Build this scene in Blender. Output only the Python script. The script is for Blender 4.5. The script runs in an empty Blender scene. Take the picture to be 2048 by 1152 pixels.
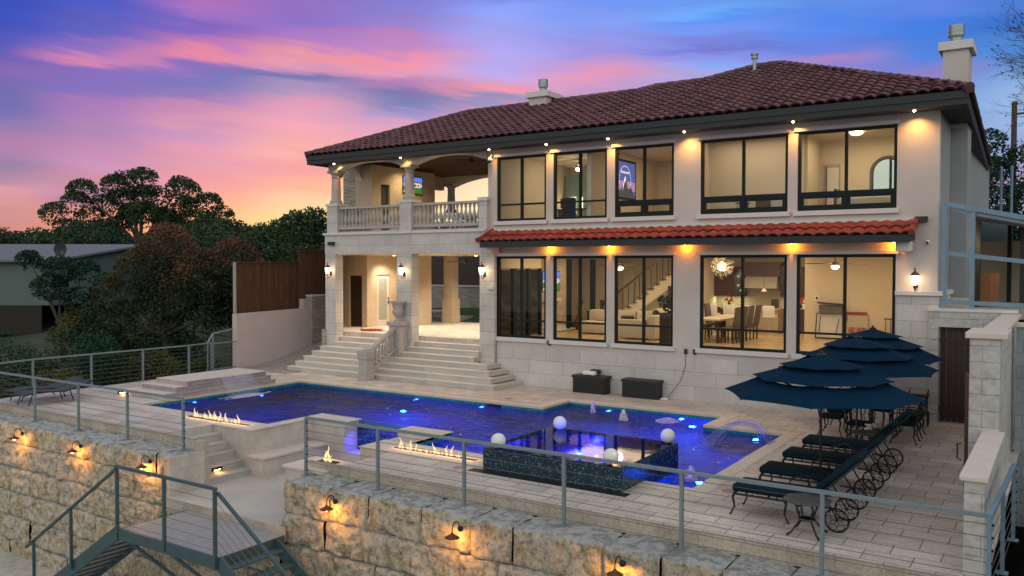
import bpy, bmesh, math, random
import numpy as np
from mathutils import Vector, Matrix
R = math.radians
random.seed(7); rng = np.random.default_rng(11)
scene = bpy.context.scene
col = scene.collection
# ------------------------------------------------------------------ camera
CAM = np.array([15.3693, -22.4152, 3.7808]); YAW, PITCH, ROLL, FOC = 0.58299, -0.026251, 0.001683, 1676.175
fw = np.array([-math.sin(YAW)*math.cos(PITCH), math.cos(YAW)*math.cos(PITCH), math.sin(PITCH)])
rt = np.array([math.cos(YAW), math.sin(YAW), 0.0]); up_ = np.cross(rt, fw)
cr = rt*math.cos(ROLL)+up_*math.sin(ROLL); cu = -rt*math.sin(ROLL)+up_*math.cos(ROLL)
cd = bpy.data.cameras.new('camera'); cam = bpy.data.objects.new('camera', cd); col.objects.link(cam)
cd.sensor_width = 36; cd.lens = 36*FOC/2048; cd.clip_start = 0.1; cd.clip_end = 3000
cam.matrix_world = Matrix(((cr[0], cu[0], -fw[0], CAM[0]), (cr[1], cu[1], -fw[1], CAM[1]), (cr[2], cu[2], -fw[2], CAM[2]), (0, 0, 0, 1)))
scene.camera = cam
scene.view_settings.view_transform = 'Standard'; scene.view_settings.look = 'None'
scene.view_settings.exposure = 0.0; scene.view_settings.gamma = 1.0
scene.cycles.use_denoising = True
scene.cycles.max_bounces = 7; scene.cycles.diffuse_bounces = 3; scene.cycles.glossy_bounces = 4
scene.cycles.transparent_max_bounces = 24; scene.cycles.sample_clamp_indirect = 6; scene.cycles.caustics_reflective = False; scene.cycles.caustics_refractive = False

def lin(c):
    return tuple((x/255/12.92 if x/255 <= .04045 else ((x/255+.055)/1.055)**2.4) for x in c[:3])
# ------------------------------------------------------------------ sky: dusk colours by compass direction and height
world = bpy.data.worlds.new("World"); scene.world = world; world.use_nodes = True
N = world.node_tree.nodes; L = world.node_tree.links; N.clear()
def wn(t, **k):
    n = N.new(t)
    for a, b in k.items(): setattr(n, a, b)
    return n
def wmath(op, a, b=None, c=None, clamp=False):
    n = wn('ShaderNodeMath', operation=op, use_clamp=clamp)
    for i, v in enumerate((a, b, c)):
        if v is None: continue
        if isinstance(v, (int, float)): n.inputs[i].default_value = v
        else: L.new(v, n.inputs[i])
    return n.outputs[0]
tc = wn('ShaderNodeTexCoord'); sp = wn('ShaderNodeSeparateXYZ'); L.new(tc.outputs['Generated'], sp.inputs[0])
X, Y, Z = sp.outputs
fh = (-math.sin(YAW), math.cos(YAW))
F_ = wmath('ADD', wmath('MULTIPLY', X, fh[0]), wmath('MULTIPLY', Y, fh[1]))
S_ = wmath('ADD', wmath('MULTIPLY', X, float(rt[0])), wmath('MULTIPLY', Y, float(rt[1])))
A_ = wmath('ARCTAN2', S_, F_)
H_ = wmath('SQRT', wmath('MAXIMUM', wmath('ADD', wmath('MULTIPLY', X, X), wmath('MULTIPLY', Y, Y)), 1e-5))
T_ = wmath('DIVIDE', Z, H_)
cmb = wn('ShaderNodeCombineXYZ'); L.new(wmath('MULTIPLY', A_, 2.6), cmb.inputs[0]); L.new(wmath('MULTIPLY', T_, 13.0), cmb.inputs[1])
nz = wn('ShaderNodeTexNoise'); nz.inputs['Scale'].default_value = 1.3; nz.inputs['Detail'].default_value = 5; nz.inputs['Roughness'].default_value = .55
L.new(cmb.outputs[0], nz.inputs['Vector'])
cmb2 = wn('ShaderNodeCombineXYZ'); L.new(wmath('MULTIPLY', A_, 5.0), cmb2.inputs[0]); L.new(wmath('ADD', wmath('MULTIPLY', T_, 42.0), wmath('MULTIPLY', A_, 6.0)), cmb2.inputs[1])
nz2 = wn('ShaderNodeTexNoise'); nz2.inputs['Scale'].default_value = 1.0; nz2.inputs['Detail'].default_value = 6; nz2.inputs['Roughness'].default_value = .6
L.new(cmb2.outputs[0], nz2.inputs['Vector'])
Tk = wmath('MULTIPLY', T_, 7.0, clamp=True)
Tw = wmath('ADD', T_, wmath('MULTIPLY', Tk, wmath('ADD', wmath('MULTIPLY', wmath('SUBTRACT', nz.outputs[0], .5), .05), wmath('MULTIPLY', wmath('SUBTRACT', nz2.outputs[0], .5), .045))))
Aw = wmath('ADD', A_, wmath('MULTIPLY', wmath('SUBTRACT', nz.outputs[0], .5), .10))
T0, T1 = -0.02, 0.42
Tn = wmath('DIVIDE', wmath('SUBTRACT', Tw, T0), T1-T0, clamp=True)
def AT(u, v):
    d = fw+cr*(u-1024)/FOC+cu*(576-v)/FOC
    return math.atan2(float(d@rt), float(d[0]*fh[0]+d[1]*fh[1])), float(d[2]/math.hypot(d[0], d[1]))
SKY = [
 (-60, [(-150, (45, 70, 170)), (150, (90, 90, 170)), (350, (170, 125, 160)), (520, (180, 135, 140))]),
 (0, [(-150, (38, 62, 175)), (0, (42, 74, 190)), (32, (43, 72, 186)), (80, (76, 80, 180)), (129, (126, 95, 175)), (172, (104, 100, 175)), (215, (102, 102, 175)), (252, (136, 115, 175)), (290, (168, 120, 170)), (333, (142, 124, 165)), (355, (168, 130, 165)), (376, (214, 150, 165)), (405, (205, 145, 155)), (425, (200, 140, 145)), (500, (190, 120, 110))]),
 (200, [(-150, (52, 66, 180)), (0, (66, 84, 195)), (64, (86, 90, 190)), (86, (135, 105, 190)), (105, (206, 126, 175)), (125, (126, 100, 185)), (177, (122, 105, 190)), (199, (160, 115, 182)), (258, (166, 126, 180)), (322, (192, 136, 180)), (365, (200, 138, 168)), (395, (150, 115, 160)), (425, (222, 145, 130)), (500, (215, 140, 105))]),
 (400, [(-150, (90, 80, 185)), (0, (165, 106, 186)), (27, (150, 105, 190)), (62, (118, 94, 190)), (88, (180, 110, 184)), (106, (225, 130, 162)), (130, (130, 105, 190)), (161, (105, 110, 185)), (190, (132, 115, 185)), (210, (190, 130, 180)), (236, (206, 145, 180)), (258, (192, 140, 188)), (285, (216, 145, 175)), (333, (216, 150, 175)), (365, (226, 150, 165)), (425, (244, 170, 140)), (500, (245, 185, 130))]),
 (600, [(-150, (100, 85, 190)), (0, (140, 105, 190)), (43, (130, 104, 196)), (84, (168, 116, 195)), (107, (228, 146, 164)), (128, (205, 142, 182)), (153, (94, 108, 175)), (183, (160, 140, 192)), (213, (216, 150, 185)), (250, (233, 160, 180)), (300, (235, 168, 170)), (335, (226, 150, 160)), (372, (238, 170, 150)), (408, (236, 203, 168)), (440, (230, 214, 148)), (500, (235, 210, 150))]),
 (800, [(-150, (105, 100, 200)), (0, (125, 120, 206)), (30, (130, 125, 210)), (51, (150, 125, 205)), (64, (180, 125, 192)), (95, (186, 130, 194)), (118, (236, 140, 165)), (146, (222, 150, 184)), (168, (170, 122, 180)), (190, (112, 108, 175)), (210, (102, 120, 180)), (229, (152, 140, 200)), (250, (208, 155, 192)), (290, (225, 160, 180)), (350, (240, 175, 170)), (400, (246, 205, 165)), (440, (250, 232, 180)), (500, (250, 232, 180))]),
 (1000, [(-150, (90, 110, 215)), (0, (120, 140, 236)), (18, (135, 160, 250)), (44, (150, 160, 240)), (76, (165, 160, 240)), (130, (176, 165, 238)), (158, (200, 160, 214)), (182, (238, 150, 172)), (203, (144, 140, 190)), (217, (190, 145, 186)), (270, (225, 165, 185)), (350, (250, 222, 185)), (420, (252, 240, 200)), (500, (250, 235, 190))]),
 (1180, [(-150, (80, 110, 215)), (0, (108, 145, 238)), (50, (130, 155, 242)), (105, (150, 145, 228)), (150, (224, 150, 186)), (185, (190, 150, 200)), (230, (160, 145, 205)), (350, (228, 200, 195)), (500, (235, 210, 190))]),
 (1420, [(-150, (70, 115, 215)), (0, (100, 152, 240)), (29, (106, 168, 250)), (45, (86, 146, 244)), (66, (115, 150, 244)), (82, (118, 135, 225)), (96, (112, 116, 205)), (110, (130, 144, 230)), (140, (132, 165, 244)), (155, (160, 164, 226)), (350, (185, 185, 205)), (500, (215, 190, 190))]),
 (1670, [(-150, (60, 110, 210)), (0, (94, 140, 232)), (50, (80, 134, 234)), (92, (100, 126, 220)), (118, (166, 130, 196)), (145, (126, 130, 212)), (180, (120, 145, 220)), (350, (160, 170, 208)), (500, (190, 180, 195))]),
 (1860, [(-150, (50, 100, 200)), (0, (90, 128, 222)), (40, (62, 122, 224)), (100, (74, 128, 222)), (142, (140, 124, 192)), (180, (110, 145, 215)), (300, (140, 165, 215)), (500, (180, 175, 198))]),
 (2048, [(-150, (45, 90, 190)), (0, (72, 122, 208)), (30, (52, 110, 202)), (100, (80, 138, 215)), (195, (148, 182, 228)), (300, (150, 172, 216)), (345, (178, 158, 196)), (400, (155, 160, 200)), (500, (165, 165, 195))]),
]
def ramp(stops):
    n = wn('ShaderNodeValToRGB'); cr_ = n.color_ramp; cr_.interpolation = 'EASE'
    stops = sorted(stops)
    while len(cr_.elements) < len(stops): cr_.elements.new(.5)
    for e, (p, c) in zip(cr_.elements, stops): e.position = max(0, min(1, p)); e.color = (*c, 1)
    L.new(Tn, n.inputs[0]); return n.outputs[0]
cols = []
for u, st in SKY:
    uu = 0 if u == -60 else u
    a = AT(uu, 300)[0]
    if u == -60: a = -1.1
    cols.append((a, ramp([((AT(uu, v)[1]-T0)/(T1-T0), lin(c)) for v, c in st])))
REAR = (1.42, 1.42, 1.36); REARLOW = (.95, .92, .86)
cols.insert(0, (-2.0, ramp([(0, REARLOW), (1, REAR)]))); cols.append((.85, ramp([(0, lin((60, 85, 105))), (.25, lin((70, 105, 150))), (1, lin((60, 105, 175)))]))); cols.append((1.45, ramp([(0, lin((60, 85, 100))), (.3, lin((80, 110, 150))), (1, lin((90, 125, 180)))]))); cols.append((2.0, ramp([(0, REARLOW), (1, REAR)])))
cur = cols[0][1]
for (a0, _), (a1, c1) in zip(cols, cols[1:]):
    mr = wn('ShaderNodeMapRange', interpolation_type='SMOOTHSTEP'); L.new(Aw, mr.inputs[0]); mr.inputs[1].default_value = a0; mr.inputs[2].default_value = a1
    mx = wn('ShaderNodeMix', data_type='RGBA'); L.new(mr.outputs[0], mx.inputs[0]); L.new(cur, mx.inputs[6]); L.new(c1, mx.inputs[7]); cur = mx.outputs[2]
# overhead the colours fade into a pale blue-grey dusk dome
zr = wn('ShaderNodeMapRange', interpolation_type='SMOOTHSTEP'); L.new(Z, zr.inputs[0]); zr.inputs[1].default_value = .34; zr.inputs[2].default_value = .75
mx = wn('ShaderNodeMix', data_type='RGBA'); L.new(zr.outputs[0], mx.inputs[0]); L.new(cur, mx.inputs[6]); mx.inputs[7].default_value = (.60, .65, .70, 1); cur = mx.outputs[2]
bg = wn('ShaderNodeBackground'); L.new(cur, bg.inputs[0]); L.new(wmath('ADD', wmath('MULTIPLY', nz2.outputs[0], .36), .82), bg.inputs[1])
st_ = wn('ShaderNodeTexSky', sky_type='NISHITA'); st_.sun_disc = False; st_.sun_elevation = R(1.5); st_.sun_rotation = YAW*-1+R(-12)
bg2 = wn('ShaderNodeBackground'); L.new(st_.outputs[0], bg2.inputs[0]); bg2.inputs[1].default_value = .01
ad = wn('ShaderNodeAddShader'); L.new(bg.outputs[0], ad.inputs[0]); L.new(bg2.outputs[0], ad.inputs[1])
wo = wn('ShaderNodeOutputWorld'); L.new(ad.outputs[0], wo.inputs[0])
sl = bpy.data.lights.new('sun', 'SUN'); sl.energy = .25; sl.angle = R(12); sl.color = (1, .72, .55)
so = bpy.data.objects.new('sun', sl); col.objects.link(so)
# low afterglow from beyond the big tree
sd = Vector((fh[0]*math.cos(-.25)+rt[0]*math.sin(-.25), fh[1]*math.cos(-.25)+rt[1]*math.sin(-.25), .09)).normalized()
so.rotation_euler = sd.to_track_quat('Z', 'Y').to_euler()

# ------------------------------------------------------------------ things, tags, mesh builder
def tag(o, label=None, cat=None, group=None, kind=None):
    if label: o['label'] = label
    if cat: o['category'] = cat
    if group: o['group'] = group
    if kind: o['kind'] = kind
    return o
def thing(name, label, cat, loc=(0, 0, 0), rz=0.0, group=None):
    o = bpy.data.objects.new(name, None); col.objects.link(o); o.location = loc; o.rotation_euler = (0, 0, rz); o.empty_display_size = .2
    return tag(o, label, cat, group)
def off(p):
    v = Vector((0, 0, 0))
    while p is not None: v += p.location; p = p.parent
    return v
def copy_tree(o, parent=None):
    c = o.copy(); col.objects.link(c); c.parent = parent
    for ch in [x for x in KIDS.get(o.name, [])]:
        k = copy_tree(ch, c); KIDS.setdefault(c.name, []).append(k)
    return c
KIDS = {}
def setp(o, parent):
    if parent is not None:
        o.parent = parent; KIDS.setdefault(parent.name, []).append(o)
class MB:
    def __init__(s): s.v = []; s.f = []
    def add(s, vs, fs):
        b = len(s.v); s.v += [tuple(map(float, p)) for p in vs]; s.f += [tuple(i+b for i in f) for f in fs]; return s
    def box(s, x0, x1, y0, y1, z0, z1):
        return s.add([(x0, y0, z0), (x1, y0, z0), (x1, y1, z0), (x0, y1, z0), (x0, y0, z1), (x1, y0, z1), (x1, y1, z1), (x0, y1, z1)],
                     [(3, 2, 1, 0), (4, 5, 6, 7), (0, 1, 5, 4), (1, 2, 6, 5), (2, 3, 7, 6), (3, 0, 4, 7)])
    def cbox(s, c, sx, sy, sz, rz=0, rx=0, ry=0, bev=0):
        M = Matrix.Translation(c) @ Matrix.Rotation(rz, 4, 'Z') @ Matrix.Rotation(ry, 4, 'Y') @ Matrix.Rotation(rx, 4, 'X')
        if bev <= 0:
            q = [(a*sx/2, b*sy/2, d*sz/2) for d in (-1, 1) for a, b in ((-1, -1), (1, -1), (1, 1), (-1, 1))]
            return s.add([M @ Vector(p) for p in q], [(3, 2, 1, 0), (4, 5, 6, 7), (0, 1, 5, 4), (1, 2, 6, 5), (2, 3, 7, 6), (3, 0, 4, 7)])
        bm = bmesh.new(); bmesh.ops.create_cube(bm, size=1); bmesh.ops.scale(bm, vec=(sx, sy, sz), verts=bm.verts)
        bmesh.ops.bevel(bm, geom=bm.edges[:], offset=bev, segments=2, affect='EDGES', profile=.6)
        bm.transform(M); return s.bm(bm)
    def bm(s, bm):
        bm.verts.index_update(); s.add([v.co for v in bm.verts], [[v.index for v in f.verts] for f in bm.faces]); bm.free(); return s
    def poly(s, pts, z0, z1):   # prism from a counter-clockwise outline
        n = len(pts)
        return s.add([(*p, z0) for p in pts]+[(*p, z1) for p in pts], [tuple(range(n-1, -1, -1)), tuple(range(n, 2*n))]+[(i, (i+1) % n, (i+1) % n+n, i+n) for i in range(n)])
    def tube(s, pts, r, n=8, close=True):
        pts = [Vector(p) for p in pts]; rs = r if isinstance(r, (list, tuple)) else [r]*len(pts)
        prev = None; rings = []
        for i, p in enumerate(pts):
            d = (pts[min(i+1, len(pts)-1)]-pts[max(i-1, 0)]).normalized()
            if prev is None:
                a = Vector((0, 0, 1)) if abs(d.z) < .9 else Vector((1, 0, 0)); a = (a-d*a.dot(d)).normalized()
            else: a = (prev-d*prev.dot(d)).normalized()
            prev = a; b = d.cross(a)
            rings.append([p+(a*math.cos(2*math.pi*k/n)+b*math.sin(2*math.pi*k/n))*rs[i] for k in range(n)])
        fs = []
        for i in range(len(pts)-1):
            for k in range(n): fs.append((i*n+k, i*n+(k+1) % n, (i+1)*n+(k+1) % n, (i+1)*n+k))
        if close: fs += [tuple(range(n-1, -1, -1)), tuple((len(pts)-1)*n+k for k in range(n))]
        return s.add([q for r_ in rings for q in r_], fs)
    def bar(s, a, b, w, h=None):   # square bar between two points
        a, b = Vector(a), Vector(b); h = h or w; d = (b-a); l = d.length; d.normalize()
        u = Vector((0, 0, 1)) if abs(d.z) < .95 else Vector((0, 1, 0)); x = d.cross(u).normalized(); y = x.cross(d).normalized()
        q = [p+x*sx*w/2+y*sy*h/2 for p in (a, b) for sx, sy in ((-1, -1), (1, -1), (1, 1), (-1, 1))]
        return s.add(q, [(3, 2, 1, 0), (4, 5, 6, 7), (0, 1, 5, 4), (1, 2, 6, 5), (2, 3, 7, 6), (3, 0, 4, 7)])
    def lathe(s, prof, c=(0, 0, 0), n=20, sq=False):
        vs = []; fs = []; m = len(prof)
        for r, z in prof:
            for k in range(n):
                a = 2*math.pi*(k+.5)/n; vs.append((c[0]+r*math.cos(a), c[1]+r*math.sin(a), c[2]+z))
        for i in range(m-1):
            for k in range(n): fs.append((i*n+k, i*n+(k+1) % n, (i+1)*n+(k+1) % n, (i+1)*n+k))
        fs += [tuple(range(n-1, -1, -1)), tuple((m-1)*n+k for k in range(n))]
        return s.add(vs, fs)
    def sphere(s, c, r, n=16, sz=1):
        m = n//2; return s.lathe([(max(1e-3, r*math.sin(math.pi*i/m)), -r*sz*math.cos(math.pi*i/m)) for i in range(m+1)], c, n)
    def grid(s, P):   # P: array [i][j] of points
        P = np.asarray(P, float); a, b = P.shape[:2]
        return s.add(P.reshape(-1, 3), [(i*b+j, i*b+j+1, (i+1)*b+j+1, (i+1)*b+j) for i in range(a-1) for j in range(b-1)])
    def build(s, name, m, parent=None, smooth=False, bevel=0, angle=35):
        me = bpy.data.meshes.new(name); o_ = off(parent)
        v = np.array(s.v, float).reshape(-1, 3) - np.array(o_)
        me.from_pydata(v.tolist(), [], s.f); me.materials.append(m)
        if smooth:
            me.polygons.foreach_set('use_smooth', [True]*len(me.polygons))
            try: me.set_sharp_from_angle(angle=R(angle))
            except Exception: pass
        me.update()
        o = bpy.data.objects.new(name, me); col.objects.link(o); setp(o, parent)
        if bevel:
            md = o.modifiers.new('edge', 'BEVEL'); md.width = bevel; md.segments = 2; md.limit_method = 'ANGLE'; md.angle_limit = R(40)
        return o
def fast_mesh(name, v, faces4, m, parent=None, smooth=False):   # many quads from arrays
    me = bpy.data.meshes.new(name); v = np.asarray(v, np.float32)-np.array(off(parent), np.float32); f = np.asarray(faces4, np.int32)
    me.vertices.add(len(v)); me.vertices.foreach_set('co', v.ravel()); me.loops.add(f.size); me.loops.foreach_set('vertex_index', f.ravel())
    me.polygons.add(len(f)); me.polygons.foreach_set('loop_start', np.arange(0, f.size, f.shape[1], dtype=np.int32)); me.polygons.foreach_set('loop_total', np.full(len(f), f.shape[1], np.int32))
    if smooth: me.polygons.foreach_set('use_smooth', np.ones(len(f), bool))
    me.update(calc_edges=True); me.materials.append(m); o = bpy.data.objects.new(name, me); col.objects.link(o); setp(o, parent); return o
def panel(mb, a0, a1, z0, z1, t0, t1, holes, axis='x'):
    """upright wall a0..a1 by z0..z1, thickness t0..t1, with rectangular holes (a0,a1,z0,z1)"""
    As = sorted({a0, a1, *[h[0] for h in holes], *[h[1] for h in holes]}); Zs = sorted({z0, z1, *[h[2] for h in holes], *[h[3] for h in holes]})
    As = [a for a in As if a0 <= a <= a1]; Zs = [z for z in Zs if z0 <= z <= z1]
    def solid(i, j):
        if i < 0 or j < 0 or i >= len(As)-1 or j >= len(Zs)-1: return False
        a = (As[i]+As[i+1])/2; z = (Zs[j]+Zs[j+1])/2
        return not any(h[0] < a < h[1] and h[2] < z < h[3] for h in holes)
    P = (lambda a, t, z: (a, t, z)) if axis == 'x' else (lambda a, t, z: (t, a, z))
    def q(*p): mb.add([P(*k) for k in (p if axis == 'x' else p[::-1])], [(0, 1, 2, 3)])
    for i in range(len(As)-1):
        for j in range(len(Zs)-1):
            if not solid(i, j): continue
            A0, A1, Z0, Z1 = As[i], As[i+1], Zs[j], Zs[j+1]
            q((A0, t0, Z0), (A1, t0, Z0), (A1, t0, Z1), (A0, t0, Z1)); q((A1, t1, Z0), (A0, t1, Z0), (A0, t1, Z1), (A1, t1, Z1))
            if not solid(i-1, j): q((A0, t1, Z0), (A0, t0, Z0), (A0, t0, Z1), (A0, t1, Z1))
            if not solid(i+1, j): q((A1, t0, Z0), (A1, t1, Z0), (A1, t1, Z1), (A1, t0, Z1))
            if not solid(i, j-1): q((A0, t1, Z0), (A1, t1, Z0), (A1, t0, Z0), (A0, t0, Z0))
            if not solid(i, j+1): q((A0, t0, Z1), (A1, t0, Z1), (A1, t1, Z1), (A0, t1, Z1))
    return mb
def hash3(i, j, k, s=0):
    n = (i.astype(np.int64)*374761393+j.astype(np.int64)*668265263+k.astype(np.int64)*2147483647+s*1274126177) & 0xffffffff
    n = ((n ^ (n >> 13))*1274126177) & 0xffffffff; n = n ^ (n >> 16); return (n & 0xffff)/65535.
def vnoise(P, sc=1.0, octv=3, seed=0):
    P = np.asarray(P, float)*sc; out = 0; amp = 1; tot = 0
    for o in range(octv):
        I = np.floor(P).astype(np.int64); f = P-I; f = f*f*(3-2*f); r = 0
        for a in (0, 1):
            for b in (0, 1):
                for c in (0, 1):
                    w = (f[..., 0] if a else 1-f[..., 0])*(f[..., 1] if b else 1-f[..., 1])*(f[..., 2] if c else 1-f[..., 2])
                    r = r+w*hash3(I[..., 0]+a, I[..., 1]+b, I[..., 2]+c, seed+o)
        out = out+amp*r; tot += amp; amp *= .5; P = P*2.03
    return out/tot
# ------------------------------------------------------------------ materials
class Mt:
    def __init__(s, name):
        s.m = bpy.data.materials.new(name); s.m.use_nodes = True; s.t = s.m.node_tree; s.N = s.t.nodes; s.L = s.t.links
        s.b = s.N['Principled BSDF']; s.out = s.N['Material Output']; s.tc = s.N.new('ShaderNodeTexCoord')
        s.pos = s.N.new('ShaderNodeNewGeometry').outputs['Position']
    def n(s, t, ins=None, **k):
        n = s.N.new(t)
        for a, b in k.items(): setattr(n, a, b)
        for i, v in (ins or {}).items(): s.set(n.inputs[i], v)
        return n
    def set(s, inp, v):
        if hasattr(v, 'is_linked') or hasattr(v, 'links'): s.L.new(v, inp)
        else: inp.default_value = v
    def rgb(s, c): return (*c, 1)
    def math(s, op, a, b=0.0, clamp=False): return s.n('ShaderNodeMath', {0: a, 1: b}, operation=op, use_clamp=clamp).outputs[0]
    def noise(s, scale, detail=4, rough=.55, vec=None, dist=0):
        n = s.n('ShaderNodeTexNoise', {'Scale': scale, 'Detail': detail, 'Roughness': rough, 'Distortion': dist}); s.L.new(vec or s.tc.outputs['Object'], n.inputs['Vector']); return n.outputs[0]
    def ramp(s, f, stops):
        n = s.n('ShaderNodeValToRGB'); r = n.color_ramp
        while len(r.elements) < len(stops): r.elements.new(.5)
        for e, (p, c) in zip(r.elements, stops): e.position = p; e.color = (*c, 1) if len(c) == 3 else c
        s.L.new(f, n.inputs[0]); return n.outputs[0]
    def mix(s, f, a, b, blend='MIX'):
        n = s.n('ShaderNodeMix', data_type='RGBA', blend_type=blend); s.set(n.inputs[0], f)
        for i, v in ((6, a), (7, b)): s.set(n.inputs[i], v if not isinstance(v, tuple) or len(v) == 4 else (*v, 1))
        return n.outputs[2]
    def bump(s, h, st=.3, dist=.02):
        b = s.n('ShaderNodeBump', {'Strength': st, 'Distance': dist}); s.L.new(h, b.inputs['Height'])
        s.L.new(b.outputs[0], s.b.inputs['Normal']); return b.outputs[0]
    def base(s, c): s.set(s.b.inputs['Base Color'], c if not isinstance(c, tuple) or len(c) == 4 else (*c, 1)); return s
    def rough(s, r): s.set(s.b.inputs['Roughness'], r); return s
def simple(name, c, rough=.6, metal=0, var=.25, scale=6, bump=.15, bdist=.01, bscale=40, spec=None):
    m = Mt(name); n = m.noise(scale, 4)
    m.base(m.mix(m.math('MULTIPLY', n, 1.0), tuple(x*(1-var) for x in c), tuple(min(1, x*(1+var)) for x in c)))
    m.rough(rough); m.b.inputs['Metallic'].default_value = metal
    if spec is not None: m.b.inputs['Specular IOR Level'].default_value = spec
    if bump: m.bump(m.noise(bscale, 4, .6), bump, bdist)
    return m.m
def emit(name, c, s, base=(.8, .8, .8)):
    m = Mt(name); m.base(base); m.b.inputs['Emission Color'].default_value = (*c, 1); m.b.inputs['Emission Strength'].default_value = s; return m.m
def wallvec(m, horiz=False):
    s = m.n('ShaderNodeSeparateXYZ', {0: m.pos}); 
    c = m.n('ShaderNodeCombineXYZ')
    if horiz: m.L.new(s.outputs[0], c.inputs[0]); m.L.new(s.outputs[1], c.inputs[1])
    else: m.L.new(m.math('ADD', s.outputs[0], s.outputs[1]), c.inputs[0]); m.L.new(s.outputs[2], c.inputs[1])
    return c.outputs[0]
def masonry(name, c1, c2, cm, w, h, mortar=.006, off_=.5, horiz=False, bump=.25, bd=.01, rough=.75, pit=.12, stain=.25, jitter=0, bs=18, squash=1.0, freq=2):
    m = Mt(name); v = wallvec(m, horiz)
    if jitter:
        nn = m.n('ShaderNodeTexNoise', {'Scale': 2.0, 'Detail': 2}); m.L.new(m.pos, nn.inputs[0])
        v2 = m.n('ShaderNodeVectorMath', operation='MULTIPLY_ADD'); m.L.new(nn.outputs[1], v2.inputs[0]); v2.inputs[1].default_value = (jitter,)*3; m.L.new(v, v2.inputs[2]); v = v2.outputs[0]
    b = m.n('ShaderNodeTexBrick', {'Color1': (*c1, 1), 'Color2': (*c2, 1), 'Mortar': (*cm, 1), 'Scale': 1.0, 'Mortar Size': mortar, 'Mortar Smooth': .2, 'Brick Width': w, 'Row Height': h}, offset=off_, squash=squash, squash_frequency=freq)
    m.L.new(v, b.inputs[0]); b.inputs['Bias'].default_value = 0.0
    n1 = m.noise(1.1, 5, .65, m.pos); n2 = m.noise(bs, 5, .6, m.pos)
    c = m.mix(stain, b.outputs[0], m.ramp(n1, [(.3, (.45, .45, .45)), (.7, (1.25, 1.22, 1.18))]), 'MULTIPLY')
    c = m.mix(pit, c, m.ramp(n2, [(.35, (.3, .3, .3)), (.55, (1.1, 1.1, 1.1))]), 'MULTIPLY')
    m.base(c).rough(rough)
    hgt = m.math('SUBTRACT', m.math('MULTIPLY', n2, .5), m.math('MULTIPLY', b.outputs[1], 1.0)); m.bump(hgt, bump, bd); return m.m
M = {}
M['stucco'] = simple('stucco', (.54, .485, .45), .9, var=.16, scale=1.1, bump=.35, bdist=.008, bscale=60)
M['stucco_shaded'] = simple('stucco_in_shade', (.30, .31, .31), .9, var=.10, scale=1.5, bump=.35, bdist=.008, bscale=60)  # same stucco in a darker, cooler colour: the side's shade is painted in
M['ivory'] = simple('ivory_plaster', (.62, .53, .40), .85, var=.05, scale=1.0, bump=.1, bdist=.004)
M['trim'] = simple('cast_stone_trim', (.62, .59, .57), .7, var=.08, scale=3, bump=.15, bdist=.004)
M['limestone'] = masonry('limestone_panels', (.60, .565, .53), (.52, .49, .46), (.26, .245, .23), 1.22, .41, .006, bump=.3, bd=.006, pit=.15, stain=.3)
M['beige_panels'] = masonry('beige_limestone_panels', (.60, .49, .35), (.56, .45, .32), (.40, .32, .22), 1.0, .41, .004, bump=.2, bd=.006, pit=.12)
M['ledge'] = masonry('ledge_stone', (.62, .56, .48), (.42, .37, .31), (.10, .09, .08), .30, .055, .006, bump=1.0, bd=.03, jitter=.02, pit=.3)
M['splitface'] = masonry('split_face_block', (.56, .54, .51), (.48, .46, .43), (.34, .33, .31), .62, .255, .005, bump=.9, bd=.05, pit=.3, bs=9)
M['travertine'] = masonry('travertine_paving', (.70, .60, .52), (.55, .47, .41), (.16, .125, .10), .60, .405, .008, horiz=True, bump=.25, bd=.006, pit=.28, stain=.4, rough=.6)
M['coping'] = simple('travertine_coping', (.64, .54, .46), .6, var=.15, scale=4, bump=.2, bdist=.004, bscale=30)
M['step'] = masonry('limestone_steps', (.56, .52, .47), (.48, .45, .41), (.3, .28, .25), 1.3, .5, .003, bump=.25, bd=.006, pit=.1, stain=.3)
M['deckfascia'] = masonry('travertine_edge_blocks', (.52, .45, .36), (.42, .36, .29), (.3, .26, .2), .62, .6, .004, bump=.3, bd=.008, pit=.35, stain=.4)
M['cladding'] = masonry('smooth_travertine_cladding', (.58, .53, .47), (.52, .47, .42), (.40, .36, .32), .9, .45, .004, bump=.2, bd=.006, pit=.12, stain=.55)
M['precast'] = simple('precast_stone', (.40, .37, .355), .75, var=.2, scale=9, bump=.3, bdist=.006, bscale=30)
M['paver2'] = masonry('cobble_ramp_paving', (.40, .35, .33), (.32, .28, .27), (.15, .13, .12), .22, .11, .008, horiz=True, bump=.4, bd=.01, pit=.3)
M['darkmetal'] = simple('black_cast_metal', (.018, .022, .024), .45, .5, var=.3, bump=.1)
M['frame'] = simple('dark_green_window_metal', (.006, .013, .013), .6, 0, var=.1, bump=0, spec=.2)
M['fascia'] = simple('dark_grey_fascia', (.022, .025, .025), .7, var=.15, scale=4, bump=.1)
M['rail'] = simple('galvanised_rail', (.20, .25, .27), .5, .35, var=.2, scale=5, bump=.1, bdist=.003)
M['railblue'] = simple('blue_grey_painted_steel', (.16, .25, .32), .5, .2, var=.2, scale=5, bump=.1, bdist=.003)
M['cable'] = simple('steel_cable', (.18, .17, .15), .4, .7, var=.1, bump=0)
M['wood'] = None
m = Mt('stained_fence_wood'); w = m.n('ShaderNodeTexWave', {'Scale': 1.2, 'Distortion': 6.0, 'Detail': 3.0, 'Detail Scale': 2.0}); mp = m.n('ShaderNodeMapping', {'Scale': (8, 8, .5)}); m.L.new(m.pos, mp.inputs[0]); m.L.new(mp.outputs[0], w.inputs[0])
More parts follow.
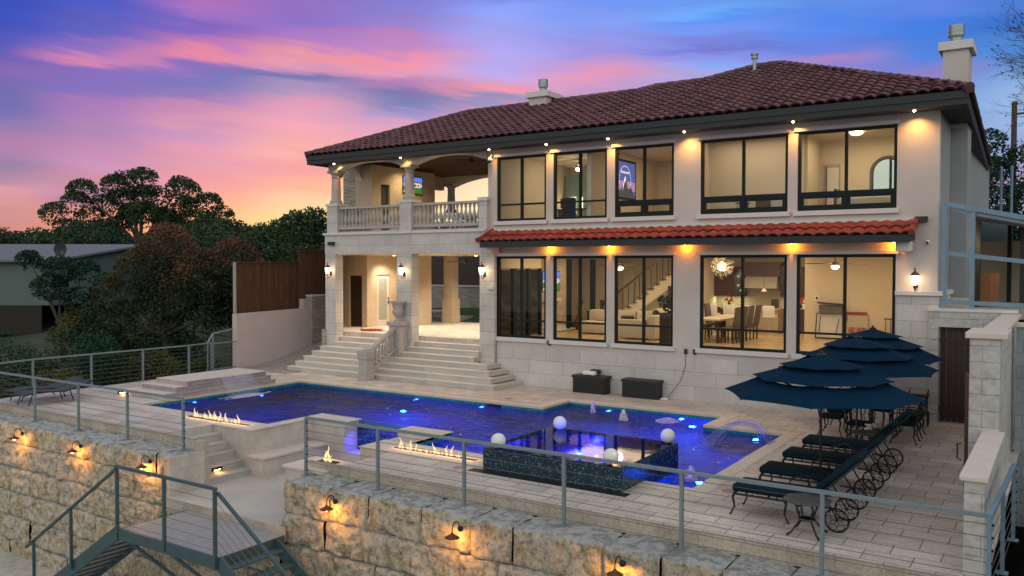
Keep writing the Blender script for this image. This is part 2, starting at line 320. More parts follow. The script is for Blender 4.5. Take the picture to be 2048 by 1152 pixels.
vr = m.n('ShaderNodeTexWhiteNoise', noise_dimensions='1D'); sx = m.n('ShaderNodeSeparateXYZ', {0: m.pos}); m.L.new(m.math('FLOOR', m.math('MULTIPLY', m.math('ADD', sx.outputs[0], sx.outputs[1]), 6.9)), vr.inputs['W'])
c = m.mix(w.outputs[1], (.115, .045, .017), (.065, .026, .011)); c = m.mix(.35, c, m.ramp(vr.outputs[0], [(0, (.5, .5, .5)), (1, (1.6, 1.5, 1.4))]), 'MULTIPLY'); m.base(c).rough(.8); m.bump(w.outputs[1], .2, .005); M['wood'] = m.m
M['darkwood'] = simple('dark_wood', (.035, .017, .011), .5, var=.4, scale=9, bump=.1)
M['cabinet'] = simple('walnut_cabinet', (.060, .018, .009), .45, var=.35, scale=7, bump=.08)
m = Mt('porch_ceiling_boards'); v = m.n('ShaderNodeTexBrick', {'Color1': (.17, .085, .045, 1), 'Color2': (.12, .06, .03, 1), 'Mortar': (.03, .015, .01, 1), 'Scale': 1.0, 'Mortar Size': .006, 'Brick Width': 3.0, 'Row Height': .12}); m.L.new(wallvec(m, True), v.inputs[0]); m.base(v.outputs[0]).rough(.5); M['ceilwood'] = m.m
def tilemat(name, a, b, c):
    m = Mt(name); sx = m.n('ShaderNodeSeparateXYZ', {0: m.pos}); wn_ = m.n('ShaderNodeTexWhiteNoise', noise_dimensions='2D'); cb = m.n('ShaderNodeCombineXYZ')
    m.L.new(m.math('FLOOR', m.math('MULTIPLY', sx.outputs[0], 1/.285)), cb.inputs[0]); m.L.new(m.math('FLOOR', m.math('MULTIPLY', sx.outputs[1], 1/.33)), cb.inputs[1]); m.L.new(cb.outputs[0], wn_.inputs[0])
    k = m.math('ADD', m.math('MULTIPLY', wn_.outputs[0], .6), m.math('MULTIPLY', m.noise(3, 4), .4))
    m.base(m.ramp(k, [(.1, a), (.5, b), (.9, c)])).rough(.55); m.bump(m.noise(40, 3), .2, .006); return m.m
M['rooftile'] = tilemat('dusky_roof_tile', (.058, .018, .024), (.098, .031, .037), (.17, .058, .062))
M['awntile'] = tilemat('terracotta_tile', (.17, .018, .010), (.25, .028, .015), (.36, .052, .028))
M['glass'] = None
m = Mt('window_glass'); fr = m.n('ShaderNodeFresnel', {'IOR': 1.28}); tr = m.n('ShaderNodeBsdfTransparent', {0: (.93, .96, .94, 1)}); gl = m.n('ShaderNodeBsdfGlossy', {'Color': (1, 1, 1, 1), 'Roughness': .02})
mx_ = m.n('ShaderNodeMixShader'); m.L.new(m.math('MULTIPLY', fr.outputs[0], .9, True), mx_.inputs[0]); m.L.new(tr.outputs[0], mx_.inputs[1]); m.L.new(gl.outputs[0], mx_.inputs[2]); m.L.new(mx_.outputs[0], m.out.inputs[0]); M['glass'] = m.m
def water(name, tint, bs, bd, scale, fk=1.0, refr=False):
    m = Mt(name); n = m.noise(scale, 5, .6, m.pos, .6); n2 = m.noise(scale*.3, 3, .5, m.pos, .4)
    h = m.math('ADD', n, m.math('MULTIPLY', n2, 2.0)); b = m.n('ShaderNodeBump', {'Strength': bs, 'Distance': bd}); m.L.new(h, b.inputs['Height'])
    fr = m.n('ShaderNodeFresnel', {'IOR': 1.33 if bs > .5 else 1.22}); m.L.new(b.outputs[0], fr.inputs['Normal'])
    tr = m.n('ShaderNodeBsdfTransparent', {0: (*tint, 1)}); gl = m.n('ShaderNodeBsdfGlossy', {'Color': (1, 1, 1, 1), 'Roughness': .03}); m.L.new(b.outputs[0], gl.inputs['Normal'])
    if refr:
        tr = m.n('ShaderNodeBsdfRefraction', {'Color': (*tint, 1), 'Roughness': 0.0, 'IOR': 1.33}); m.L.new(b.outputs[0], tr.inputs['Normal'])
    mx = m.n('ShaderNodeMixShader'); m.L.new(m.math('MULTIPLY', fr.outputs[0], fk, True), mx.inputs[0]); m.L.new(tr.outputs[0], mx.inputs[1]); m.L.new(gl.outputs[0], mx.inputs[2]); m.L.new(mx.outputs[0], m.out.inputs[0]); return m.m
M['water'] = water('pool_water', (.35, .78, 1.0), .6, .05, 9.0, .62, True)
M['stillwater'] = water('still_spa_water', (.35, .5, .9), .25, .004, 2.0, .9)
def mosaic(name, a, b, c, sz=.045):
    m = Mt(name); v = m.n('ShaderNodeTexVoronoi', {'Scale': 1/sz, 'Randomness': .12}); m.L.new(m.pos, v.inputs[0])
    s_ = m.n('ShaderNodeSeparateColor', {0: v.outputs['Color']}); m.base(m.ramp(s_.outputs[0], [(.0, a), (.6, b), (.86, b), (.93, c)])).rough(.25)
    m.bump(v.outputs[0], .2, .003); return m.m
M['pooltile'] = mosaic('navy_pool_mosaic', (.012, .05, .20), (.02, .08, .34), (.05, .16, .5))
M['waterline'] = mosaic('teal_waterline_mosaic', (.01, .12, .19), (.016, .20, .31), (.04, .34, .45), .03)
M['spatile'] = mosaic('speckled_spa_mosaic', (.003, .014, .028), (.006, .03, .05), (.07, .20, .22), .022)
m = Mt('quarry_limestone'); n1 = m.noise(1.7, 8, .78, m.pos, .4); n2 = m.noise(9, 8, .8, m.pos); n3 = m.noise(1.0, 3, .6, m.pos)
mp = m.n('ShaderNodeMapping', {'Scale': (9, 9, 1.2)}); m.L.new(m.pos, mp.inputs[0]); n4 = m.noise(1.0, 4, .7, mp.outputs[0])
n1 = m.math('ADD', m.math('MULTIPLY', n1, .72), m.math('MULTIPLY', n4, .28))
c = m.ramp(n1, [(.31, (.08, .08, .06)), (.38, (.26, .25, .18)), (.44, (.60, .48, .27)), (.50, (.70, .62, .50)), (.56, (.60, .53, .41)), (.62, (.46, .35, .21)), (.70, (.24, .10, .05))])
c = m.mix(.9, c, m.ramp(n2, [(.32, (.08, .08, .07)), (.41, (.5, .5, .48)), (.49, (1.0, 1.0, 1.0)), (.66, (1.4, 1.4, 1.4))]), 'MULTIPLY')
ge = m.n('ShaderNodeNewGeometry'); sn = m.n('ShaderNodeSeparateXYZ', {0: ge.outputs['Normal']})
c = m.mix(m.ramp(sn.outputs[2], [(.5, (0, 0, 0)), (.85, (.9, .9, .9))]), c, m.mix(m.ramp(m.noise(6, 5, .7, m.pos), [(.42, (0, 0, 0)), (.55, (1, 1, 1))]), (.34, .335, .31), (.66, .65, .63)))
m.base(c).rough(.95); m.bump(m.math('ADD', n2, m.math('MULTIPLY', m.noise(38, 5, .8, m.pos), .6)), 1.0, .08); M['rock'] = m.m
M['joint'] = simple('dark_joint_earth', (.03, .025, .018), 1, bump=.2)
def leafmat(name, cs, sc=.9):
    m = Mt(name); k = m.math('ADD', m.math('MULTIPLY', m.noise(sc, 3, .6, m.pos), .75), m.math('MULTIPLY', m.noise(14, 2, .6, m.pos), .25)); m.base(m.ramp(k, [(.33+.34*i/(len(cs)-1), c) for i, c in enumerate(cs)])).rough(.75)
    m.b.inputs['Specular IOR Level'].default_value = .25; return m.m
M['leaf_green'] = leafmat('dark_green_leaves', [(.012, .028, .012), (.03, .06, .022), (.06, .085, .03)])
M['leaf_teal'] = leafmat('blue_green_leaves', [(.008, .03, .018), (.016, .055, .032), (.03, .08, .04)])
m = Mt('autumn_leaves'); sz_ = m.n('ShaderNodeSeparateXYZ', {0: m.pos}); k = m.math('ADD', m.math('MULTIPLY', m.noise(.6, 3, .6, m.pos), .7), m.math('MULTIPLY', m.noise(12, 2, .6, m.pos), .3)); k = m.math('ADD', k, m.math('MULTIPLY', m.math('SUBTRACT', sz_.outputs[2], 3.0), .055)); m.base(m.ramp(k, [(.33, (.012, .03, .016)), (.46, (.022, .042, .02)), (.53, (.05, .05, .022)), (.60, (.12, .05, .026)), (.72, (.19, .075, .045))])).rough(.75); m.b.inputs['Specular IOR Level'].default_value = .25; M['leaf_red'] = m.m
M['leaf_olive'] = leafmat('olive_leaves', [(.03, .045, .015), (.07, .075, .02), (.12, .10, .025)])
M['bark'] = simple('bark', (.07, .055, .045), .95, var=.4, scale=8, bump=.6, bdist=.03, bscale=12)
m = Mt('rough_grass'); m.base(m.ramp(m.noise(.7, 6, .7, m.pos), [(.3, (.02, .035, .015)), (.55, (.05, .065, .03)), (.75, (.10, .09, .05))])).rough(1); m.bump(m.noise(8, 5, .7, m.pos), .8, .1); M['ground'] = m.m
m = Mt('lawn'); m.base(m.ramp(m.noise(3, 5, .7, m.pos), [(.3, (.02, .05, .015)), (.7, (.04, .09, .03))])).rough(1); m.bump(m.noise(60, 3, .7, m.pos), .7, .03); M['lawn'] = m.m
m = Mt('pale_gravel'); m.base(m.ramp(m.noise(5, 6, .75, m.pos), [(.3, (.30, .31, .27)), (.7, (.55, .55, .49))])).rough(1); m.bump(m.noise(30, 4, .7, m.pos), .6, .03); M['gravel'] = m.m
M['white'] = simple('white_plastic', (.75, .75, .74), .5, var=.05, bump=0)
M['navy'] = simple('navy_canvas', (.003, .022, .050), .95, var=.25, scale=2, bump=.35, bdist=.006, bscale=60, spec=.05)
M['cushion'] = simple('dark_teal_cushion', (.006, .019, .028), .9, var=.2, scale=4, bump=.2, bdist=.004, bscale=80, spec=.1)
M['blackplastic'] = simple('black_resin', (.012, .014, .014), .5, var=.2, bump=0)
M['steel'] = simple('galvanised_flue', (.28, .33, .33), .4, .7, var=.2, scale=6, bump=.1)
M['warm_bulb'] = emit('warm_bulb', (1, .72, .38), 22)
M['lantern_glow'] = emit('lantern_frosted_glass', (1, .72, .42), 9)
M['orange_bulb'] = emit('orange_bulb', (1, .55, .18), 25)
M['blue_bulb'] = emit('blue_pool_lens', (.12, .16, 1), 30)
M['flame'] = emit('gas_flame', (1, .62, .25), 6)
m = Mt('glass_flame'); e = m.n('ShaderNodeEmission', {0: (1, .66, .34, 1), 1: 1.5}); t_ = m.n('ShaderNodeBsdfTransparent'); lw = m.n('ShaderNodeLayerWeight', {0: .62}); x_ = m.n('ShaderNodeMixShader'); m.L.new(lw.outputs[1], x_.inputs[0]); m.L.new(e.outputs[0], x_.inputs[1]); m.L.new(t_.outputs[0], x_.inputs[2]); m.L.new(x_.outputs[0], m.out.inputs[0]); M['flame'] = m.m
def light(name, kind, loc, energy, color, parent=None, **k):
    l = bpy.data.lights.new(name, kind); l.energy = energy; l.color = color
    d = k.pop('dir', None)
    for a, b in k.items(): setattr(l, a, b)
    o = bpy.data.objects.new(name, l); col.objects.link(o); o.location = Vector(loc)-off(parent); setp(o, parent)
    if d is not None: o.rotation_euler = Vector(d).to_track_quat('-Z', 'Y').to_euler()
    return o
WARM = (1, .70, .40); ORANGE = (1, .38, .05)
M['stairsteel'] = simple('teal_grey_galvanised_steel', (.055, .10, .11), .5, .3, var=.25, scale=5, bump=.1, bdist=.003)
M['tread'] = simple('warm_limestone_tread', (.66, .575, .50), .65, var=.12, scale=3, bump=.15, bdist=.004, bscale=30)
# ------------------------------------------------------------------ the house
F1, F2, CE1, CE2 = 1.32, 4.95, 4.22, 7.46
house = thing('stone_house', 'two-storey pale stone house with tiled hip roof and lit windows above the pool', 'house', (2, 4, 0))
WX = [(0, 1.851), (2.113, 3.961), (4.223, 6.077), (6.87, 9.258), (9.509, 11.895)]
UT, UB, LT, LB = 7.278, 5.222, 4.091, 1.491
holes = [(a, b, UB, UT) for a, b in WX]+[(a, b, LB, LT) for a, b in WX]
panel(MB(), -.35, 12.83, 0, 7.62, 0, .24, holes).build('front_wall', M['stucco'], house)
b = MB(); panel(b, .24, 15.5, 0, 7.62, 12.59, 12.83, [], 'y'); b.build('side_wall', M['stucco_shaded'], house)
b = MB(); b.box(-.35, 12.59, 15.26, 15.5, 0, 7.62); b.build('rear_wall', M['stucco_shaded'], house)
# stone wainscot, band and caps
b = MB(); b.box(.03, 11.93, -.05, -.003, 0, 1.21); b.box(11.93, 12.885, -.06, -.003, 0, 3.08); b.box(12.833, 12.885, -.003, 2.26, 0, 3.08); b.build('stone_wainscot', M['limestone'], house)
b = MB(); b.box(11.90, 12.95, -.13, .0, 3.08, 3.19); b.box(12.835, 12.95, .0, 2.26, 3.08, 3.19); b.build('wainscot_cap', M['trim'], house, bevel=.01)
b = MB(); b.box(-.32, 12.40, -.035, -.002, 4.90, 4.985); b.build('stucco_band', M['trim'], house)
def window(x0, x1, z0, z1, kind, y=0.0):
    f = MB(); w = .075; ya, yb = y+.03, y+.11
    f.box(x0, x1, ya, yb, z0, z0+w); f.box(x0, x1, ya, yb, z1-w, z1); f.box(x0, x0+w, ya, yb, z0+w, z1-w); f.box(x1-w, x1, ya, yb, z0+w, z1-w)
    c = (x0+x1)/2; f.box(c-.035, c+.035, ya-.012, yb, z0+w, z1-w)
    if kind == 'U': f.box(x0+w, x1-w, ya+.004, yb-.01, 5.72, 5.775)
    if kind == 'L': f.box(x0+w, x1-w, ya+.004, yb-.01, 2.02, 2.075)
    if kind == 'A':   # fixed lights over two awning sashes
        f.box(x0+w, x1-w, ya-.006, yb-.01, 5.60, 5.71)
        for a, d in ((x0+w, c-.035), (c+.035, x1-w)):
            f.box(a, a+.07, ya+.004, yb-.012, z0+w, 5.60); f.box(d-.07, d, ya+.004, yb-.012, z0+w, 5.60); f.box(a+.07, d-.07, ya+.004, yb-.012, z0+w, z0+w+.07); f.box(a+.07, d-.07, ya+.004, yb-.012, 5.54, 5.60)
    o = f.build('window', M['frame'], house)
    MB().add([(x0+w, y+.07, z0+w), (x1-w, y+.07, z0+w), (x1-w, y+.07, z1-w), (x0+w, y+.07, z1-w)], [(0, 1, 2, 3)]).build('pane', M['glass'], o)
    MB().box(x0-.09, x1+.07, -.085, .028, z0-.125, z0-.002).build('sill', M['trim'], o, bevel=.006)
    MB().box(x0-.09, x1+.07, -.065, .028, z1+.004, z1+.10).build('head_trim', M['trim'], o, bevel=.006)
    return o
for i, (a, c_) in enumerate(WX):
    window(a, c_, UB, UT, 'U' if i < 2 else 'A'); window(a, c_, LB, LT, 'L')
# ---- roof
SL = .42; EZ = 7.78; EY = -.9
def roof_pts(poly_t, xl, xr, tmax, P, mat, name, tw=.285, ex=.34, hh=.064):
    """S-tile courses: xl(t), xr(t) give the ends of each course; P(x,t,h) puts a point on the slope"""
    V = []; Fq = []; t = 0.0; j = 0
    while t < tmax-.02:
        t1 = min(t+ex, tmax); a = min(xl(t), xl((t+t1)/2)+.12); c = max(xr(t), xr((t+t1)/2)-.12)
        if c-a > .1:
            x = np.arange(math.floor(a/(tw/8)), math.ceil(c/(tw/8))+1)*(tw/8); x = x[(x >= a-.02) & (x <= c+.02)]
            if len(x) > 2:
                hx = hh*np.abs(np.cos(math.pi*x/tw))**.85
                jit = (vnoise(np.stack([np.floor(x/tw+.5), np.full(len(x), j*3.1), x*0], 1), 7.3, 1)-.5)*.018
                rows = [(t+.05, hx-.02), (t+.05, hx+.018), (t, hx+.022+jit), (t, hx+.044+jit), (t1+.02, hx+.004+jit*.3)]
                b0 = len(V)
                for tt, h in rows: V += [P(xx, tt, h_) for xx, h_ in zip(x, h)]
                n = len(x)
                for r_ in (0, 1, 2, 3):
                    for k in range(n-1): Fq.append((b0+r_*n+k, b0+r_*n+k+1, b0+(r_+1)*n+k+1, b0+(r_+1)*n+k))
        t = t1; j += 1
    return fast_mesh(name, V, Fq, mat, None if False else ROOFP)
roofbase = MB()
EX0, EX1, EYB = -7.85, 13.5, 16.4
top = [(-3.6, 3.3), (3.46, 3.3), (3.85, 3.72), (5.57, 3.72), (6.85, 5.0), (7.6, 5.0)]
def zf(y): return EZ+SL*(y-EY)
# solid deck under the tiles
ft = [(EX0, EY), (EX1, EY), (7.6, 5.0), (6.85, 5.0), (5.57, 3.72), (3.85, 3.72), (3.46, 3.3), (-3.6, 3.3)]
rb = MB()
rb.add([(x, y, zf(y)-.03) for x, y in ft], [tuple(range(8))])
rb.add([(EX1, EY, EZ-.03), (EX1-.7, EYB, EZ-.03), (7.6, 10.5, zf(5.0)-.03), (7.6, 5.0, zf(5.0)-.03)], [(0, 1, 2, 3)])
rb.add([(EX0, EY, EZ-.03), (-3.6, 3.3, zf(3.3)-.03), (-3.6, 4.0, zf(3.3)-.03), (EX0, 8.2, EZ-.03)], [(0, 1, 2, 3)])
rb.add([(-3.6, 3.3, zf(3.3)-.03), (3.46, 3.3, zf(3.3)-.03), (3.85, 3.72, zf(3.72)-.03), (5.57, 3.72, zf(3.72)-.03), (6.85, 5, zf(5)-.03), (7.6, 5, zf(5)-.03), (7.6, 10.5, zf(5)-.03), (-1, EYB, EZ-.03), (-1, 8.2, EZ-.03), (EX0, 8.2, EZ-.03), (-3.6, 4.0, zf(3.3)-.03)], [(0, 1, 2, 6), (2, 3, 4, 6), (4, 5, 6), (0, 6, 7, 8), (0, 8, 9, 10)])
rb.add([(7.6, 10.5, zf(5)-.03), (EX1-.7, EYB, EZ-.03), (-1, EYB, EZ-.03)], [(0, 1, 2)])
ROOFP = house
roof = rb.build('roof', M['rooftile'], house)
ROOFP = roof
def xl_f(t):
    y = EY+t*math.cos(math.atan(SL))
    if y <= 3.3: return EX0+(y-EY)*(-3.6-EX0)/(3.3-EY)
    if y <= 3.72: return 3.46+(y-3.3)/.42*.39
    return 5.57+(y-3.72)
def xr_f(t):
    y = EY+t*math.cos(math.atan(SL)); return EX1+(y-EY)*(7.6-EX1)/(5.0-EY)
CS, SN = math.cos(math.atan(SL)), math.sin(math.atan(SL))
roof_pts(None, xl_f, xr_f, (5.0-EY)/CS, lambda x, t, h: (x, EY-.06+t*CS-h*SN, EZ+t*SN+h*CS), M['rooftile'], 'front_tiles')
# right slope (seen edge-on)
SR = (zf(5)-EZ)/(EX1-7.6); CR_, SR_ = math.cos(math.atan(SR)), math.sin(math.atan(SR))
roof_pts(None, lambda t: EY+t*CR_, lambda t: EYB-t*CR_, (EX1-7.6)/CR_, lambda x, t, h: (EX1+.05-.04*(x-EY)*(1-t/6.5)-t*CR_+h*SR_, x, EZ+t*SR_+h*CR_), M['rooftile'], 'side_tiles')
def caps(mb, a, b_, r=.11):
    a, b_ = Vector(a), Vector(b_); l = (b_-a).length; n = max(1, int(l/.36)); d = (b_-a)/n
    for i in range(n):
        p = a+d*i; q = a+d*(i+1.12); mb.tube([p, q], [r*1.12, r*.92], 10)
cp = MB(); Z = lambda x, y: (x, y, zf(y)+.05)
for a, c_ in (((EX0, EY-.05), (-3.6, 3.3)), ((EX1+.03, EY-.05), (7.6, 5.0))): caps(cp, Z(*a), Z(*c_))
for a, c_ in zip(top, top[1:]): caps(cp, Z(*a), Z(*c_))
cp.build('ridge_caps', M['rooftile'], roof, smooth=True)
# fascia and soffit
b = MB(); b.box(EX0+.05, EX1-.02, EY, EY+.04, 7.46, 7.76); b.box(EX0+.05, EX1-.02, EY-.03, EY-.002, 7.60, 7.765)
b.add([(EX1-.02, EY, 7.46), (EX1-.72, EYB, 7.46), (EX1-.72, EYB, 7.76), (EX1-.02, EY, 7.76), (EX1-.07, EY, 7.46), (EX1-.77, EYB, 7.46), (EX1-.77, EYB, 7.76), (EX1-.07, EY, 7.76)], [(0, 1, 2, 3), (7, 6, 5, 4), (0, 4, 5, 1), (3, 2, 6, 7)])
b.box(EX0+.05, EX0+.09, EY+.04, 8.2, 7.46, 7.76); b.build('fascia', M['fascia'], house)
b = MB(); b.box(EX0+.09, EX1-.05, EY+.04, -.16, 7.50, 7.53); b.add([(12.84, -.16, 7.5), (EX1-.06, -.16, 7.5), (EX1-.76, EYB, 7.5), (12.6, EYB, 7.5)], [(3, 2, 1, 0)])
b.box(EX0+.09, -7.5, -.16, 8.1, 7.50, 7.53); b.build('soffit', M['fascia'], house)
# ---- awning roof along the ground-floor windows
aw = MB(); aw.box(-.14, 12.32, -.76, -.72, 4.36, 4.55); aw.box(-.14, 12.32, -.72, -.04, 4.42, 4.45); aw.add([(-.14, -.74, 4.53), (12.32, -.74, 4.53), (12.32, -.037, 4.84), (-.14, -.037, 4.84)], [(0, 1, 2, 3)])
aw.add([(12.32, -.74, 4.45), (12.32, -.037, 4.45), (12.32, -.037, 4.84), (12.32, -.74, 4.54)], [(0, 1, 2, 3)]); aw.add([(-.14, -.037, 4.45), (-.14, -.74, 4.45), (-.14, -.74, 4.54), (-.14, -.037, 4.84)], [(0, 1, 2, 3)])
awn = aw.build('awning', M['fascia'], house)
ROOFP = awn; sa = math.atan(.31/.70); 
roof_pts(None, lambda t: -.16, lambda t: 12.36, .80, lambda x, t, h: (x, -.80+t*math.cos(sa)-h*math.sin(sa), 4.54+t*math.sin(sa)+h*math.cos(sa)), M['awntile'], 'awning_tiles', tw=.285, ex=.40, hh=.06)
b = MB(); caps(b, (12.34, -.82, 4.60), (12.34, -.04, 4.93), .07); b.build('verge_tiles', M['awntile'], awn, smooth=True); b = MB(); caps(b, (-.16, -.82, 4.60), (-.16, -.04, 4.93), .07); b.build('verge_tiles', M['awntile'], awn, smooth=True)
for x in (-.15, 11.95):
    b = MB(); b.box(x, x+.34, -.46, -.066, 4.14, 4.40) if x > 0 else b.box(x, x+.3, -.5, -.066, 4.2, 4.41); b.build('bracket', M['trim'], awn, bevel=.03)
# ---- chimneys and vents
def chimney(x0, x1, y0, y1, z0, z1, capz, pr_, px, py, ph):
    c = MB().box(x0, x1, y0, y1, z0, z1).build('chimney', M['stucco'], roof)
    MB().box(x0-.1, x1+.1, y0-.1, y1+.1, z1, z1+capz).build('chimney_cap', M['trim'], c, bevel=.01)
    f = MB(); z = z1+capz; f.lathe([(pr_*.72, z), (pr_*.72, z+ph*.35), (pr_, z+ph*.45), (pr_, z+ph*.62), (pr_*1.03, z+ph*.63), (pr_*1.03, z+ph*.66), (pr_, z+ph*.67), (pr_, z+ph*.98), (pr_*.9, z+ph)], (px, py, 0), 24)
    f.build('flue', M['steel'], c, smooth=True)
chimney(-.58, .13, 2.85, 3.75, 9.1, 9.72, .20, .17, -.24, 3.25, .5)
chimney(12.61, 13.21, 2.26, 3.2, 7.4, 9.42, .22, .20, 12.87, 2.7, .52)
MB().box(12.835, 13.22, 2.262, 3.2, 0, 7.495).build('chimney_breast', M['stucco_shaded'], house)
b = MB(); b.lathe([(.06, 9.75), (.06, 10.35), (.11, 10.36), (.11, 10.41), (.08, 10.42), (.08, 10.46), (.12, 10.47), (.12, 10.53), (.05, 10.56)], (7.05, 4.15, 0), 14); b.lathe([(.16, 9.84), (.09, 9.98)], (7.05, 4.15, 0), 14); b.build('vent_pipe', M['steel'], roof, smooth=True)
# ---- porch wing: ground floor
for x0, x1 in ((-7.65, -7.13), (-4.15, -3.47), (-.58, .0)): MB().box(x0, x1, -.15, .24, 0, 4.2).build('porch_pier', M['limestone'], house)
b = MB(); b.box(-7.65, -.002, -.17, .24, 4.2, 4.90); b.box(-.62, -.30, -.15, .0, 4.98, 5.9); b.build('porch_band', M['limestone'], house)
b = MB(); b.box(-7.70, -.34, -.24, -.172, 4.90, 4.99); b.box(-7.70, -.34, -.172, .24, 4.902, 4.98); b.build('balcony_cornice', M['trim'], house, bevel=.01)
b = MB(); b.box(-.22, .03, -.24, -.153, 3.02, 3.13); b.build('ledge_cap', M['trim'], house, bevel=.01)
# tower block at the back left of the porch
b = MB(); b.box(-9.8, -6.87, 4.31, 5.15, F1, 4.2)
b.build('tower_wall', M['beige_panels'], house)
tw_ = MB(); panel(tw_, -9.8, -7.9, F1, 4.2, 2.35, 2.55, [(-8.86, -8.18, F1, 3.38)]); tw_.box(-8.15, -7.9, 2.551, 2.66, F1, 4.2)
panel(tw_, 2.66, 4.31, F1, 4.2, -8.3, -8.13, [(3.2, 4.0, F1, 3.42)], 'y'); tw_.build('lobby_wall', M['beige_panels'], house)
d = MB().box(-8.86, -8.18, 2.41, 2.47, F1, 3.38).build('door', M['darkwood'], house); tag(d, 'dark brown panelled door')
[MB().box(-8.78, -8.26, 2.395, 2.409, a, c_).build('door_panel', M['darkwood'], d, bevel=.01) for a, c_ in ((1.5, 2.25), (2.4, 3.25))]
d = MB().box(-8.26, -8.20, 3.2, 4.0, F1, 3.42).build('door', M['trim'], house); tag(d, 'cream door with tall frosted glass')
b = MB().box(-8.205, -8.19, 3.36, 3.84, 1.55, 3.25); b.build('door_glass', simple('frosted_glass', (.35, .36, .30), .25, bump=0), d)
b = MB().box(-8.19, -8.15, 3.9, 3.94, 2.2, 2.32).box(-8.19, -8.15, 3.9, 3.94, 2.38, 2.46); b.build('handle', M['darkmetal'], d)
b = MB(); b.box(-7.0, -6.55, 6.15, 6.6, F1, 4.2); b.box(-7.05, -6.5, 6.1, 6.65, F1, 2.35); b.build('rear_pier', M['beige_panels'], house)
b = MB(); b.poly([(-7.6, .24), (-.35, .24), (-.35, 6.9), (-9.75, 6.9), (-9.75, 2.45)], 4.2, 4.4); b.build('porch_ceiling', M['ivory'], house)
b = MB(); b.poly([(-7.6, .245), (-.35, .245), (-.35, 6.9), (-9.75, 6.9), (-9.75, 2.45)], 4.401, F2); b.build('balcony_floor', M['limestone'], house)
b = MB(); b.box(-.58, -.35, .24, 3.1, F1, 4.2); b.box(-2.2, -.35, 3.1, 3.28, F1, 4.2); b.box(-2.2, -2.0, 3.28, 9.0, F1, 4.2); b.build('porch_side_wall', M['beige_panels'], house)
# left flank: diagonal ledge-stone wall
b = MB(); b.poly([(-7.66, -.14), (-7.45, .1), (-9.6, 2.6), (-9.85, 2.4)], 0, 4.9); b.box(-9.85, -9.6, 2.4, 5.2, 0, 4.9)
b.poly([(-7.68, -.32), (-7.5, .0), (-8.2, 1.1), (-8.62, .85)], 0, 1.42); b.build('ledge_stone_wall', M['ledge'], house)
# porch floor and stairs
b = MB(); b.poly([(-7.4, .35), (-.36, .35), (-.36, 7.0), (-9.7, 7.0), (-9.7, 2.6)], 1.0, F1); b.build('porch_floor', M['travertine'], house)
st = MB()
for k in range(8):
    y = -1.70+.293*k; z0, z1 = .165*k+.001, .165*(k+1); x1 = max(1.04-.285*k, -.04) if k < 4 else -.55; x0 = -8.0+.11*k if k < 5 else -7.2
    st.box(x0, x1, y, .36, z0, z1-.032); MB().box(x0-.015, x1+.015, y-.02, min(.36, y+.31), z1-.03, z1).build('tread', M['tread'], None)
KT = [o for o in col.objects if o.name.startswith('tread')]; sto = st.build('staircase', M['step'], house)
for o in KT: setp(o, sto)
for o in KT:
    for v in o.data.vertices: v.co -= off(sto)
# stair balustrade between newel and urn pedestal
bal = MB(); bal.bar((-3.86, -2.0, .86), (-3.86, -.35, 1.78), .17, .10); bal.bar((-3.86, -2.0, .16), (-3.86, -.35, 1.08), .17, .10)
bo = bal.build('stair_balustrade', M['precast'], house, bevel=.01)
tag(bo, 'sloping stone handrail on balusters')
b = MB(); b.box(-4.06, -3.66, -2.22, -1.82, 0, .22); b.box(-4.03, -3.69, -2.19, -1.85, .22, .70); b.box(-4.07, -3.65, -2.23, -1.81, .70, .98); b.lathe([(.15, .98), (.14, 1.02), (.05, 1.06)], (-3.86, -2.02, 0), 16); b.build('newel_post', M['precast'], bo, bevel=.015)
BP = [(.055, 0), (.062, .05), (.034, .07), (.03, .10), (.05, .17), (.064, .24), (.055, .31), (.032, .40), (.027, .47), (.034, .52), (.05, .54), (.034, .56), (.05, .585), (.05, .62)]
for i in range(8):
    y = -1.70+i*.165; MB().lathe([(r, z) for r, z in BP], (-3.86, y, .22+(y+2.0)*.557), 12).build('baluster', M['precast'], bo, smooth=True)
b = MB(); b.box(-4.1, -3.62, -.62, -.16, .66, 1.72); b.box(-4.16, -3.56, -.68, -.16, 1.72, 1.86); b.box(-4.13, -3.59, -.65, -.16, .66, .80); pd = b.build('pedestal', M['precast'], house, bevel=.015)
ov = MB(); pts = [(-3.86+.10*math.cos(a), -.625, 1.28+.10*math.sin(a)*1+(.17 if math.sin(a) > 0 else -.17)) for a in [2*math.pi*i/24 for i in range(25)]]; ov.tube(pts, .012, 6); ov.build('pedestal_moulding', M['precast'], pd)
urn = MB().lathe([(.16, 0), (.16, .05), (.10, .07), (.08, .12), (.13, .20), (.19, .28), (.20, .36), (.17, .40), (.17, .50), (.20, .60), (.27, .66), (.27, .70), (.22, .70), (.18, .62)], (-3.86, -.42, 1.86), 28).build('stone_urn', M['precast'], None, smooth=True)
tag(urn, 'carved grey stone urn standing on the pedestal at the top of the porch stairs', 'urn')
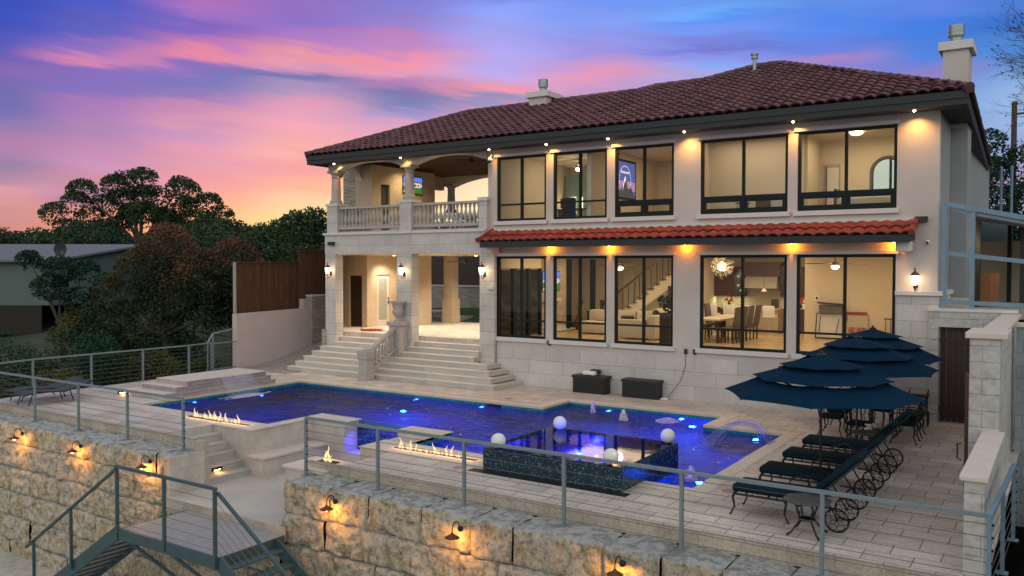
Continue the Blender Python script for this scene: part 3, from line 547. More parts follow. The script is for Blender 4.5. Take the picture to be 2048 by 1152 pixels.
# ---- balcony storey
for x0, x1 in ((-7.52, -7.0), (-3.97, -3.45)):
    p_ = MB().box(x0, x1, -.19, .24, 4.985, 5.97).build('balcony_pier', M['limestone'], house)
    MB().box(x0-.04, x1+.04, -.23, .28, 5.97, 6.06).build('pier_cap', M['trim'], p_, bevel=.008)
MB().box(-.64, -.26, -.20, .0, 5.9, 6.02).build('pier_cap', M['trim'], house, bevel=.008)
COLP = [(.24, 6.06), (.24, 6.12), (.215, 6.13), (.225, 6.17), (.19, 6.21), (.175, 6.25), (.17, 6.6), (.15, 7.0), (.17, 7.02), (.17, 7.05), (.155, 7.06), (.155, 7.12), (.19, 7.14), (.215, 7.19)]
for x, y in ((-7.25, .02), (-3.7, .02), (-6.78, 6.4)):
    c = MB().lathe(COLP, (x, y, 0), 28).build('column', M['precast'], house, smooth=True)
    MB().box(x-.23, x+.23, y-.23, y+.23, 7.19, 7.27).build('capital', M['precast'], c)
def archwall(x0, x1, bays, y0, y1, ztop, spring, crown, name, mat, axis='x', th=.065):
    P = (lambda a, t, z: (a, t, z)) if axis == 'x' else (lambda a, t, z: (t, a, z))
    n = 18; W = MB(); TS = []
    segs = []; cur_ = x0
    for a, c_ in bays:
        if a-cur_ > .001: segs.append(('s', cur_, a))
        segs.append(('a', a, c_)); cur_ = c_
    if x1-cur_ > .001: segs.append(('s', cur_, x1))
    for k, a, c_ in segs:
        if k == 's':
            W.add([P(*q) for q in ((a, y0, spring), (c_, y0, spring), (c_, y1, spring), (a, y1, spring), (a, y0, ztop), (c_, y0, ztop), (c_, y1, ztop), (a, y1, ztop))], [(3, 2, 1, 0), (0, 1, 5, 4), (1, 2, 6, 5), (2, 3, 7, 6), (3, 0, 4, 7)])
        else:
            mid = (a+c_)/2; hw = (c_-a)/2; arc = lambda u, e=0: spring+e+(crown-spring)*(1-abs(u)**2.3)
            us = [-1+2*i/n for i in range(n+1)]; T = MB(); TS.append(T)
            for i in range(n):
                u0, u1 = us[i], us[i+1]; A, B_ = mid+u0*hw, mid+u1*hw; z0_, z1_ = arc(u0), arc(u1)
                W.add([P(*q) for q in ((A, y0, z0_), (B_, y0, z1_), (B_, y0, ztop), (A, y0, ztop), (A, y1, z0_), (B_, y1, z1_), (B_, y1, ztop), (A, y1, ztop))], [(0, 1, 2, 3), (7, 6, 5, 4), (0, 4, 5, 1)])
                ya, yb = y0-.05, y1+.05
                T.add([P(*q) for q in ((A, ya, z0_-.004), (B_, ya, z1_-.004), (B_, ya, z1_+th), (A, ya, z0_+th), (A, yb, z0_-.004), (B_, yb, z1_-.004), (B_, yb, z1_+th), (A, yb, z0_+th))], [(0, 1, 2, 3), (7, 6, 5, 4), (0, 4, 5, 1), (2, 6, 7, 3)])
    o = W.build(name, mat, house); [T.build('arch_moulding', M['trim'], o, smooth=True) for T in TS]; return o
archwall(-7.5, -.36, [(-7.02, -3.95), (-3.47, -.45)], -.12, .16, 7.60, 7.27, 7.52, 'arcade_wall', M['stucco'])
archwall(-9.8, -.36, [(-9.6, -7.0), (-6.56, -2.0)], 6.28, 6.52, 7.75, 7.2, 7.52, 'rear_arcade_wall', M['ivory'])
archwall(.16, 6.4, [(.2, 1.25)], -7.4, -7.16, 7.62, 7.05, 7.45, 'side_arcade_wall', M['ivory'], 'y')
b = MB(); panel(b, 1.25, 4.85, F2, 7.62, -6.8, -6.6, [(1.75, 2.25, F2, 6.92)], 'y'); b.box(-9.5, -6.6, 4.85, 5.05, F2, 7.62); b.build('balcony_tower_wall', M['beige_panels'], house)
b = MB(); b.box(-7.45, -6.801, 1.25, 1.45, F2, 7.62); b.build('tower_pilaster', M['beige_panels'], house)
b = MB(); b.box(-8.2, -7.451, 1.35, 1.6, F2, 7.62); b.build('tower_ledge_stone', M['ledge'], house)
MB().box(-6.78, -6.70, 1.76, 2.24, F2, 6.91).build('balcony_door', simple('grey_door', (.06, .07, .06), .4), house)
# pyramid tray ceiling of dark boards
cc = MB(); x0, x1, y0, y1 = -7.3, -.36, .16, 6.28; xm0, xm1, ym = -4.6, -3.0, 3.2
cc.add([(x0, y0, 7.6), (x1, y0, 7.6), (x1, y1, 7.6), (x0, y1, 7.6), (xm0, ym, 8.25), (xm1, ym, 8.25)], [(0, 1, 5, 4), (1, 2, 5), (2, 3, 4, 5), (3, 0, 4)]); cc.build('board_ceiling', M['ceilwood'], house)
b = MB(); b.box(-.355, -.20, .16, 6.4, F2, 7.6) ; b.build('balcony_side_wall', M['ivory'], house)
# balustrades
def balus(name, xs0, xs1, y, n, axis='x'):
    b = MB(); P = (lambda a, w0, w1, z0, z1, a1: b.box(a, a1, y+w0, y+w1, z0, z1)) if axis == 'x' else (lambda a, w0, w1, z0, z1, a1: b.box(y+w0, y+w1, a, a1, z0, z1))
    P(xs0, -.11, .11, 5.845, 5.93, xs1); P(xs0, -.12, .12, 5.10, 5.20, xs1); P(xs0, -.09, .09, 4.985, 5.035, xs1)
    o = b.build(name, M['precast'], house, bevel=.012)
    for i in range(n):
        t = xs0+(i+.5)*(xs1-xs0)/n; c = (t, y, 5.20) if axis == 'x' else (y, t, 5.20)
        MB().lathe([(r*1.12, z*1.04) for r, z in BP], c, 12).build('baluster', M['precast'], o, smooth=True)
    return o
balus('balustrade', -7.0, -3.97, 0, 17); balus('balustrade', -3.45, -.64, 0, 16); balus('balustrade', .3, 1.3, -7.25, 6, 'y'); balus('balustrade', -6.5, -1.6, 6.4, 26)
b = MB(); b.box(-7.5, -7.06, .55, .95, 4.985, 5.98); b.lathe([(.2, 5.98), (.19, 6.03), (.12, 6.10), (.1, 6.13)], (-7.28, .75, 0), 4); b.build('corner_newel', M['precast'], house, bevel=.02)
# ---- interior shell
b = MB(); b.box(-.55, 12.59, .24, 15.2, F1-.1, F1); b.build('ground_room_floor', masonry('beige_floor_tile', (.52, .40, .25), (.46, .35, .21), (.3, .22, .14), .6, .6, .004, horiz=True, bump=.05, rough=.25, pit=.1), house)
b = MB(); b.box(-.35, 12.59, .24, 15.2, CE1, CE1+.1); b.box(-.35, 12.59, .24, 15.2, CE2, CE2+.08); b.box(-.34, 12.58, .25, 15.2, 4.7, F2); b.build('room_ceiling', M['ivory'], house)
b = MB(); b.box(7.87, 12.59, 7.35, 7.5, F1, CE1); b.box(7.87, 8.0, 7.5, 10.2, F1, CE1); b.box(-2, 7.87, 10.2, 10.35, F1, CE1); b.box(3.6, 3.75, 8.6, 10.2, F1, CE1); b.box(-.34, -.2, .25, .4, F1, CE1); b.box(12.5, 12.585, .25, 7.35, F1, CE1)
b.box(-3, -.36, 9.0, 10.2, F1, CE1); b.box(-.35, -.27, .4, 3.2, 3.7, CE1)
b.build('ground_room_wall', M['ivory'], house)
b = MB()
b.box(-.34, 6.4, 5.2, 5.3, F2, CE2); b.box(6.5, 9.2, 1.75, 1.85, F2, CE2); b.box(9.2, 12.5, 3.3, 3.4, F2, CE2); b.box(9.2, 9.3, 1.85, 3.3, F2, CE2); b.box(3.15, 3.3, .25, 5.2, F2, CE2); b.box(6.4, 6.5, .25, 5.2, F2, CE2); b.box(12.5, 12.585, .25, 5.2, F2, CE2); b.box(-.34, -.27, .25, 5.2, F2, CE2)
b.build('upper_room_wall', M['ivory'], house)
# ------------------------------------------------------------------ deck, pool, spa and courtyard
def cells(mb_top, xs, ys, pred, z, mb_side=None, zb=None, side_pred=None):
    xs = sorted(set(xs)); ys = sorted(set(ys)); In = lambda i, j: 0 <= i < len(xs)-1 and 0 <= j < len(ys)-1 and pred((xs[i]+xs[i+1])/2, (ys[j]+ys[j+1])/2)
    for i in range(len(xs)-1):
        for j in range(len(ys)-1):
            if not In(i, j): continue
            x0, x1, y0, y1 = xs[i], xs[i+1], ys[j], ys[j+1]
            mb_top.add([(x0, y0, z), (x1, y0, z), (x1, y1, z), (x0, y1, z)], [(0, 1, 2, 3)])
            if mb_side is None: continue
            for di, dj, q in ((-1, 0, ((x0, y1), (x0, y0))), (1, 0, ((x1, y0), (x1, y1))), (0, -1, ((x0, y0), (x1, y0))), (0, 1, ((x1, y1), (x0, y1)))):
                if not In(i+di, j+dj):
                    a, c_ = q; mb_side.add([(*a, zb), (*c_, zb), (*c_, z), (*a, z)], [(0, 1, 2, 3)])
M['bluedim'] = emit('added_lamp_lens', (.02, .12, 1), 3)
PR = [(-5.57, -.42, -9.02, -3.34), (-.42, 3.79, -7.33, -3.34), (3.79, 8.24, -8.82, -1.93), (8.24, 10.14, -8.88, -3.33)]
inr = lambda x, y, r: r[0] < x < r[1] and r[2] < y < r[3]
inpool = lambda x, y: any(inr(x, y, r) for r in PR)
SPA = (6.40, 9.25, -9.78, -7.35)
COURT = [(-.14, 3.15, -9.73, -7.85), (0.0, 4.0, -12, -9.6), (-1.5, 0.0, -11.1, -9.73), (.92, 2.62, -7.85, -7.34)]
incourt = lambda x, y: any(inr(x, y, r) for r in COURT)
X0D, X1D, Y0D, Y1D = -9.75, 14.65, -11.02, 0.35
xs = [X0D, X1D, -.14, 3.15, 4.0, 0, -1.5, .92, 2.62, 12.83]+[r[k] for r in PR for k in (0, 1)]+[SPA[0], SPA[1]]
ys = [Y0D, Y1D, -9.73, -7.85, -9.6, -11.1, -7.34]+[r[k] for r in PR for k in (2, 3)]+[SPA[2], SPA[3]]
top, side = MB(), MB()
indeck = lambda x, y: X0D < x < X1D and Y0D < y < Y1D and not inpool(x, y) and not incourt(x, y) and not inr(x, y, SPA)
cells(top, xs, ys, indeck, 0.0)
dk = top.build('pool_deck', M['travertine']); tag(dk, kind='structure')
# outer edge course of the deck
b = MB(); b.box(X0D, -1.5, Y0D-.05, Y0D, -.22, .003); b.box(-1.5, -.31, Y0D-.07, Y0D-.03, -1.0, .003); b.box(3.15, X1D-.0, Y0D-.05, Y0D, -.22, .003)
o = b.build('deck_edge', M['deckfascia']); tag(o, kind='structure')
# coping: a 30 cm border laid round the pool
cp = MB(); w = .30
def cop(x0, x1, y0, y1): cp.box(x0, x1, y0, y1, -.05, .006)
cop(-5.57-w, -5.57, -9.02, -3.34); cop(-5.57-w, 3.79-.0, -3.34, -3.34+w); cop(3.79-w, 3.79, -3.34+w, -1.93+w); cop(3.79, 8.24+w, -1.93, -1.93+w); cop(8.24, 8.24+w, -3.33, -1.93); cop(8.24+w, 10.14+w, -3.33, -3.33+w); cop(10.14, 10.14+w, -8.88-w, -3.33); cop(9.25, 10.14, -8.88-w, -8.88); cop(-5.57-w, -.42, -9.02-w, -9.02)
o = cp.build('pool_coping', M['coping']); tag(o, kind='structure')
# basin
fl, sd_, wl = MB(), MB(), MB()
pxs = [r[k] for r in PR for k in (0, 1)]+[SPA[0], SPA[1]]; pys = [r[k] for r in PR for k in (2, 3)]+[SPA[2], SPA[3]]
inwater = lambda x, y: inpool(x, y) and not inr(x, y, SPA)
cells(fl, pxs, pys, inwater, -1.35)
def edges(mb, z0, z1, inset=0):
    X_, Y_ = sorted(set(pxs)), sorted(set(pys)); In = lambda i, j: 0 <= i < len(X_)-1 and 0 <= j < len(Y_)-1 and inpool((X_[i]+X_[i+1])/2, (Y_[j]+Y_[j+1])/2)
    for i in range(len(X_)-1):
        for j in range(len(Y_)-1):
            if not In(i, j): continue
            x0, x1, y0, y1 = X_[i]+inset, X_[i+1]-inset, Y_[j]+inset, Y_[j+1]-inset
            for di, dj, a, c_ in ((-1, 0, (x0, y0), (x0, y1)), (1, 0, (x1, y1), (x1, y0)), (0, -1, (x1, y0), (x0, y0)), (0, 1, (x0, y1), (x1, y1))):
                if not In(i+di, j+dj):
                    if z1 > -.1 and dj == -1 and .9 < (x0+x1)/2 < 2.7 and 0: continue
                    mb.add([(*a, z0), (*c_, z0), (*c_, z1), (*a, z1)], [(0, 1, 2, 3)])
edges(sd_, -1.35, -.26); edges(wl, -.26, -.05)
pool = thing('swimming_pool', 'large blue-lit swimming pool in the pale paved deck before the house', 'pool', (2, -6, -1.35))
fl.build('pool_floor', M['pooltile'], pool); sd_.build('pool_wall', M['pooltile'], pool); wl.build('waterline_band', M['waterline'], pool)
def wgrid():
    gs = .07; bx = sorted({r[k] for r in PR for k in (0, 1)}|{SPA[0], SPA[1]}); by = sorted({r[k] for r in PR for k in (2, 3)}|{SPA[2], SPA[3]})
    def fine(L_): return np.array(sorted({round(v, 5) for a_, b_ in zip(L_, L_[1:]) for v in np.linspace(a_, b_, max(2, int((b_-a_)/gs)+1))}))
    X_, Y_ = fine(bx), fine(by); G = np.stack(np.meshgrid(X_, Y_, indexing='ij'), -1); P3 = np.concatenate([G, np.zeros(G.shape[:2]+(1,))], -1)
    W_ = P3.copy(); W_[..., 0] += .35*vnoise(P3, .9, 2, 5); W_[..., 1] += .35*vnoise(P3, .9, 2, 6)
    h = .022*(vnoise(W_, 2.4, 2, 3)-.5)+.015*(vnoise(W_, 5.5, 2, 8)-.5); P3[..., 2] = -.125+h
    nx_, ny_ = len(X_), len(Y_); cx_ = (X_[:-1]+X_[1:])/2; cy_ = (Y_[:-1]+Y_[1:])/2
    F_ = [(i*ny_+j, (i+1)*ny_+j, (i+1)*ny_+j+1, i*ny_+j+1) for i in range(nx_-1) for j in range(ny_-1) if inwater(cx_[i], cy_[j])]
    return fast_mesh('pool_water', P3.reshape(-1, 3), F_, M['water'], None, True)
wobj = wgrid(); tag(wobj, kind='structure')
for (x, y, e, lbl) in ((-4.87, -5.49, 34, 'blue underwater lamp below the sheet waterfall'), (-.53, -3.40, 20, 'blue underwater lamp in the far pool wall facing the stairs'), (1.83, -3.40, 20, 'blue underwater lamp beside the dark skimmer slot'), (5.07, -1.98, 30, 'blue underwater lamp beside the purple bubbler'), (7.17, -1.98, 30, 'blue underwater lamp behind the third bubbler'), (9.55, -3.45, 42, 'blue underwater lamp beneath the arching jet'), (-5.45, -7.4, 14, 'small blue underwater lamp at the left pool end')):
    t = thing('pool_light', lbl, 'pool light', (x, y, -.30), group='underwater lamps of the pool')
    MB().lathe([(.06, -.04), (.07, 0), (.05, .02)], (x, y, -.30), 12).build('ring', M['steel'], t)
    MB().sphere((x, y, -.27), .038, 12).build('lens', M['blue_bulb'], t, smooth=True)
    light('pool_glow', 'SPOT', (x, y-.04 if y > -4 else y, -.27), e*7, (.01, .10, 1), t, dir=(0, -1, -.30) if y > -4 else (1, .15, -.3), spot_size=R(128), spot_blend=.9, shadow_soft_size=.05)
# added fill lamps: unseen lights under the surface that make the pool bluer
for x, y, lbl in ((9.9, -7.9, 'added blue fill lamp under the bubbler in the near right corner'), (7.8, -2.9, 'added blue fill lamp low on the shallow shelf'), (0.5, -5.2, 'added blue fill lamp in the middle of the pool'), (4.6, -6.6, 'added blue fill lamp in the pool beside the spa'), (-3.0, -8.7, 'added blue fill lamp by the near left pool wall')):
    t = thing('pool_light', lbl, 'pool light', (x, y, -1.2), group='added fill lamps of the pool'); MB().lathe([(.06, 0), (.05, .03), (.02, .04)], (x, y, -1.34), 10).build('lens', M['bluedim'], t, smooth=True)
    light('pool_glow', 'POINT', (x, y, -.22), 120, (.004, .12, 1), t, shadow_soft_size=.06)
# overflow lip between the two piers, lit blue
of = thing('overflow_wall', 'dark blue tiled overflow wall between the two stone piers', 'pool wall', (1.77, -7.4, -1))
MB().box(.92, 2.62, -7.40, -7.331, -.75, -.14).build('tiled_face', M['spatile'], of)
MB().box(.92, 2.62, -7.85, -7.401, -.98, -.72).build('catch_ledge', M['cladding'], of)
light('ledge_glow', 'AREA', (1.77, -7.75, -.3), 16, (.05, .03, 1), of, dir=(0, .5, -1), shape='RECTANGLE', size=1.5, size_y=.1)
def structure(mb, name, m, **k): o = mb.build(name, m, None, **k); tag(o, kind='structure'); return o
# piers and cheek walls of the courtyard (set 4 mm below / beside the deck sheet)
cw = thing('pool_retaining_wall', 'travertine clad pool side wall with a built-in bench around the sunken courtyard', 'wall', (0, -9, -1))
b = MB(); b.box(-1.5, -.14, -9.73, -9.70, -1.0, -.004); b.box(-.17, -.14, -9.70, -7.85, -1, -.004); b.box(-.17, .92, -7.85, -7.82, -1, -.004); b.box(.89, .92, -7.82, -7.34, -1, -.004); b.build('cladding', M['cladding'], cw)
b = MB(); b.box(-.14, .34, -9.81, -7.851, -1.0, -.60); b.build('bench_base', M['cladding'], cw); MB().box(-.14, .40, -9.86, -7.851, -.60, -.54).build('bench_seat', M['coping'], cw, bevel=.01)
MB().box(-1.55, -.10, -9.77, -9.36, -.003, .012).box(-.42, -.10, -9.36, -7.80, -.003, .012).box(-.42, .96, -7.80, -7.28, -.003, .012).build('wall_cap', M['coping'], cw)
cw2 = thing('fire_wall', 'raised travertine wall block holding the right fire strip', 'wall', (3.2, -8.7, -1))
b = MB(); b.box(2.62, 3.15, -7.85, -7.82, -1, -.004); b.box(2.62, 2.65, -7.82, -7.34, -1, -.004); b.box(3.15, 4.02, -9.64, -9.60, -1, -.004); b.box(3.12, 3.15, -9.60, -7.85, -1, -.004); b.build('cladding', M['cladding'], cw2)
MB().box(2.58, 3.82, -7.88, -7.30, -.003, .012).box(3.11, 6.39, -9.66, -8.80, -.003, .012).build('wall_cap', M['coping'], cw2)
structure(MB().box(-1.9, 4.0, -11.0, -7.3, -1.3, -1.0).box(-.0, 3.36, -12.0, -11.001, -1.3, -1.0), 'courtyard_floor', simple('courtyard_travertine', (.50, .455, .40), .7, var=.3, scale=1.2, bump=.3))
structure(MB().box(0.0, 3.55, -12.06, -12.001, -1.28, -1.003), 'courtyard_edge', M['deckfascia'])
b = MB()
for k, (x0, z) in enumerate(((-1.5, -.18), (-1.23, -.35), (-.97, -.53), (-.73, -.72), (-.45, -.87))):
    b.box(x0, 0.0 if k < 2 else [0, 0, -.45+.45, -.30+.3, -.14+.14][k], -11.1, -9.731, -1.0, z)
b = MB()
lv = [(-1.5, -1.23, -.17), (-1.23, -.97, -.34), (-.97, -.73, -.52), (-.73, -.45, -.70), (-.45, -.12, -.86)]
for x0, x1, z in lv: b.box(x0, x1, -11.1, -9.731, -1.0, z-.03); b.box(x0, x1+.02, -11.1, -9.731, z-.03, z)
b.box(-1.55, -1.502, -11.1, -9.731, -1.0, -.004); cs = thing('courtyard_steps', 'short flight of pale steps down from the deck into the sunken courtyard', 'steps', (-.8, -10.4, -1)); b.build('step_block', M['step'], cs)
def steplight(x, y, z, lbl, e=2.5):
    t = thing('step_light', lbl, 'step light', (x, y, z), group='recessed step lights')
    MB().box(x-.01, x+.012, y-.14, y+.14, z-.04, z+.04).build('housing', M['darkmetal'], t); MB().box(x+.012, x+.016, y-.08, y+.08, z-.028, z-.012).build('lens', M['orange_bulb'], t)
    light('step_glow', 'AREA', (x+.05, y, z-.02), e, ORANGE, t, dir=(.6, 0, -1), shape='RECTANGLE', size=.04, size_y=.2)
steplight(-.445, -10.45, -.785, 'glowing amber light set in the lower courtyard steps', 1.2); steplight(-.97, -10.9, -.43, 'amber light in the upper courtyard riser', 1.6)
# fire features
def flames(root, pts, hs):
    for (x, y, z), h in zip(pts, hs):
        n = 7; prof = []; ph = random.random()*6; L_ = []
        for i in range(n+1):
            t = i/n; L_.append((x+.035*math.sin(ph+t*5)*t*h/.15, y+.02*math.cos(ph*2+t*4)*t, z+h*t))
        rs = [max(.001, (.02+.012*math.sin(math.pi*min(1, t*1.6)))*(1-t)**.7*(h/.15)**.4) for t in [i/n for i in range(n+1)]]
        MB().tube(L_, rs, 8).build('flame', M['flame'], root, smooth=True)
def firestrip(x0, x1, y, lbl, n):
    t = thing('fire_strip', lbl, 'fire strip', ((x0+x1)/2, y, 0), group='linear gas fire strips')
    MB().box(x0, x1, y-.05, y+.05, .002, .018).build('burner_tray', M['darkmetal'], t)
    rr = random.Random(int(x0*10)+5); flames(t, [(x0+.12+(x1-x0-.5)*(i+rr.random()*.8)/n, y+rr.uniform(-.02, .02), .015) for i in range(n)], [rr.choice([.05, .08, .11, .15, .22]) for i in range(n)])
    light('fire_glow', 'AREA', ((x0+x1)/2, y, .12), 5, (1, .55, .22), t, dir=(0, 0, -1), shape='RECTANGLE', size=x1-x0, size_y=.05)
firestrip(-2.9, -.62, -9.40, 'line of white gas flames on the left pool wall', 22); firestrip(3.82, 5.9, -9.30, 'line of white gas flames beside the raised spa', 20)
fp = thing('fire_pit', 'low stone fire pit with a single orange flame at the courtyard corner', 'fire pit', (3.2, -10.7, -1))
MB().box(2.68, 3.98, -11.22, -10.35, -1, -.17).build('base', M['cladding'], fp); MB().box(2.62, 3.72, -11.26, -10.32, -.17, -.115).build('slab', M['coping'], fp, bevel=.008); MB().box(3.0, 3.46, -10.72, -10.52, -.114, -.10).build('burner_tray', M['darkmetal'], fp)
flames(fp, [(3.12, -10.6, -.11), (3.18, -10.62, -.11), (3.24, -10.6, -.11), (3.31, -10.63, -.11)], [.2, .34, .26, .15]); light('fire_glow', 'POINT', (3.2, -10.6, .1), 5, (1, .42, .10), fp, shadow_soft_size=.05)
# spa
spa = thing('spa', 'raised square spa clad in speckled dark blue mosaic at the near pool edge', 'spa', (7.8, -8.6, -.2))
b = MB(); b.box(6.40, 9.25, -9.78, -9.60, -.2, .405); b.box(9.07, 9.25, -9.60, -7.35, -1.3, .405); b.box(6.40, 6.58, -9.60, -7.35, -1.3, .405); b.box(6.58, 9.07, -7.53, -7.35, -1.3, .405); b.build('mosaic_wall', M['spatile'], spa)
b = MB(); b.box(6.58, 9.07, -9.6, -7.53, -.5, -.45)
for q in ((6.58, 7.2, -9.6, -7.53), (8.75, 9.07, -9.6, -7.53), (7.2, 8.75, -9.6, -9.3), (7.2, 8.75, -8.2, -7.53)): b.box(*q, -.45, .12)
b.build('bench', M['pooltile'], spa)
b = MB(); [b.box(*q) for q in ((7.18, 8.77, -8.23, -8.17, .12, .135), (7.17, 7.23, -9.3, -8.23, .12, .135))]; b.build('bench_trim', simple('pale_blue_tile_trim', (.18, .32, .45), .3, bump=0), spa)
o = MB().add([(6.41, -9.77, .412), (9.24, -9.77, .412), (9.24, -7.36, .412), (6.41, -7.36, .412)], [(0, 1, 2, 3)]).build('spa_water', M['stillwater'], spa)
light('spa_glow', 'POINT', (7.4, -7.9, .2), 60, (.03, .05, 1), spa, shadow_soft_size=.04); light('spa_glow', 'POINT', (8.0, -8.8, -.3), 120, (.03, .05, 1), spa, shadow_soft_size=.04)
MB().sphere((8.6, -7.60, -.1), .03, 8).build('lens', M['blue_bulb'], spa)
light('corner_glow', 'POINT', (9.7, -8.3, -.5), 60, (.03, .04, 1), spa, shadow_soft_size=.05)
b = MB(); b.box(6.2, 9.42, -10.02, -9.79, -.02, .004); structure(b, 'spa_drain_slot', M['darkmetal'])
for x, y, l in ((6.72, -7.5, 'far left spa corner'), (9.10, -7.5, 'far right spa corner'), (6.66, -9.66, 'near left spa corner'), (8.98, -9.66, 'near right spa corner')):
    o = MB().sphere((x, y, .548), .138, 28).build('globe', M['white'], None, smooth=True); tag(o, 'white glossy globe resting at the '+l, 'globe', 'white globes around the spa')
for x, y in ((8.62, -9.5), (9.08, -9.72)):
    t = thing('candle', 'small amber glowing candle %s the near right globe on the spa' % ('left of' if x < 9 else 'right of'), 'candle', (x, y, .41), group='candles on the spa')
    MB().lathe([(.03, 0), (.045, .03), (.04, .06), (.02, .08)], (x, y, .415), 12).build('glass', emit('amber_glass', (1, .38, .05), 1.3), t, smooth=True); light('candle_glow', 'POINT', (x, y, .62), .12, ORANGE, t, shadow_soft_size=.04)
# water effects
def bubbler(x, y, h, r, mt, lbl):
    V = []; n, m_ = 20, 14
    P = np.zeros((m_+1, n+1, 3))
    for i in range(m_+1):
        t = i/m_
        for j in range(n+1):
            a = 2*math.pi*j/n; rr = r*(1.15-t)**.8*(1+.25*(vnoise(np.array([[math.cos(a)*2, math.sin(a)*2, t*4+x]]), 1.7)[0]-.5)*2); rr = rr if t < .97 else rr*.3
            P[i, j] = (x+rr*math.cos(a)*(1 if t < .9 else .7), y+rr*math.sin(a), -.13+h*t)
    P[:, -1] = P[:, 0]
    o = MB().grid(P).build('water_bubbler', mt, None, smooth=True); tag(o, lbl, 'bubbler', 'foaming pool bubblers')
def foam(name, c, s, a=.75):
    m = Mt(name); m.base(c).rough(.5); e = m.b; e.inputs['Emission Color'].default_value = (*c, 1); e.inputs['Emission Strength'].default_value = 0
    e.inputs['Subsurface Weight'].default_value = .0; n = m.noise(16, 4, .7, m.pos); t = m.n('ShaderNodeBsdfTransparent'); x = m.n('ShaderNodeMixShader'); m.L.new(m.ramp(n, [(.35, (1-a,)*3), (.6, (min(1, 1.5-a),)*3)]), x.inputs[0])
    m.L.new(e.outputs[0], x.inputs[1]); m.L.new(t.outputs[0], x.inputs[2]); m.L.new(x.outputs[0], m.out.inputs[0]); m.bump(n, 1, .03); return m.m
FW = foam('white_foam', (.75, .75, .9), 0, .95); FV = foam('violet_lit_foam', (.62, .5, .95), 0, .9)
bubbler(4.89, -2.58, .34, .07, FV, 'tall violet lit water bubbler at the left of the shelf'); bubbler(6.08, -3.18, .29, .11, FW, 'white foaming water bubbler in the middle of the shelf'); bubbler(7.07, -2.69, .10, .28, FV, 'low blue swirl of water at the right of the shelf'); bubbler(9.72, -7.9, .28, .13, FV, 'blue lit bubbler in the near right pool corner')
light('bubbler_glow', 'SPOT', (4.85, -2.75, -.10), 5, (.35, .12, 1), None, dir=(0.1, .25, 1), spot_size=R(70)); light('bubbler_glow', 'SPOT', (9.75, -8.1, -.10), 9, (.04, .08, 1), None, dir=(0, .3, 1), spot_size=R(80))
# arching jet of many thin strands
m = Mt('water_strands'); t_ = m.n('ShaderNodeBsdfTransparent'); e = m.n('ShaderNodeBsdfPrincipled', {'Base Color': (.35, .35, .85, 1), 'Roughness': .2}); x_ = m.n('ShaderNodeMixShader', {0: .45}); m.L.new(t_.outputs[0], x_.inputs[1]); m.L.new(e.outputs[0], x_.inputs[2]); m.L.new(x_.outputs[0], m.out.inputs[0]); STR = m.m
jet = thing('arching_jet', 'violet lit arch of thin water jets at the right end of the pool', 'water jet', (10.2, -4.3, 0)); jb = MB(); rr = random.Random(3)
for k in range(20):
    a = np.array([10.22, -5.0+1.15*k/25*1.0+.0, .0]); e_ = np.array([8.75+rr.random()*.35, -5.35+.75*rr.random(), -.12]); h = .50+.05*rr.random(); a[1] = -4.75+.5*k/20
    jb.tube([tuple(a*(1-t)+e_*t+np.array([0, 0, h*4*t*(1-t)*(1-.15*t)])) for t in np.linspace(0, 1, 16)], .0035, 4, False)
jb.build('water_strands', STR, jet)
light('jet_glow', 'SPOT', (10.0, -4.6, -.05), 9, (.25, .06, 1), jet, dir=(-.35, 0, 1), spot_size=R(75))
# sheet waterfall wall at the left end
wf = thing('waterfall_wall', 'stepped stone waterfall wall beside the left end of the pool', 'water feature', (-6.4, -6.1, 0))
WL = masonry('violet_grey_split_stone', (.50, .43, .44), (.36, .30, .32), (.2, .17, .18), .5, .11, .004, bump=.8, bd=.03, jitter=.03)
b = MB()
for (x0, x1, y0, y1, z0, z1) in ((-7.05, -5.66, -7.50, -4.66, .30, .43), (-7.3, -5.655, -7.85, -4.46, .15, .30), (-7.55, -5.65, -8.2, -4.28, .004, .15)): b.box(x0, x1, y0, y1, z0, z1)
b.build('stone_courses', WL, wf)
for (x0, x1, y0, y1, z1) in ((-7.08, -5.62, -7.53, -4.63, .43),): MB().box(x0, x1, y0, y1, z1+.001, z1+.022).build('cap_slab', M['coping'], wf)
b = MB(); rr = random.Random(5)
for k in range(60):
    y = -6.45+1.15*k/60+rr.uniform(-.01, .01); b.tube([(-5.62, y, .44), (-5.50, y, .41), (-5.28-rr.random()*.05, y+.02, .18), (-5.10-rr.random()*.1, y+.03, -.12)], .0035, 3, False)
for q in ((-7.33, -5.63, -7.88, -7.501, .30), (-7.33, -5.63, -4.659, -4.43, .30), (-7.58, -5.63, -8.23, -7.851, .15), (-7.58, -5.63, -4.459, -4.25, .15)): MB().box(q[0], q[1], q[2], q[3], q[4]+.001, q[4]+.018).build('step_slab', M['coping'], wf)
m = Mt('falling_sheet'); t_ = m.n('ShaderNodeBsdfTransparent'); e = m.n('ShaderNodeBsdfPrincipled', {'Base Color': (.75, .75, .95, 1), 'Roughness': .2}); x_ = m.n('ShaderNodeMixShader', {0: .22}); m.L.new(t_.outputs[0], x_.inputs[1]); m.L.new(e.outputs[0], x_.inputs[2]); m.L.new(x_.outputs[0], m.out.inputs[0]); b.build('falling_water', m.m, wf)
light('fall_glow', 'SPOT', (-5.0, -5.9, -.1), 7, (.10, .10, 1), wf, dir=(-.3, 0, 1), spot_size=R(90))
b = MB(); V = []
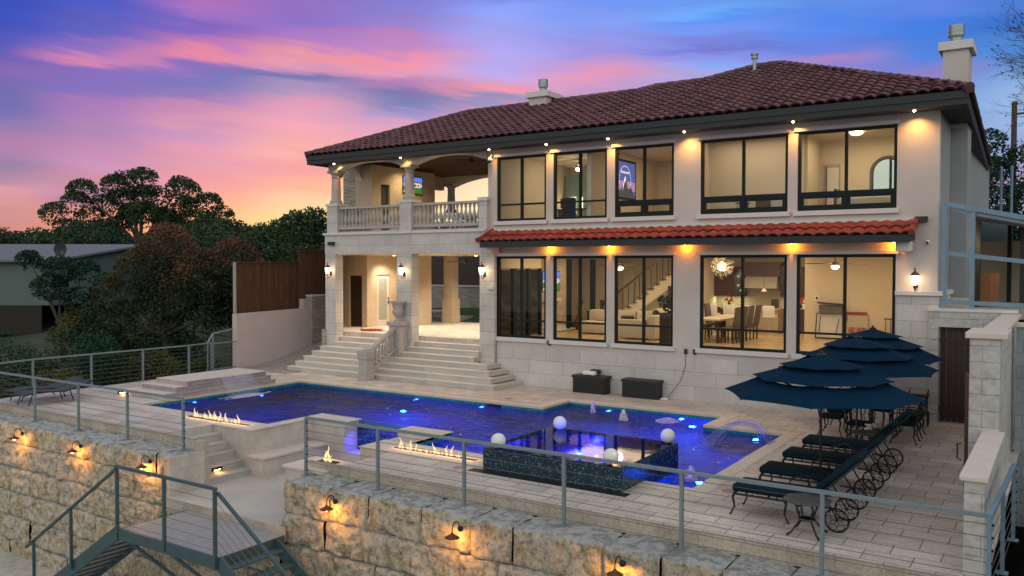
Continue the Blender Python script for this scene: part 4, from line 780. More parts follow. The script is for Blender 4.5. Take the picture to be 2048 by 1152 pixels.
P = np.array([[(-5.45+.10*math.cos(a)*r_*3-.0+.35, -5.9+r_*.85*math.sin(a)*(1+.2*math.sin(5*a)), -.118) for a in np.linspace(0, 2*math.pi, 33)] for r_ in (.05, .5, .8, 1.0)]); o = MB().grid(P).build('splash_foam', FW, wf)
MB().box(-5.77, -5.74, -7.2, -7.0, .34, .38).build('vent', M['darkmetal'], wf)
steplight(-7.62+.0, -8.28, .07, 'amber light low on the waterfall wall end by the deck', 1.2)
# skimmer slot
MB().box(1.95, 2.45, -3.345, -3.335, -.2, -.055).build('skimmer_slot', M['darkmetal'], pool)
for x, y in ((5.95, -9.9), (10.9, -6.3), (10.7, -8.7), (2.2, -2.6)):
    o = MB().lathe([(.12, 0), (.12, .006), (.10, .008)], (x, y, .0), 20).build('skimmer_lid', simple('pinkish_lid', (.36, .22, .19), .7) if 'lid' not in M else M['lid'], None); M['lid'] = o.data.materials[0]
    tag(o, 'round pinkish skimmer lid set in the deck ' + {5.95: 'beside the right fire strip', 10.9: 'between the pool edge and the loungers', 10.7: 'by the near right pool corner', 2.2: 'between the pool and the stairs'}[x], 'lid', 'round lids in the deck')
# ------------------------------------------------------------------ quarry block retaining walls
def rock(x0, x1, z0, z1, yf, yb, seed):
    nx = max(6, int((x1-x0)/.045)); nz = 15; nt = max(3, int((yb-yf)/.09))
    path = [(yf+.0, z0+(z1-z0)*k/nz) for k in range(nz+1)]+[(yf+(yb-yf)*k/nt, z1) for k in range(1, nt+1)]
    P = np.zeros((nx+1, len(path), 3)); g = .006
    for i in range(nx+1):
        x = x0+g+(x1-x0-2*g)*i/nx
        for j, (y, z) in enumerate(path): P[i, j] = (x, y, z)
    H = vnoise(P+seed*7.7, 1.9, 2, seed)-.5; H2 = vnoise(P+seed*3.1, 6, 4, seed+9)-.5; H2 = np.sign(H2)*np.abs(H2)**.8
    ex = np.minimum(P[..., 0]-x0, x1-P[..., 0]); front = (np.arange(len(path)) <= nz)[None, :]
    ez = np.where(front, np.minimum(P[..., 2]-z0, z1-P[..., 2]), 9)
    rd = .09*np.exp(-ex/.022)+.06*np.exp(-ez/.022)
    P[..., 1] += np.where(front, rd-(.12*H+.15*H2)*(1-.85*np.exp(-ex/.07))-.05, 0)
    P[..., 2] += np.where(front, 0, H2*.035-.035*np.exp(-ex/.05)-.03*np.exp(-(P[..., 1]-yf)/.06))
    P[..., 2] += np.where(front & (ez < .02), (H*.06), 0)
    P[..., 0] += 0
    return P.transpose(1, 0, 2)[:, ::-1]
def blockwall(name, lbl, x0, x1, courses, yf, yb, loc, seed, skip=None):
    t = thing(name, lbl, 'wall', loc); V = []; Fq = []; rr = random.Random(seed)
    for c, (zt, zb) in enumerate(courses):
        x = x0+rr.uniform(0, .6)*(c % 2) if c else x0; xa = x0
        while xa < x1-.05:
            w_ = rr.uniform(.75, 1.6); xb = min(x1, xa+w_); 
            if x1-xb < .5: xb = x1
            P = rock(xa, xb, zb, zt, yf+rr.uniform(-.03, .03)-.02*c, yb if c == 0 else yf+.45, rr.randint(0, 99))
            b0 = len(V); a_, b__ = P.shape[:2]; V += P.reshape(-1, 3).tolist()
            Fq += [(b0+i*b__+j, b0+i*b__+j+1, b0+(i+1)*b__+j+1, b0+(i+1)*b__+j) for i in range(a_-1) for j in range(b__-1)]
            xa = xb
    fast_mesh('stone_blocks', V, Fq, M['rock'], t, True)
    zt, zb = courses[0][0], courses[-1][1]
    MB().box(x0+.05, x1-.03, yf+.16, yb-.01, zb, zt-.12).build('earth_core', M['joint'], t); return t
CL = [(-.20, -.70), (-.70, -1.29), (-1.29, -1.89), (-1.89, -2.5), (-2.5, -3.1), (-3.1, -3.75)]
blockwall('block_wall', 'rugged quarry block wall under the left part of the deck', -15, -.08, CL, -11.80, -11.05, (-6, -11.5, -3.7), 4)
blockwall('block_wall', 'rugged quarry block wall under the right part of the deck railing', 3.32, 16.5, [(-.20, -.80), (-.80, -1.36), (-1.36, -2.0), (-2.0, -2.6), (-2.6, -3.2), (-3.2, -3.8)], -11.80, -11.05, (9, -11.5, -3.7), 9)
blockwall('block_wall', 'rugged quarry block wall beneath the courtyard landing and stair platform', -.08, 3.32, [(-1.30, -1.95), (-1.95, -2.6), (-2.6, -3.2), (-3.2, -3.8)], -11.98, -11.5, (1.6, -11.8, -3.7), 14)
b = MB(); b.box(3.33, 3.60, -11.75, -9.6, -1.3, -.26); structure(b, 'courtyard_end_face', M['rock'])
ck = thing('cheek_wall', 'smooth travertine end wall between the left block wall and the courtyard', 'wall', (-.04, -11.4, -1.3))
MB().box(-.075, .0, -11.95, -11.1, -1.28, -.20).build('cladding', M['cladding'], ck); MB().box(-.30, .0, -11.1, -11.0, -1.0, -.004).build('edge_stone', M['deckfascia'], ck)
structure(MB().box(-16, -.1, -11.12, -11.05, -.26, -.215).box(3.34, 16, -11.12, -11.05, -.26, -.215), 'planting_strip', M['joint'])
# ------------------------------------------------------------------ cable railings
def railing(name, lbl, pts, zb, ztop, cables=7, mat='rail', posts=None, plate=True, endposts=True, ph=.05):
    """pts: list of post feet (x,y[,z]); the run follows them"""
    P = [(*p, zb) if len(p) == 2 else p for p in pts]; t = thing(name, lbl, 'railing', P[0])
    for i, p in enumerate(P):
        b = MB().box(p[0]-ph/2, p[0]+ph/2, p[1]-ph/2, p[1]+ph/2, p[2], p[2]+ztop-.04)
        if plate: b.box(p[0]-.07, p[0]+.07, p[1]-.07, p[1]+.07, p[2]+.001, p[2]+.014)
        b.build('post', M[mat], t)
    for a, c_ in zip(P, P[1:]):
        MB().bar((a[0], a[1], a[2]+ztop-.02), (c_[0], c_[1], c_[2]+ztop-.02), .06, .045).build('top_rail', M[mat], t)
    for k in range(cables):
        h = .12+(ztop-.24)*k/(cables-1); b = MB()
        b.tube([(p[0], p[1], p[2]+h) for p in P], .0045, 5); b.build('cable', M['cable'], t)
        for q in (P[0], P[-1]): MB().box(q[0]-.03, q[0]+.045, q[1]-.012, q[1]+.012, q[2]+h-.012, q[2]+h+.012).build('cable_end', M['darkmetal'], t)
    return t
railing('cable_railing', 'long galvanised cable railing along the near left deck edge', [(-10.6, -11.35), (-8.5, -11.35), (-6.48, -11.35), (-4.46, -11.35), (-2.43, -11.35), (-.37, -11.35)], -.2, 1.14)
railing('cable_railing', 'long galvanised cable railing along the near right deck edge', [(3.39, -11.35), (5.22, -11.35), (7.13, -11.35), (9.03, -11.35), (10.93, -11.35), (12.83, -11.35), (14.69, -11.35)], -.21, 1.13)
railing('cable_railing', 'galvanised cable railing along the far left deck edge by the shrubs', [(-9.75, -11.35, -.05), (-9.75, -9.74, 0), (-9.75, -7.98, 0), (-9.75, -6.24, 0), (-9.75, -4.52, 0), (-9.95, -3.45, 0)], 0, 1.05)
railing('cable_railing', 'blue-grey cable railing running back outside the right garden wall', [(14.69, -11.40, -.2), (14.75, -9.9, -.2), (14.8, -8.3, -.2)], -.2, 1.13, mat='railblue')
railing('cable_railing', 'short raised cable railing beside the little gate by the stucco wall', [(-10.15, -3.45, .0), (-10.45, -3.0, .28), (-10.1, -2.0, .48)], 0, 1.05, 6)
g = thing('metal_gate', 'small galvanised cable gate ajar between the deck and the stucco wall', 'gate', (-10, -3.4, 0))
b = MB(); A_g, B_g = (-9.95, -3.38), (-9.98, -2.2)
b.bar((*A_g, .05), (*A_g, 1.02), .04); b.bar((*B_g, .05), (*B_g, 1.02), .04); b.bar((*A_g, 1.0), (*B_g, 1.0), .04); b.bar((*A_g, .08), (*B_g, .08), .04); b.build('gate_frame', M['rail'], g)
for k in range(5): MB().tube([(*A_g, .24+.16*k), (*B_g, .24+.16*k)], .0045, 5).build('cable', M['cable'], g)
# ------------------------------------------------------------------ metal stair and platform below the courtyard
ms = thing('metal_stair', 'blue-grey steel platform with two open flights below the courtyard', 'stairs', (2.2, -12.8, -3.7))
plm = simple('grey_composite_decking', (.30, .29, .29), .6, var=.2, bump=.1)
b = MB()
for i in range(18):
    x = .80+i*.155; b.box(x, x+.148, -13.5, -12.02, -1.16, -1.12)
b.build('platform_deck', plm, ms)
b = MB(); b.box(.74, 3.62, -13.56, -13.5, -1.30, -1.10); b.box(.74, .80, -13.5, -12.08, -1.30, -1.121); b.box(3.56, 3.62, -13.5, -12.08, -1.30, -1.121); b.build('platform_frame', M['stairsteel'], ms)
def flight(xa, dx, n, run, y0, y1, z0, rise):
    e = (xa+dx*run*n, z0-rise*n)
    for y in (y0, y1):
        b = MB(); s = Vector((xa, y, z0-.05)); q = Vector((e[0], y, e[1]-.05)); b.bar(s, q, .05, .24); b.build('stringer', M['stairsteel'], ms)
    for k in range(n):
        x = xa+dx*run*(k+.5); z = z0-rise*(k+.6); MB().box(x-.13, x+.13, y0+.026, y1-.026, z-.03, z).build('tread', M['stairsteel'], ms)
flight(.74, -1, 12, .30, -13.5, -12.5, -1.12, .19); flight(3.62, 1, 12, .30, -13.5, -12.3, -1.15, .19)
for x, z0 in ((.76, -1.3), (2.2, -1.3), (3.6, -1.3)):
    MB().box(x-.025, x+.025, -13.585, -13.53, z0 if x != 2.2 else -1.25, .07).build('post', M['stairsteel'], ms)
MB().bar((.74, -13.56, .06), (3.64, -13.56, .06), .06, .045).build('top_rail', M['stairsteel'], ms)
for k in range(6): MB().tube([(.76, -13.56, -.98+.17*k), (3.6, -13.56, -.98+.17*k)], .0045, 5).build('cable', M['cable'], ms)
sl_ = .19/.30
for x in (-.82, -2.24): MB().box(x-.022, x+.022, -13.585, -13.535, -1.2+(x-.74)*sl_, -.02+(x-.76)*sl_+.05).build('post', M['stairsteel'], ms)
MB().bar((.76, -13.56, .02), (-2.55, -13.56, .02-3.31*sl_), .05, .045).build('handrail', M['stairsteel'], ms)
MB().bar((3.60, -13.5, -.02), (6.4, -13.5, -.02-2.8*sl_), .05, .045).build('handrail', M['stairsteel'], ms)
for k in range(6): MB().tube([(3.6, -13.52, -.98+.16*k), (6.4, -13.52, -.98+.16*k-2.8*sl_)], .0045, 5).build('cable', M['cable'], ms)
for x in (1.0, 2.3):
    MB().bar((x, -13.5, -1.3), (x+1.2, -12.15, -3.0), .05).build('brace', M['stairsteel'], ms)
# ------------------------------------------------------------------ lamps on the block walls
def wall_lamp(x, lbl, z=-.37, e=17):
    t = thing('wall_lamp', lbl, 'wall lamp', (x, -11.86, z), group='gooseneck lamps on the block wall'); y = -11.9
    MB().lathe([(.05, 0), (.045, .03), (.02, .05)], (0, 0, 0), 14).build('backplate', M['darkmetal'], t)
    bp = t.children[0] if t.children else None
    me = KIDS[t.name][-1].data
    for v in me.vertices: v.co = Vector((v.co.x+x+.02, -v.co.z-.0-11.86+v.co.z*0, v.co.y+z+11.86*0)) if 0 else Vector(((v.co+off(t)).x+x+.02, y+.02-(v.co+off(t)).z, (v.co+off(t)).y+z+.0))-off(t)
    arc_ = [(x, y, z)]+[(x-.03+.03*math.cos(a), y-.10-.09*math.cos(a)*1.0, z+.02+.12*math.sin(a)) for a in np.linspace(0, math.pi, 10)]+[(x-.05, y-.19, z-.05)]
    arc_ = [(x, y+.0, z)]+[(x, y-.09+.09*math.cos(a), z+.03+.10*math.sin(a)) for a in np.linspace(0, math.pi, 10)]+[(x, y-.18, z-.03)]
    MB().tube(arc_, .009, 8).build('gooseneck', M['darkmetal'], t, smooth=True)
    MB().lathe([(.02, 0), (.03, -.02), (.05, -.035), (.115, -.07), (.12, -.078), (.11, -.076), (.05, -.045)], (x, y-.18, z-.02), 20).build('shade', simple('copper_shade', (.16, .07, .03), .4, .8) if 'copper' not in M else M['copper'], t, smooth=True)
    MB().sphere((x, y-.18, z-.10), .035, 12).build('bulb', M['orange_bulb'], t, smooth=True)
    light('lamp_glow', 'POINT', (x, y-.16, z-.14), e, ORANGE, t, shadow_soft_size=.04)
for x, l in ((-6.04, 'leftmost copper gooseneck lamp on the left block wall'), (-3.44, 'middle copper gooseneck lamp on the left block wall'), (-.77, 'copper gooseneck lamp on the left wall nearest the metal platform'), (4.69, 'copper gooseneck lamp on the right wall nearest the courtyard'), (7.44, 'copper gooseneck lamp below the third railing post of the right wall'), (10.26, 'rightmost copper gooseneck lamp on the right block wall')): wall_lamp(x, l)
# ------------------------------------------------------------------ ramp, stucco wall, fences, right garden walls
mb = MB(); yy = [-2.6, -1.6, -.6, .4, 1.4, 2.6, 5]; zz = [-.006, .03, .16, .38, .62, .92, 1.25]
for (y0, z0), (y1, z1) in zip(zip(yy, zz), zip(yy[1:], zz[1:])): mb.add([(-9.95, y0, z0), (-7.3, y0, z0*.9), (-7.3, y1, z1*.9), (-9.95, y1, z1)], [(0, 1, 2, 3)])
rp = mb.build('side_path', M['paver2']); tag(rp, kind='structure')
sw = thing('stucco_garden_wall', 'smooth pinkish stucco wall below the tall brown wooden fence', 'wall', (-10.1, -.7, 0))
b = MB(); b.add([(-9.95, -2.35, -.4), (-9.95, 1.28, -.4), (-9.95, 1.28, 2.08), (-9.95, -2.35, 2.0), (-10.2, -2.35, -.4), (-10.2, 1.28, -.4), (-10.2, 1.28, 2.08), (-10.2, -2.35, 2.0)], [(0, 1, 2, 3), (7, 6, 5, 4), (0, 3, 7, 4), (1, 5, 6, 2), (3, 2, 6, 7)])
b.box(-10.2, -9.95, .88, 1.28, 2.07, 2.45); b.build('stucco_face', simple('pinkish_stucco', (.50, .42, .40), .9, var=.12, scale=2, bump=.3, bdist=.01, bscale=40), sw)
MB().box(-10.22, -9.90, 1.281, 2.6, -.4, 2.54).build('stone_pier', M['ledge'], sw)
MB().box(-10.25, -9.87, 1.26, 2.62, 2.54, 2.60).build('cap', M['trim'], sw)
def fence_run(name, lbl, axis, a0, a1, c0, z0, z1, step=.14, mat='wood', post=2.4):
    t = thing(name, lbl, 'fence', ((a0+a1)/2, c0, z0) if axis == 'x' else (c0, (a0+a1)/2, z0)); b = MB(); rr = random.Random(int(a0*13+z1*7)); a = a0
    while a < a1-.02:
        d_ = rr.uniform(0, .012); w_ = min(step-.006, a1-a)
        if axis == 'x': b.box(a, a+w_, c0-.02-d_, c0, z0, z1)
        else: b.box(c0, c0+.02+d_, a, a+w_, z0, z1)
        a += step
    b.build('boards', M[mat], t)
    if axis == 'x': MB().box(a0-.02, a1+.02, c0-.07, c0+.05, z1, z1+.05).build('top_cap', M[mat], t)
    else: MB().box(c0-.05, c0+.09, a0-.02, a1+.02, z1, z1+.05).build('top_cap', M[mat], t)
    return t
f_ = fence_run('wooden_fence', 'tall stained board fence behind the stucco wall, left and lower section', 'y', -2.12, .90, -10.32, 1.6, 3.88)
MB().box(-10.34, -10.24, -2.2, -2.13, 1.2, 3.9).build('end_post', simple('pale_post', (.35, .33, .27), .8), f_)
fence_run('wooden_fence', 'higher stained board fence section next to the house flank', 'y', .92, 9, -10.30, 1.6, 4.36)
fence_run('wooden_fence', 'dark board fence on the stone wall seen through the porch', 'x', -16, -.5, 12.2, 2.7, 4.6, mat='darkwood')
bw = thing('back_garden_wall', 'stacked stone wall behind the small lawn seen through the porch', 'wall', (-8, 12, 1.3)); MB().box(-16, -.5, 11.95, 12.3, .8, 2.72).build('stone_face', M['ledge'], bw); MB().box(-16, -.5, 11.9, 12.3, 2.72, 2.79).build('cap', M['trim'], bw)
mb = MB(); mb.add([(-16, 7.0, 1.2), (-.5, 7.0, 1.2), (-.5, 11.95, 1.95), (-16, 11.95, 1.45)], [(0, 1, 2, 3)]); o = mb.build('lawn', M['lawn']); tag(o, kind='structure')
st2 = thing('garden_steps', 'short stone steps with a low balustrade post behind the porch', 'steps', (-9.2, 8, 1.3)); MB().box(-10.4, -7.2, 6.9, 8.6, 1.2, 1.5).box(-10.6, -8.6, 7.4, 9.2, 1.5, 1.68).build('tread', M['step'], st2)
# right garden wall and gate
gw = thing('gate_wall', 'split-face block wall with lintel around the dark wooden gate', 'wall', (13.4, 0, 0))
b = MB(); b.box(12.67, 12.88, -.17, .15, 0, 2.35); b.box(12.67, 14.45, -.17, .15, 2.35, 2.72); b.box(13.56, 14.3, -.17, .15, 0, 2.35); b.build('block_face', M['splitface'], gw)
MB().box(12.64, 14.5, -.20, .18, 2.72, 2.79).build('cap', M['trim'], gw)
MB().box(12.88, 13.56, -.15, .5, .0, .05).build('threshold', M['coping'], gw)
gt = thing('wooden_gate', 'dark board gate closed in the split-face wall opening', 'gate', (13.2, .08, 0))
b = MB(); [b.box(12.90+.13*i, 13.022+.13*i, .06, .10, .06, 2.33) for i in range(5)]; b.build('boards', M['darkwood'], gt)
for z in (.3, 1.95): MB().box(12.89, 13.55, .035, .059, z, z+.11).build('brace', M['darkwood'], gt)
pw = thing('garden_wall', 'tall cream block wall with stepped pillar at the right of the deck', 'wall', (14.3, -4, 0))
MB().box(14.14, 14.56, -7.5, -7.08, -.1, 2.66).build('pillar', M['splitface'], pw, bevel=.012); MB().box(14.08, 14.66, -7.56, -6.4, 2.66, 2.76).build('pillar_cap', M['coping'], pw, bevel=.015)
MB().box(14.2, 14.50, -7.08, -.17, -.1, 2.62).build('wall_run', M['splitface'], pw); MB().box(14.17, 14.56, -6.4, .2, 2.62, 2.70).build('run_cap', M['coping'], pw, bevel=.01)
lw_ = thing('low_garden_wall', 'low cream block wall with flat cap beside the near right deck corner', 'wall', (14.5, -9.2, 0))
MB().box(14.38, 14.60, -10.85, -7.5, -.2, 1.17).build('block_face', M['splitface'], lw_); MB().box(14.33, 14.64, -10.90, -7.5, 1.17, 1.235).build('cap', M['coping'], lw_, bevel=.01)
rw = thing('outer_block_wall', 'blue-grey block wall on the neighbouring side beyond the right pillar', 'wall', (15.8, -2.2, 0))
MB().box(14.57, 18.5, -2.6, -2.3, -1.5, 2.56).build('block_face', masonry('blue_grey_block', (.30, .36, .38), (.24, .30, .32), (.15, .2, .2), .62, .255, .005, bump=.6, bd=.03), rw); MB().box(14.57, 18.5, -2.65, -2.25, 2.56, 2.64).build('cap', M['coping'], rw)
lf = thing('open_gate_leaf', 'wooden gate leaf standing open against the tall right pillar', 'gate', (14.08, -7, 0))
MB().cbox((14.09, -6.95, 1.02), .05, .75, 2.0, rz=R(9)).build('board', M['wood'], lf, bevel=.008)
MB().tube([(14.03, -7.27, .95), (13.97, -7.27, .93), (13.97, -7.27, .70), (14.03, -7.27, .68)], .012, 6).build('handle', M['darkmetal'], lf)
# carport and frame at upper right
fr = thing('steel_railing_frame', 'blue-grey steel frame with sloping top rail above the gate wall', 'railing', (13.6, -.05, 2.8))
for x, z in ((12.96, 5.26), (13.55, 5.05)): MB().box(x-.055, x+.055, -.10, -.02, 2.79, z).build('post', M['railblue'], fr)
MB().bar((12.90, -.06, 5.30), (16.5, -.06, 4.44), .08, .11).build('top_rail', M['railblue'], fr); MB().bar((13.1, .0, 5.14), (16.5, .0, 4.33), .06, .07).build('lower_rafter', M['railblue'], fr)
MB().bar((12.90, -.06, 4.12), (16.5, -.06, 3.66), .07, .10).build('middle_rail', M['railblue'], fr); MB().bar((12.90, -.06, 2.95), (16.5, -.06, 2.84), .07, .10).build('bottom_rail', M['railblue'], fr)
cpt = thing('carport', 'dark carport canopy with posts behind the blue-grey frame', 'carport', (15, 6, 2.7))
MB().add([(13.2, 3.5, 5.05), (19, 3.5, 4.0), (19, 8.6, 4.3), (13.0, 8.6, 5.5), (13.2, 3.5, 5.15), (19, 3.5, 4.1), (19, 8.6, 4.4), (13.0, 8.6, 5.6)], [(0, 1, 2, 3), (7, 6, 5, 4), (0, 4, 5, 1), (0, 3, 7, 4)]).build('canopy', M['darkwood'], cpt)
for x, y in ((13.35, 4.2), (13.9, 8.4), (14.4, 4.4)): MB().box(x-.06, x+.06, y-.06, y+.06, 2.6, 5.1).build('post', M['fascia'], cpt)
MB().box(12.84, 13.35, 1.3, 1.9, 2.5, 2.98).build('cream_plinth', M['ivory'], cpt)
b = MB(); b.box(12.85, 20, 3.2, 30, 2.4, 2.66); structure(b, 'terrace_ground', M['gravel'])
pg = thing('side_gate', 'warm lit board gate under the dark carport', 'gate', (13.4, 4.6, 2.66))
b = MB(); [b.box(12.86+.125*i, 12.978+.125*i, 4.6, 4.64, 2.68, 3.60) for i in range(8)]; b.build('boards', simple('cedar_boards', (.30, .12, .045), .7, var=.4, scale=3), pg)
gwl = thing('carport_wall', 'cream wall behind the board gate under the carport', 'wall', (14.5, 8.9, 2.66)); MB().box(12.85, 14.6, 8.8, 9.0, 2.66, 4.6).build('wall_face', M['ivory'], gwl)
MB().box(13.0, 13.9, 9.2, 9.4, 4.0, 5.5).build('blue_grey_gable', simple('blue_grey_siding', (.16, .22, .26), .7), gwl)
light('porch_bulb', 'POINT', (13.2, 3.7, 4.4), 16, WARM, None, shadow_soft_size=.1)
# ------------------------------------------------------------------ terrain
def gz(x, y):
    if y < -11.5: base = -4.2
    else: base = -3.2+max(0, min(1, (y+12)/40))*4.2
    d = math.hypot(x+10, y)
    if x < -10: base = -3.0+2.0*min(1, max(0, (-x-10)/16))+max(0, min(1, (y+6)/22))*3.4
    if y < -11.5: base = -4.2 if x > -13 else -4.2+max(0, min(1, (-13-x)/10))*1.2
    if x > 15: base = -.6+max(0, min(1, (y+4)/6))*3.1
    if y > 16: base = 1.8+min(6, (y-16)*.045)
    if -10.3 < x < 15 and -12 < y < 16: base = -4.0
    return base+.25*math.sin(x*.21)*math.cos(y*.17)
xs_ = np.concatenate([np.linspace(-600, -90, 12), np.linspace(-80, 40, 121), np.linspace(50, 600, 12)]); ys_ = np.concatenate([np.linspace(-80, -30, 6), np.linspace(-28, 80, 109), np.linspace(95, 900, 14)])
P = np.array([[(x, y, gz(x, y)) for y in ys_] for x in xs_]); g_ = MB().grid(P); g_.f = [f[::-1] for f in g_.f]; o = g_.build('ground', M['ground'], None, smooth=True); tag(o, kind='structure')
structure(MB().box(-24, 24, -26, -11.6, -3.85, -3.45), 'gravel_path', M['gravel'])
# ------------------------------------------------------------------ trees and shrubs
def crown(lobes, n, ls, seed=0, flat=.8):
    r_ = np.random.default_rng(seed); L_ = np.array(lobes, float); w = L_[:, 3]**2; w /= w.sum(); k = r_.choice(len(L_), n, p=w)
    d = r_.normal(size=(n, 3)); d /= np.linalg.norm(d, axis=1)[:, None]; d[:, 2] = np.abs(d[:, 2])*np.where(r_.random(n) < .72, 1, -1)
    rad = .45+.55*r_.random(n)**.45; c = L_[k, :3]+d*(L_[k, 3]*rad)[:, None]*np.array([1, 1, flat])
    # break up the outline into clumps
    q = vnoise(c, 1.6/max(.4, L_[:, 3].mean()), 3, seed); keep = q > .40; c = c[keep]; n = len(c)
    a = r_.normal(size=(n, 3)); a /= np.linalg.norm(a, axis=1)[:, None]; b = np.cross(a, r_.normal(size=(n, 3))); b /= np.linalg.norm(b, axis=1)[:, None]
    s = ls*(.6+.8*r_.random(n))[:, None]; V = np.stack([c-a*s*.5, c+b*s*.32, c+a*s*.5, c-b*s*.32], 1).reshape(-1, 3); F = np.arange(4*n).reshape(-1, 4); return V, F
def tree(name, lbl, cat, x, y, z, h, lobes, n, ls, mat, trunk=.25, seed=1, group=None, limbs=True, bark='bark'):
    t = thing(name, lbl, cat, (x, y, z), group=group); rr = random.Random(seed)
    L_ = [(x+a, y+b_, z+c, r_) for a, b_, c, r_ in lobes]
    V, Fq = crown(L_, n, ls, seed); fast_mesh('crown', V, Fq, M[mat], t)
    b = MB(); fork = (x+rr.uniform(-.2, .2), y, z+h*.42)
    b.tube([(x, y, z-.4), (x+rr.uniform(-.1, .1), y, z+h*.2), fork], [trunk*1.2, trunk, trunk*.75], 8)
    if limbs:
        for l in L_[:9]:
            m_ = [(fork[i]*.45+l[i]*.55)+rr.uniform(-.3, .3)*(i < 2)*l[3]*.4 for i in range(3)]; b.tube([fork, m_, l[:3]], [trunk*.6, trunk*.35, trunk*.12], 6, False)
    b.build('trunk', M[bark], t, smooth=True); return t
def blob(n, rx, ry, rz_, z0, r0, r1, seed):
    rr = random.Random(seed); out = []
    for i in range(n):
        a = rr.uniform(0, 6.28); e = rr.random()**.5; out.append((rx*e*math.cos(a), ry*e*math.sin(a), z0+rz_*(1-e*e)*rr.uniform(.55, 1), rr.uniform(r0, r1)))
    return out
# wide dome-shaped oak (axis of its width is across the view)
def across(l): return [(a*rt[0]+b_*fh[0], a*rt[1]+b_*fh[1], c, r_) for a, b_, c, r_ in l]
dome = [(6.5*math.cos(t_)*s_, random.uniform(-2, 2), 4.6+4.3*math.sin(t_)*s_, 1.25) for s_ in (1.0, .70, .38) for t_ in np.linspace(.05, math.pi-.05, 12 if s_ == 1 else 9)]+[(-3, 0, 4.4, 1.3), (2.5, 1, 5.0, 1.4), (4.5, 0, 3.7, 1.3), (-5, 0, 4.0, 1.2), (5.8, 0, 4.6, 1.2)]
tree('oak_tree', 'large dome-shaped dark oak against the sunset, gaps of sky through its crown', 'tree', -49.25, 19.1, 2.0, 8, across(dome), 42000, .20, 'leaf_green', .30, 3)
red = [(0, 0, 6.6, 1.2), (-.8, .3, 5.6, 1.3), (1.0, 0, 5.6, 1.3), (-1.7, 0, 4.6, 1.2), (.2, .4, 4.6, 1.5), (1.9, 0, 4.9, 1.3), (2.6, .2, 4.1, 1.1), (-2.3, 0, 3.7, 1.1), (-.6, 0, 3.4, 1.3), (1.2, 0, 3.5, 1.3), (-3.0, 0, 2.8, .9)]
tree('autumn_tree', 'reddish autumn tree left of the wooden fence, tallest of the near trees', 'tree', -15.4, -1.6, -2.0, 7, across(red), 30000, .115, 'leaf_red', .16, 5)
tree('autumn_tree', 'brownish-red tree whose crown touches the wooden fence end', 'tree', -13.9, .6, -1.6, 6, across([(0, 0, 5.6, 1.2), (.9, 0, 4.8, 1.2), (-1, 0, 4.9, 1.2), (.3, .3, 4.0, 1.3), (1.5, 0, 4.0, .9), (-.9, 0, 3.6, 1.1)]), 18000, .11, 'leaf_red', .12, 6)
tree('dark_tree', 'blue-green tree hiding the neighbour house wall', 'tree', -22.6, -2.0, -1.4, 6, across([(0, 0, 5.0, .8), (-1.4, 0, 5.4, .6), (1.1, 0, 4.9, .7), (2.1, 0, 4.3, .7), (-.5, 0, 4.2, .8), (.9, 0, 3.6, .8)]), 12000, .12, 'leaf_teal', .11, 8)
sh = [(-12.5, -9.5, 2.6, 2.0), (-11.8, -6.8, 2.4, 1.6), (-13.8, -7.0, 2.8, 2.0), (-12.2, -4.2, 2.5, 1.8), (-15.2, -5.0, 3.0, 2.2), (-16.5, -8.5, 3.0, 2.4), (-19.5, -9.5, 3.1, 2.6), (-14.0, -3.2, 2.6, 1.8), (-17.8, -3.5, 2.8, 2.3), (-20.5, -6.0, 2.6, 2.4), (-23.5, -8.5, 3.2, 2.8), (-14.6, -10.8, 2.4, 2.0), (-18.0, -12.0, 2.6, 2.4), (-12.8, -1.6, 2.4, 1.4), (-11.6, -10.9, 2.0, 1.4), (-23.0, -12.5, 3.0, 2.8), (-17.2, -.6, 2.4, 2.0), (-21.0, -1.0, 2.4, 2.2)]
shn = ['at the foot of the left block wall corner', 'behind the third far railing post', 'in the second row behind the far railing', 'behind the metal gate end of the railing', 'under the reddish tree', 'in the middle of the dark thicket', 'far out in the left thicket', 'between the gate and the autumn trees', 'behind the reddish tree', 'beneath the neighbour house wall', 'at the far left of the thicket', 'near the deck corner in the thicket', 'low at the left picture edge', 'at the trunk of the brown-red tree', 'by the first far railing post', 'low beside the neighbour plot', 'right below the neighbour eaves', 'before the neighbour gable wall']
for i, ((x, y, h, w_), nm) in enumerate(zip(sh, shn)):
    z = gz(x, y)-.1; mt = ['leaf_green', 'leaf_teal', 'leaf_olive', 'leaf_green', 'leaf_teal'][i % 5]
    V, Fq = crown([(x+a, y+b_, z+c, r_) for a, b_, c, r_ in blob(9, w_*.75, w_*.75, h*.75, h*.25, w_*.32, w_*.5, i+40)], int(5200*w_/1.6), .085+.012*(i % 3), i+20, 1.0)
    t = thing('shrub', ('dark green', 'blue-green', 'olive', 'dark leafy', 'dense')[i % 5]+' shrub '+nm, 'shrub', (x, y, z), group='shrubs on the slope beyond the deck'); fast_mesh('foliage', V, Fq, M[mt], t)
    MB().tube([(x, y, z-.2), (x+.1, y, z+h*.5)], [.05, .02], 6).build('stem', M['bark'], t)
rr = random.Random(77); far = [(-20, 62, 428), (20, 58, 434), (62, 60, 426), (104, 66, 436), (150, 58, 428), (196, 62, 440), (-60, 66, 425), (230, 75, 450), (436, 62, 418), (470, 48, 414), (512, 58, 440), (556, 60, 428), (590, 66, 448), (616, 60, 436), (636, 50, 404), (668, 60, 440), (410, 54, 440), (380, 60, 450), (340, 66, 450), (300, 66, 452), (260, 70, 455), (875, 60, 396), (925, 62, 398), (800, 60, 420)]
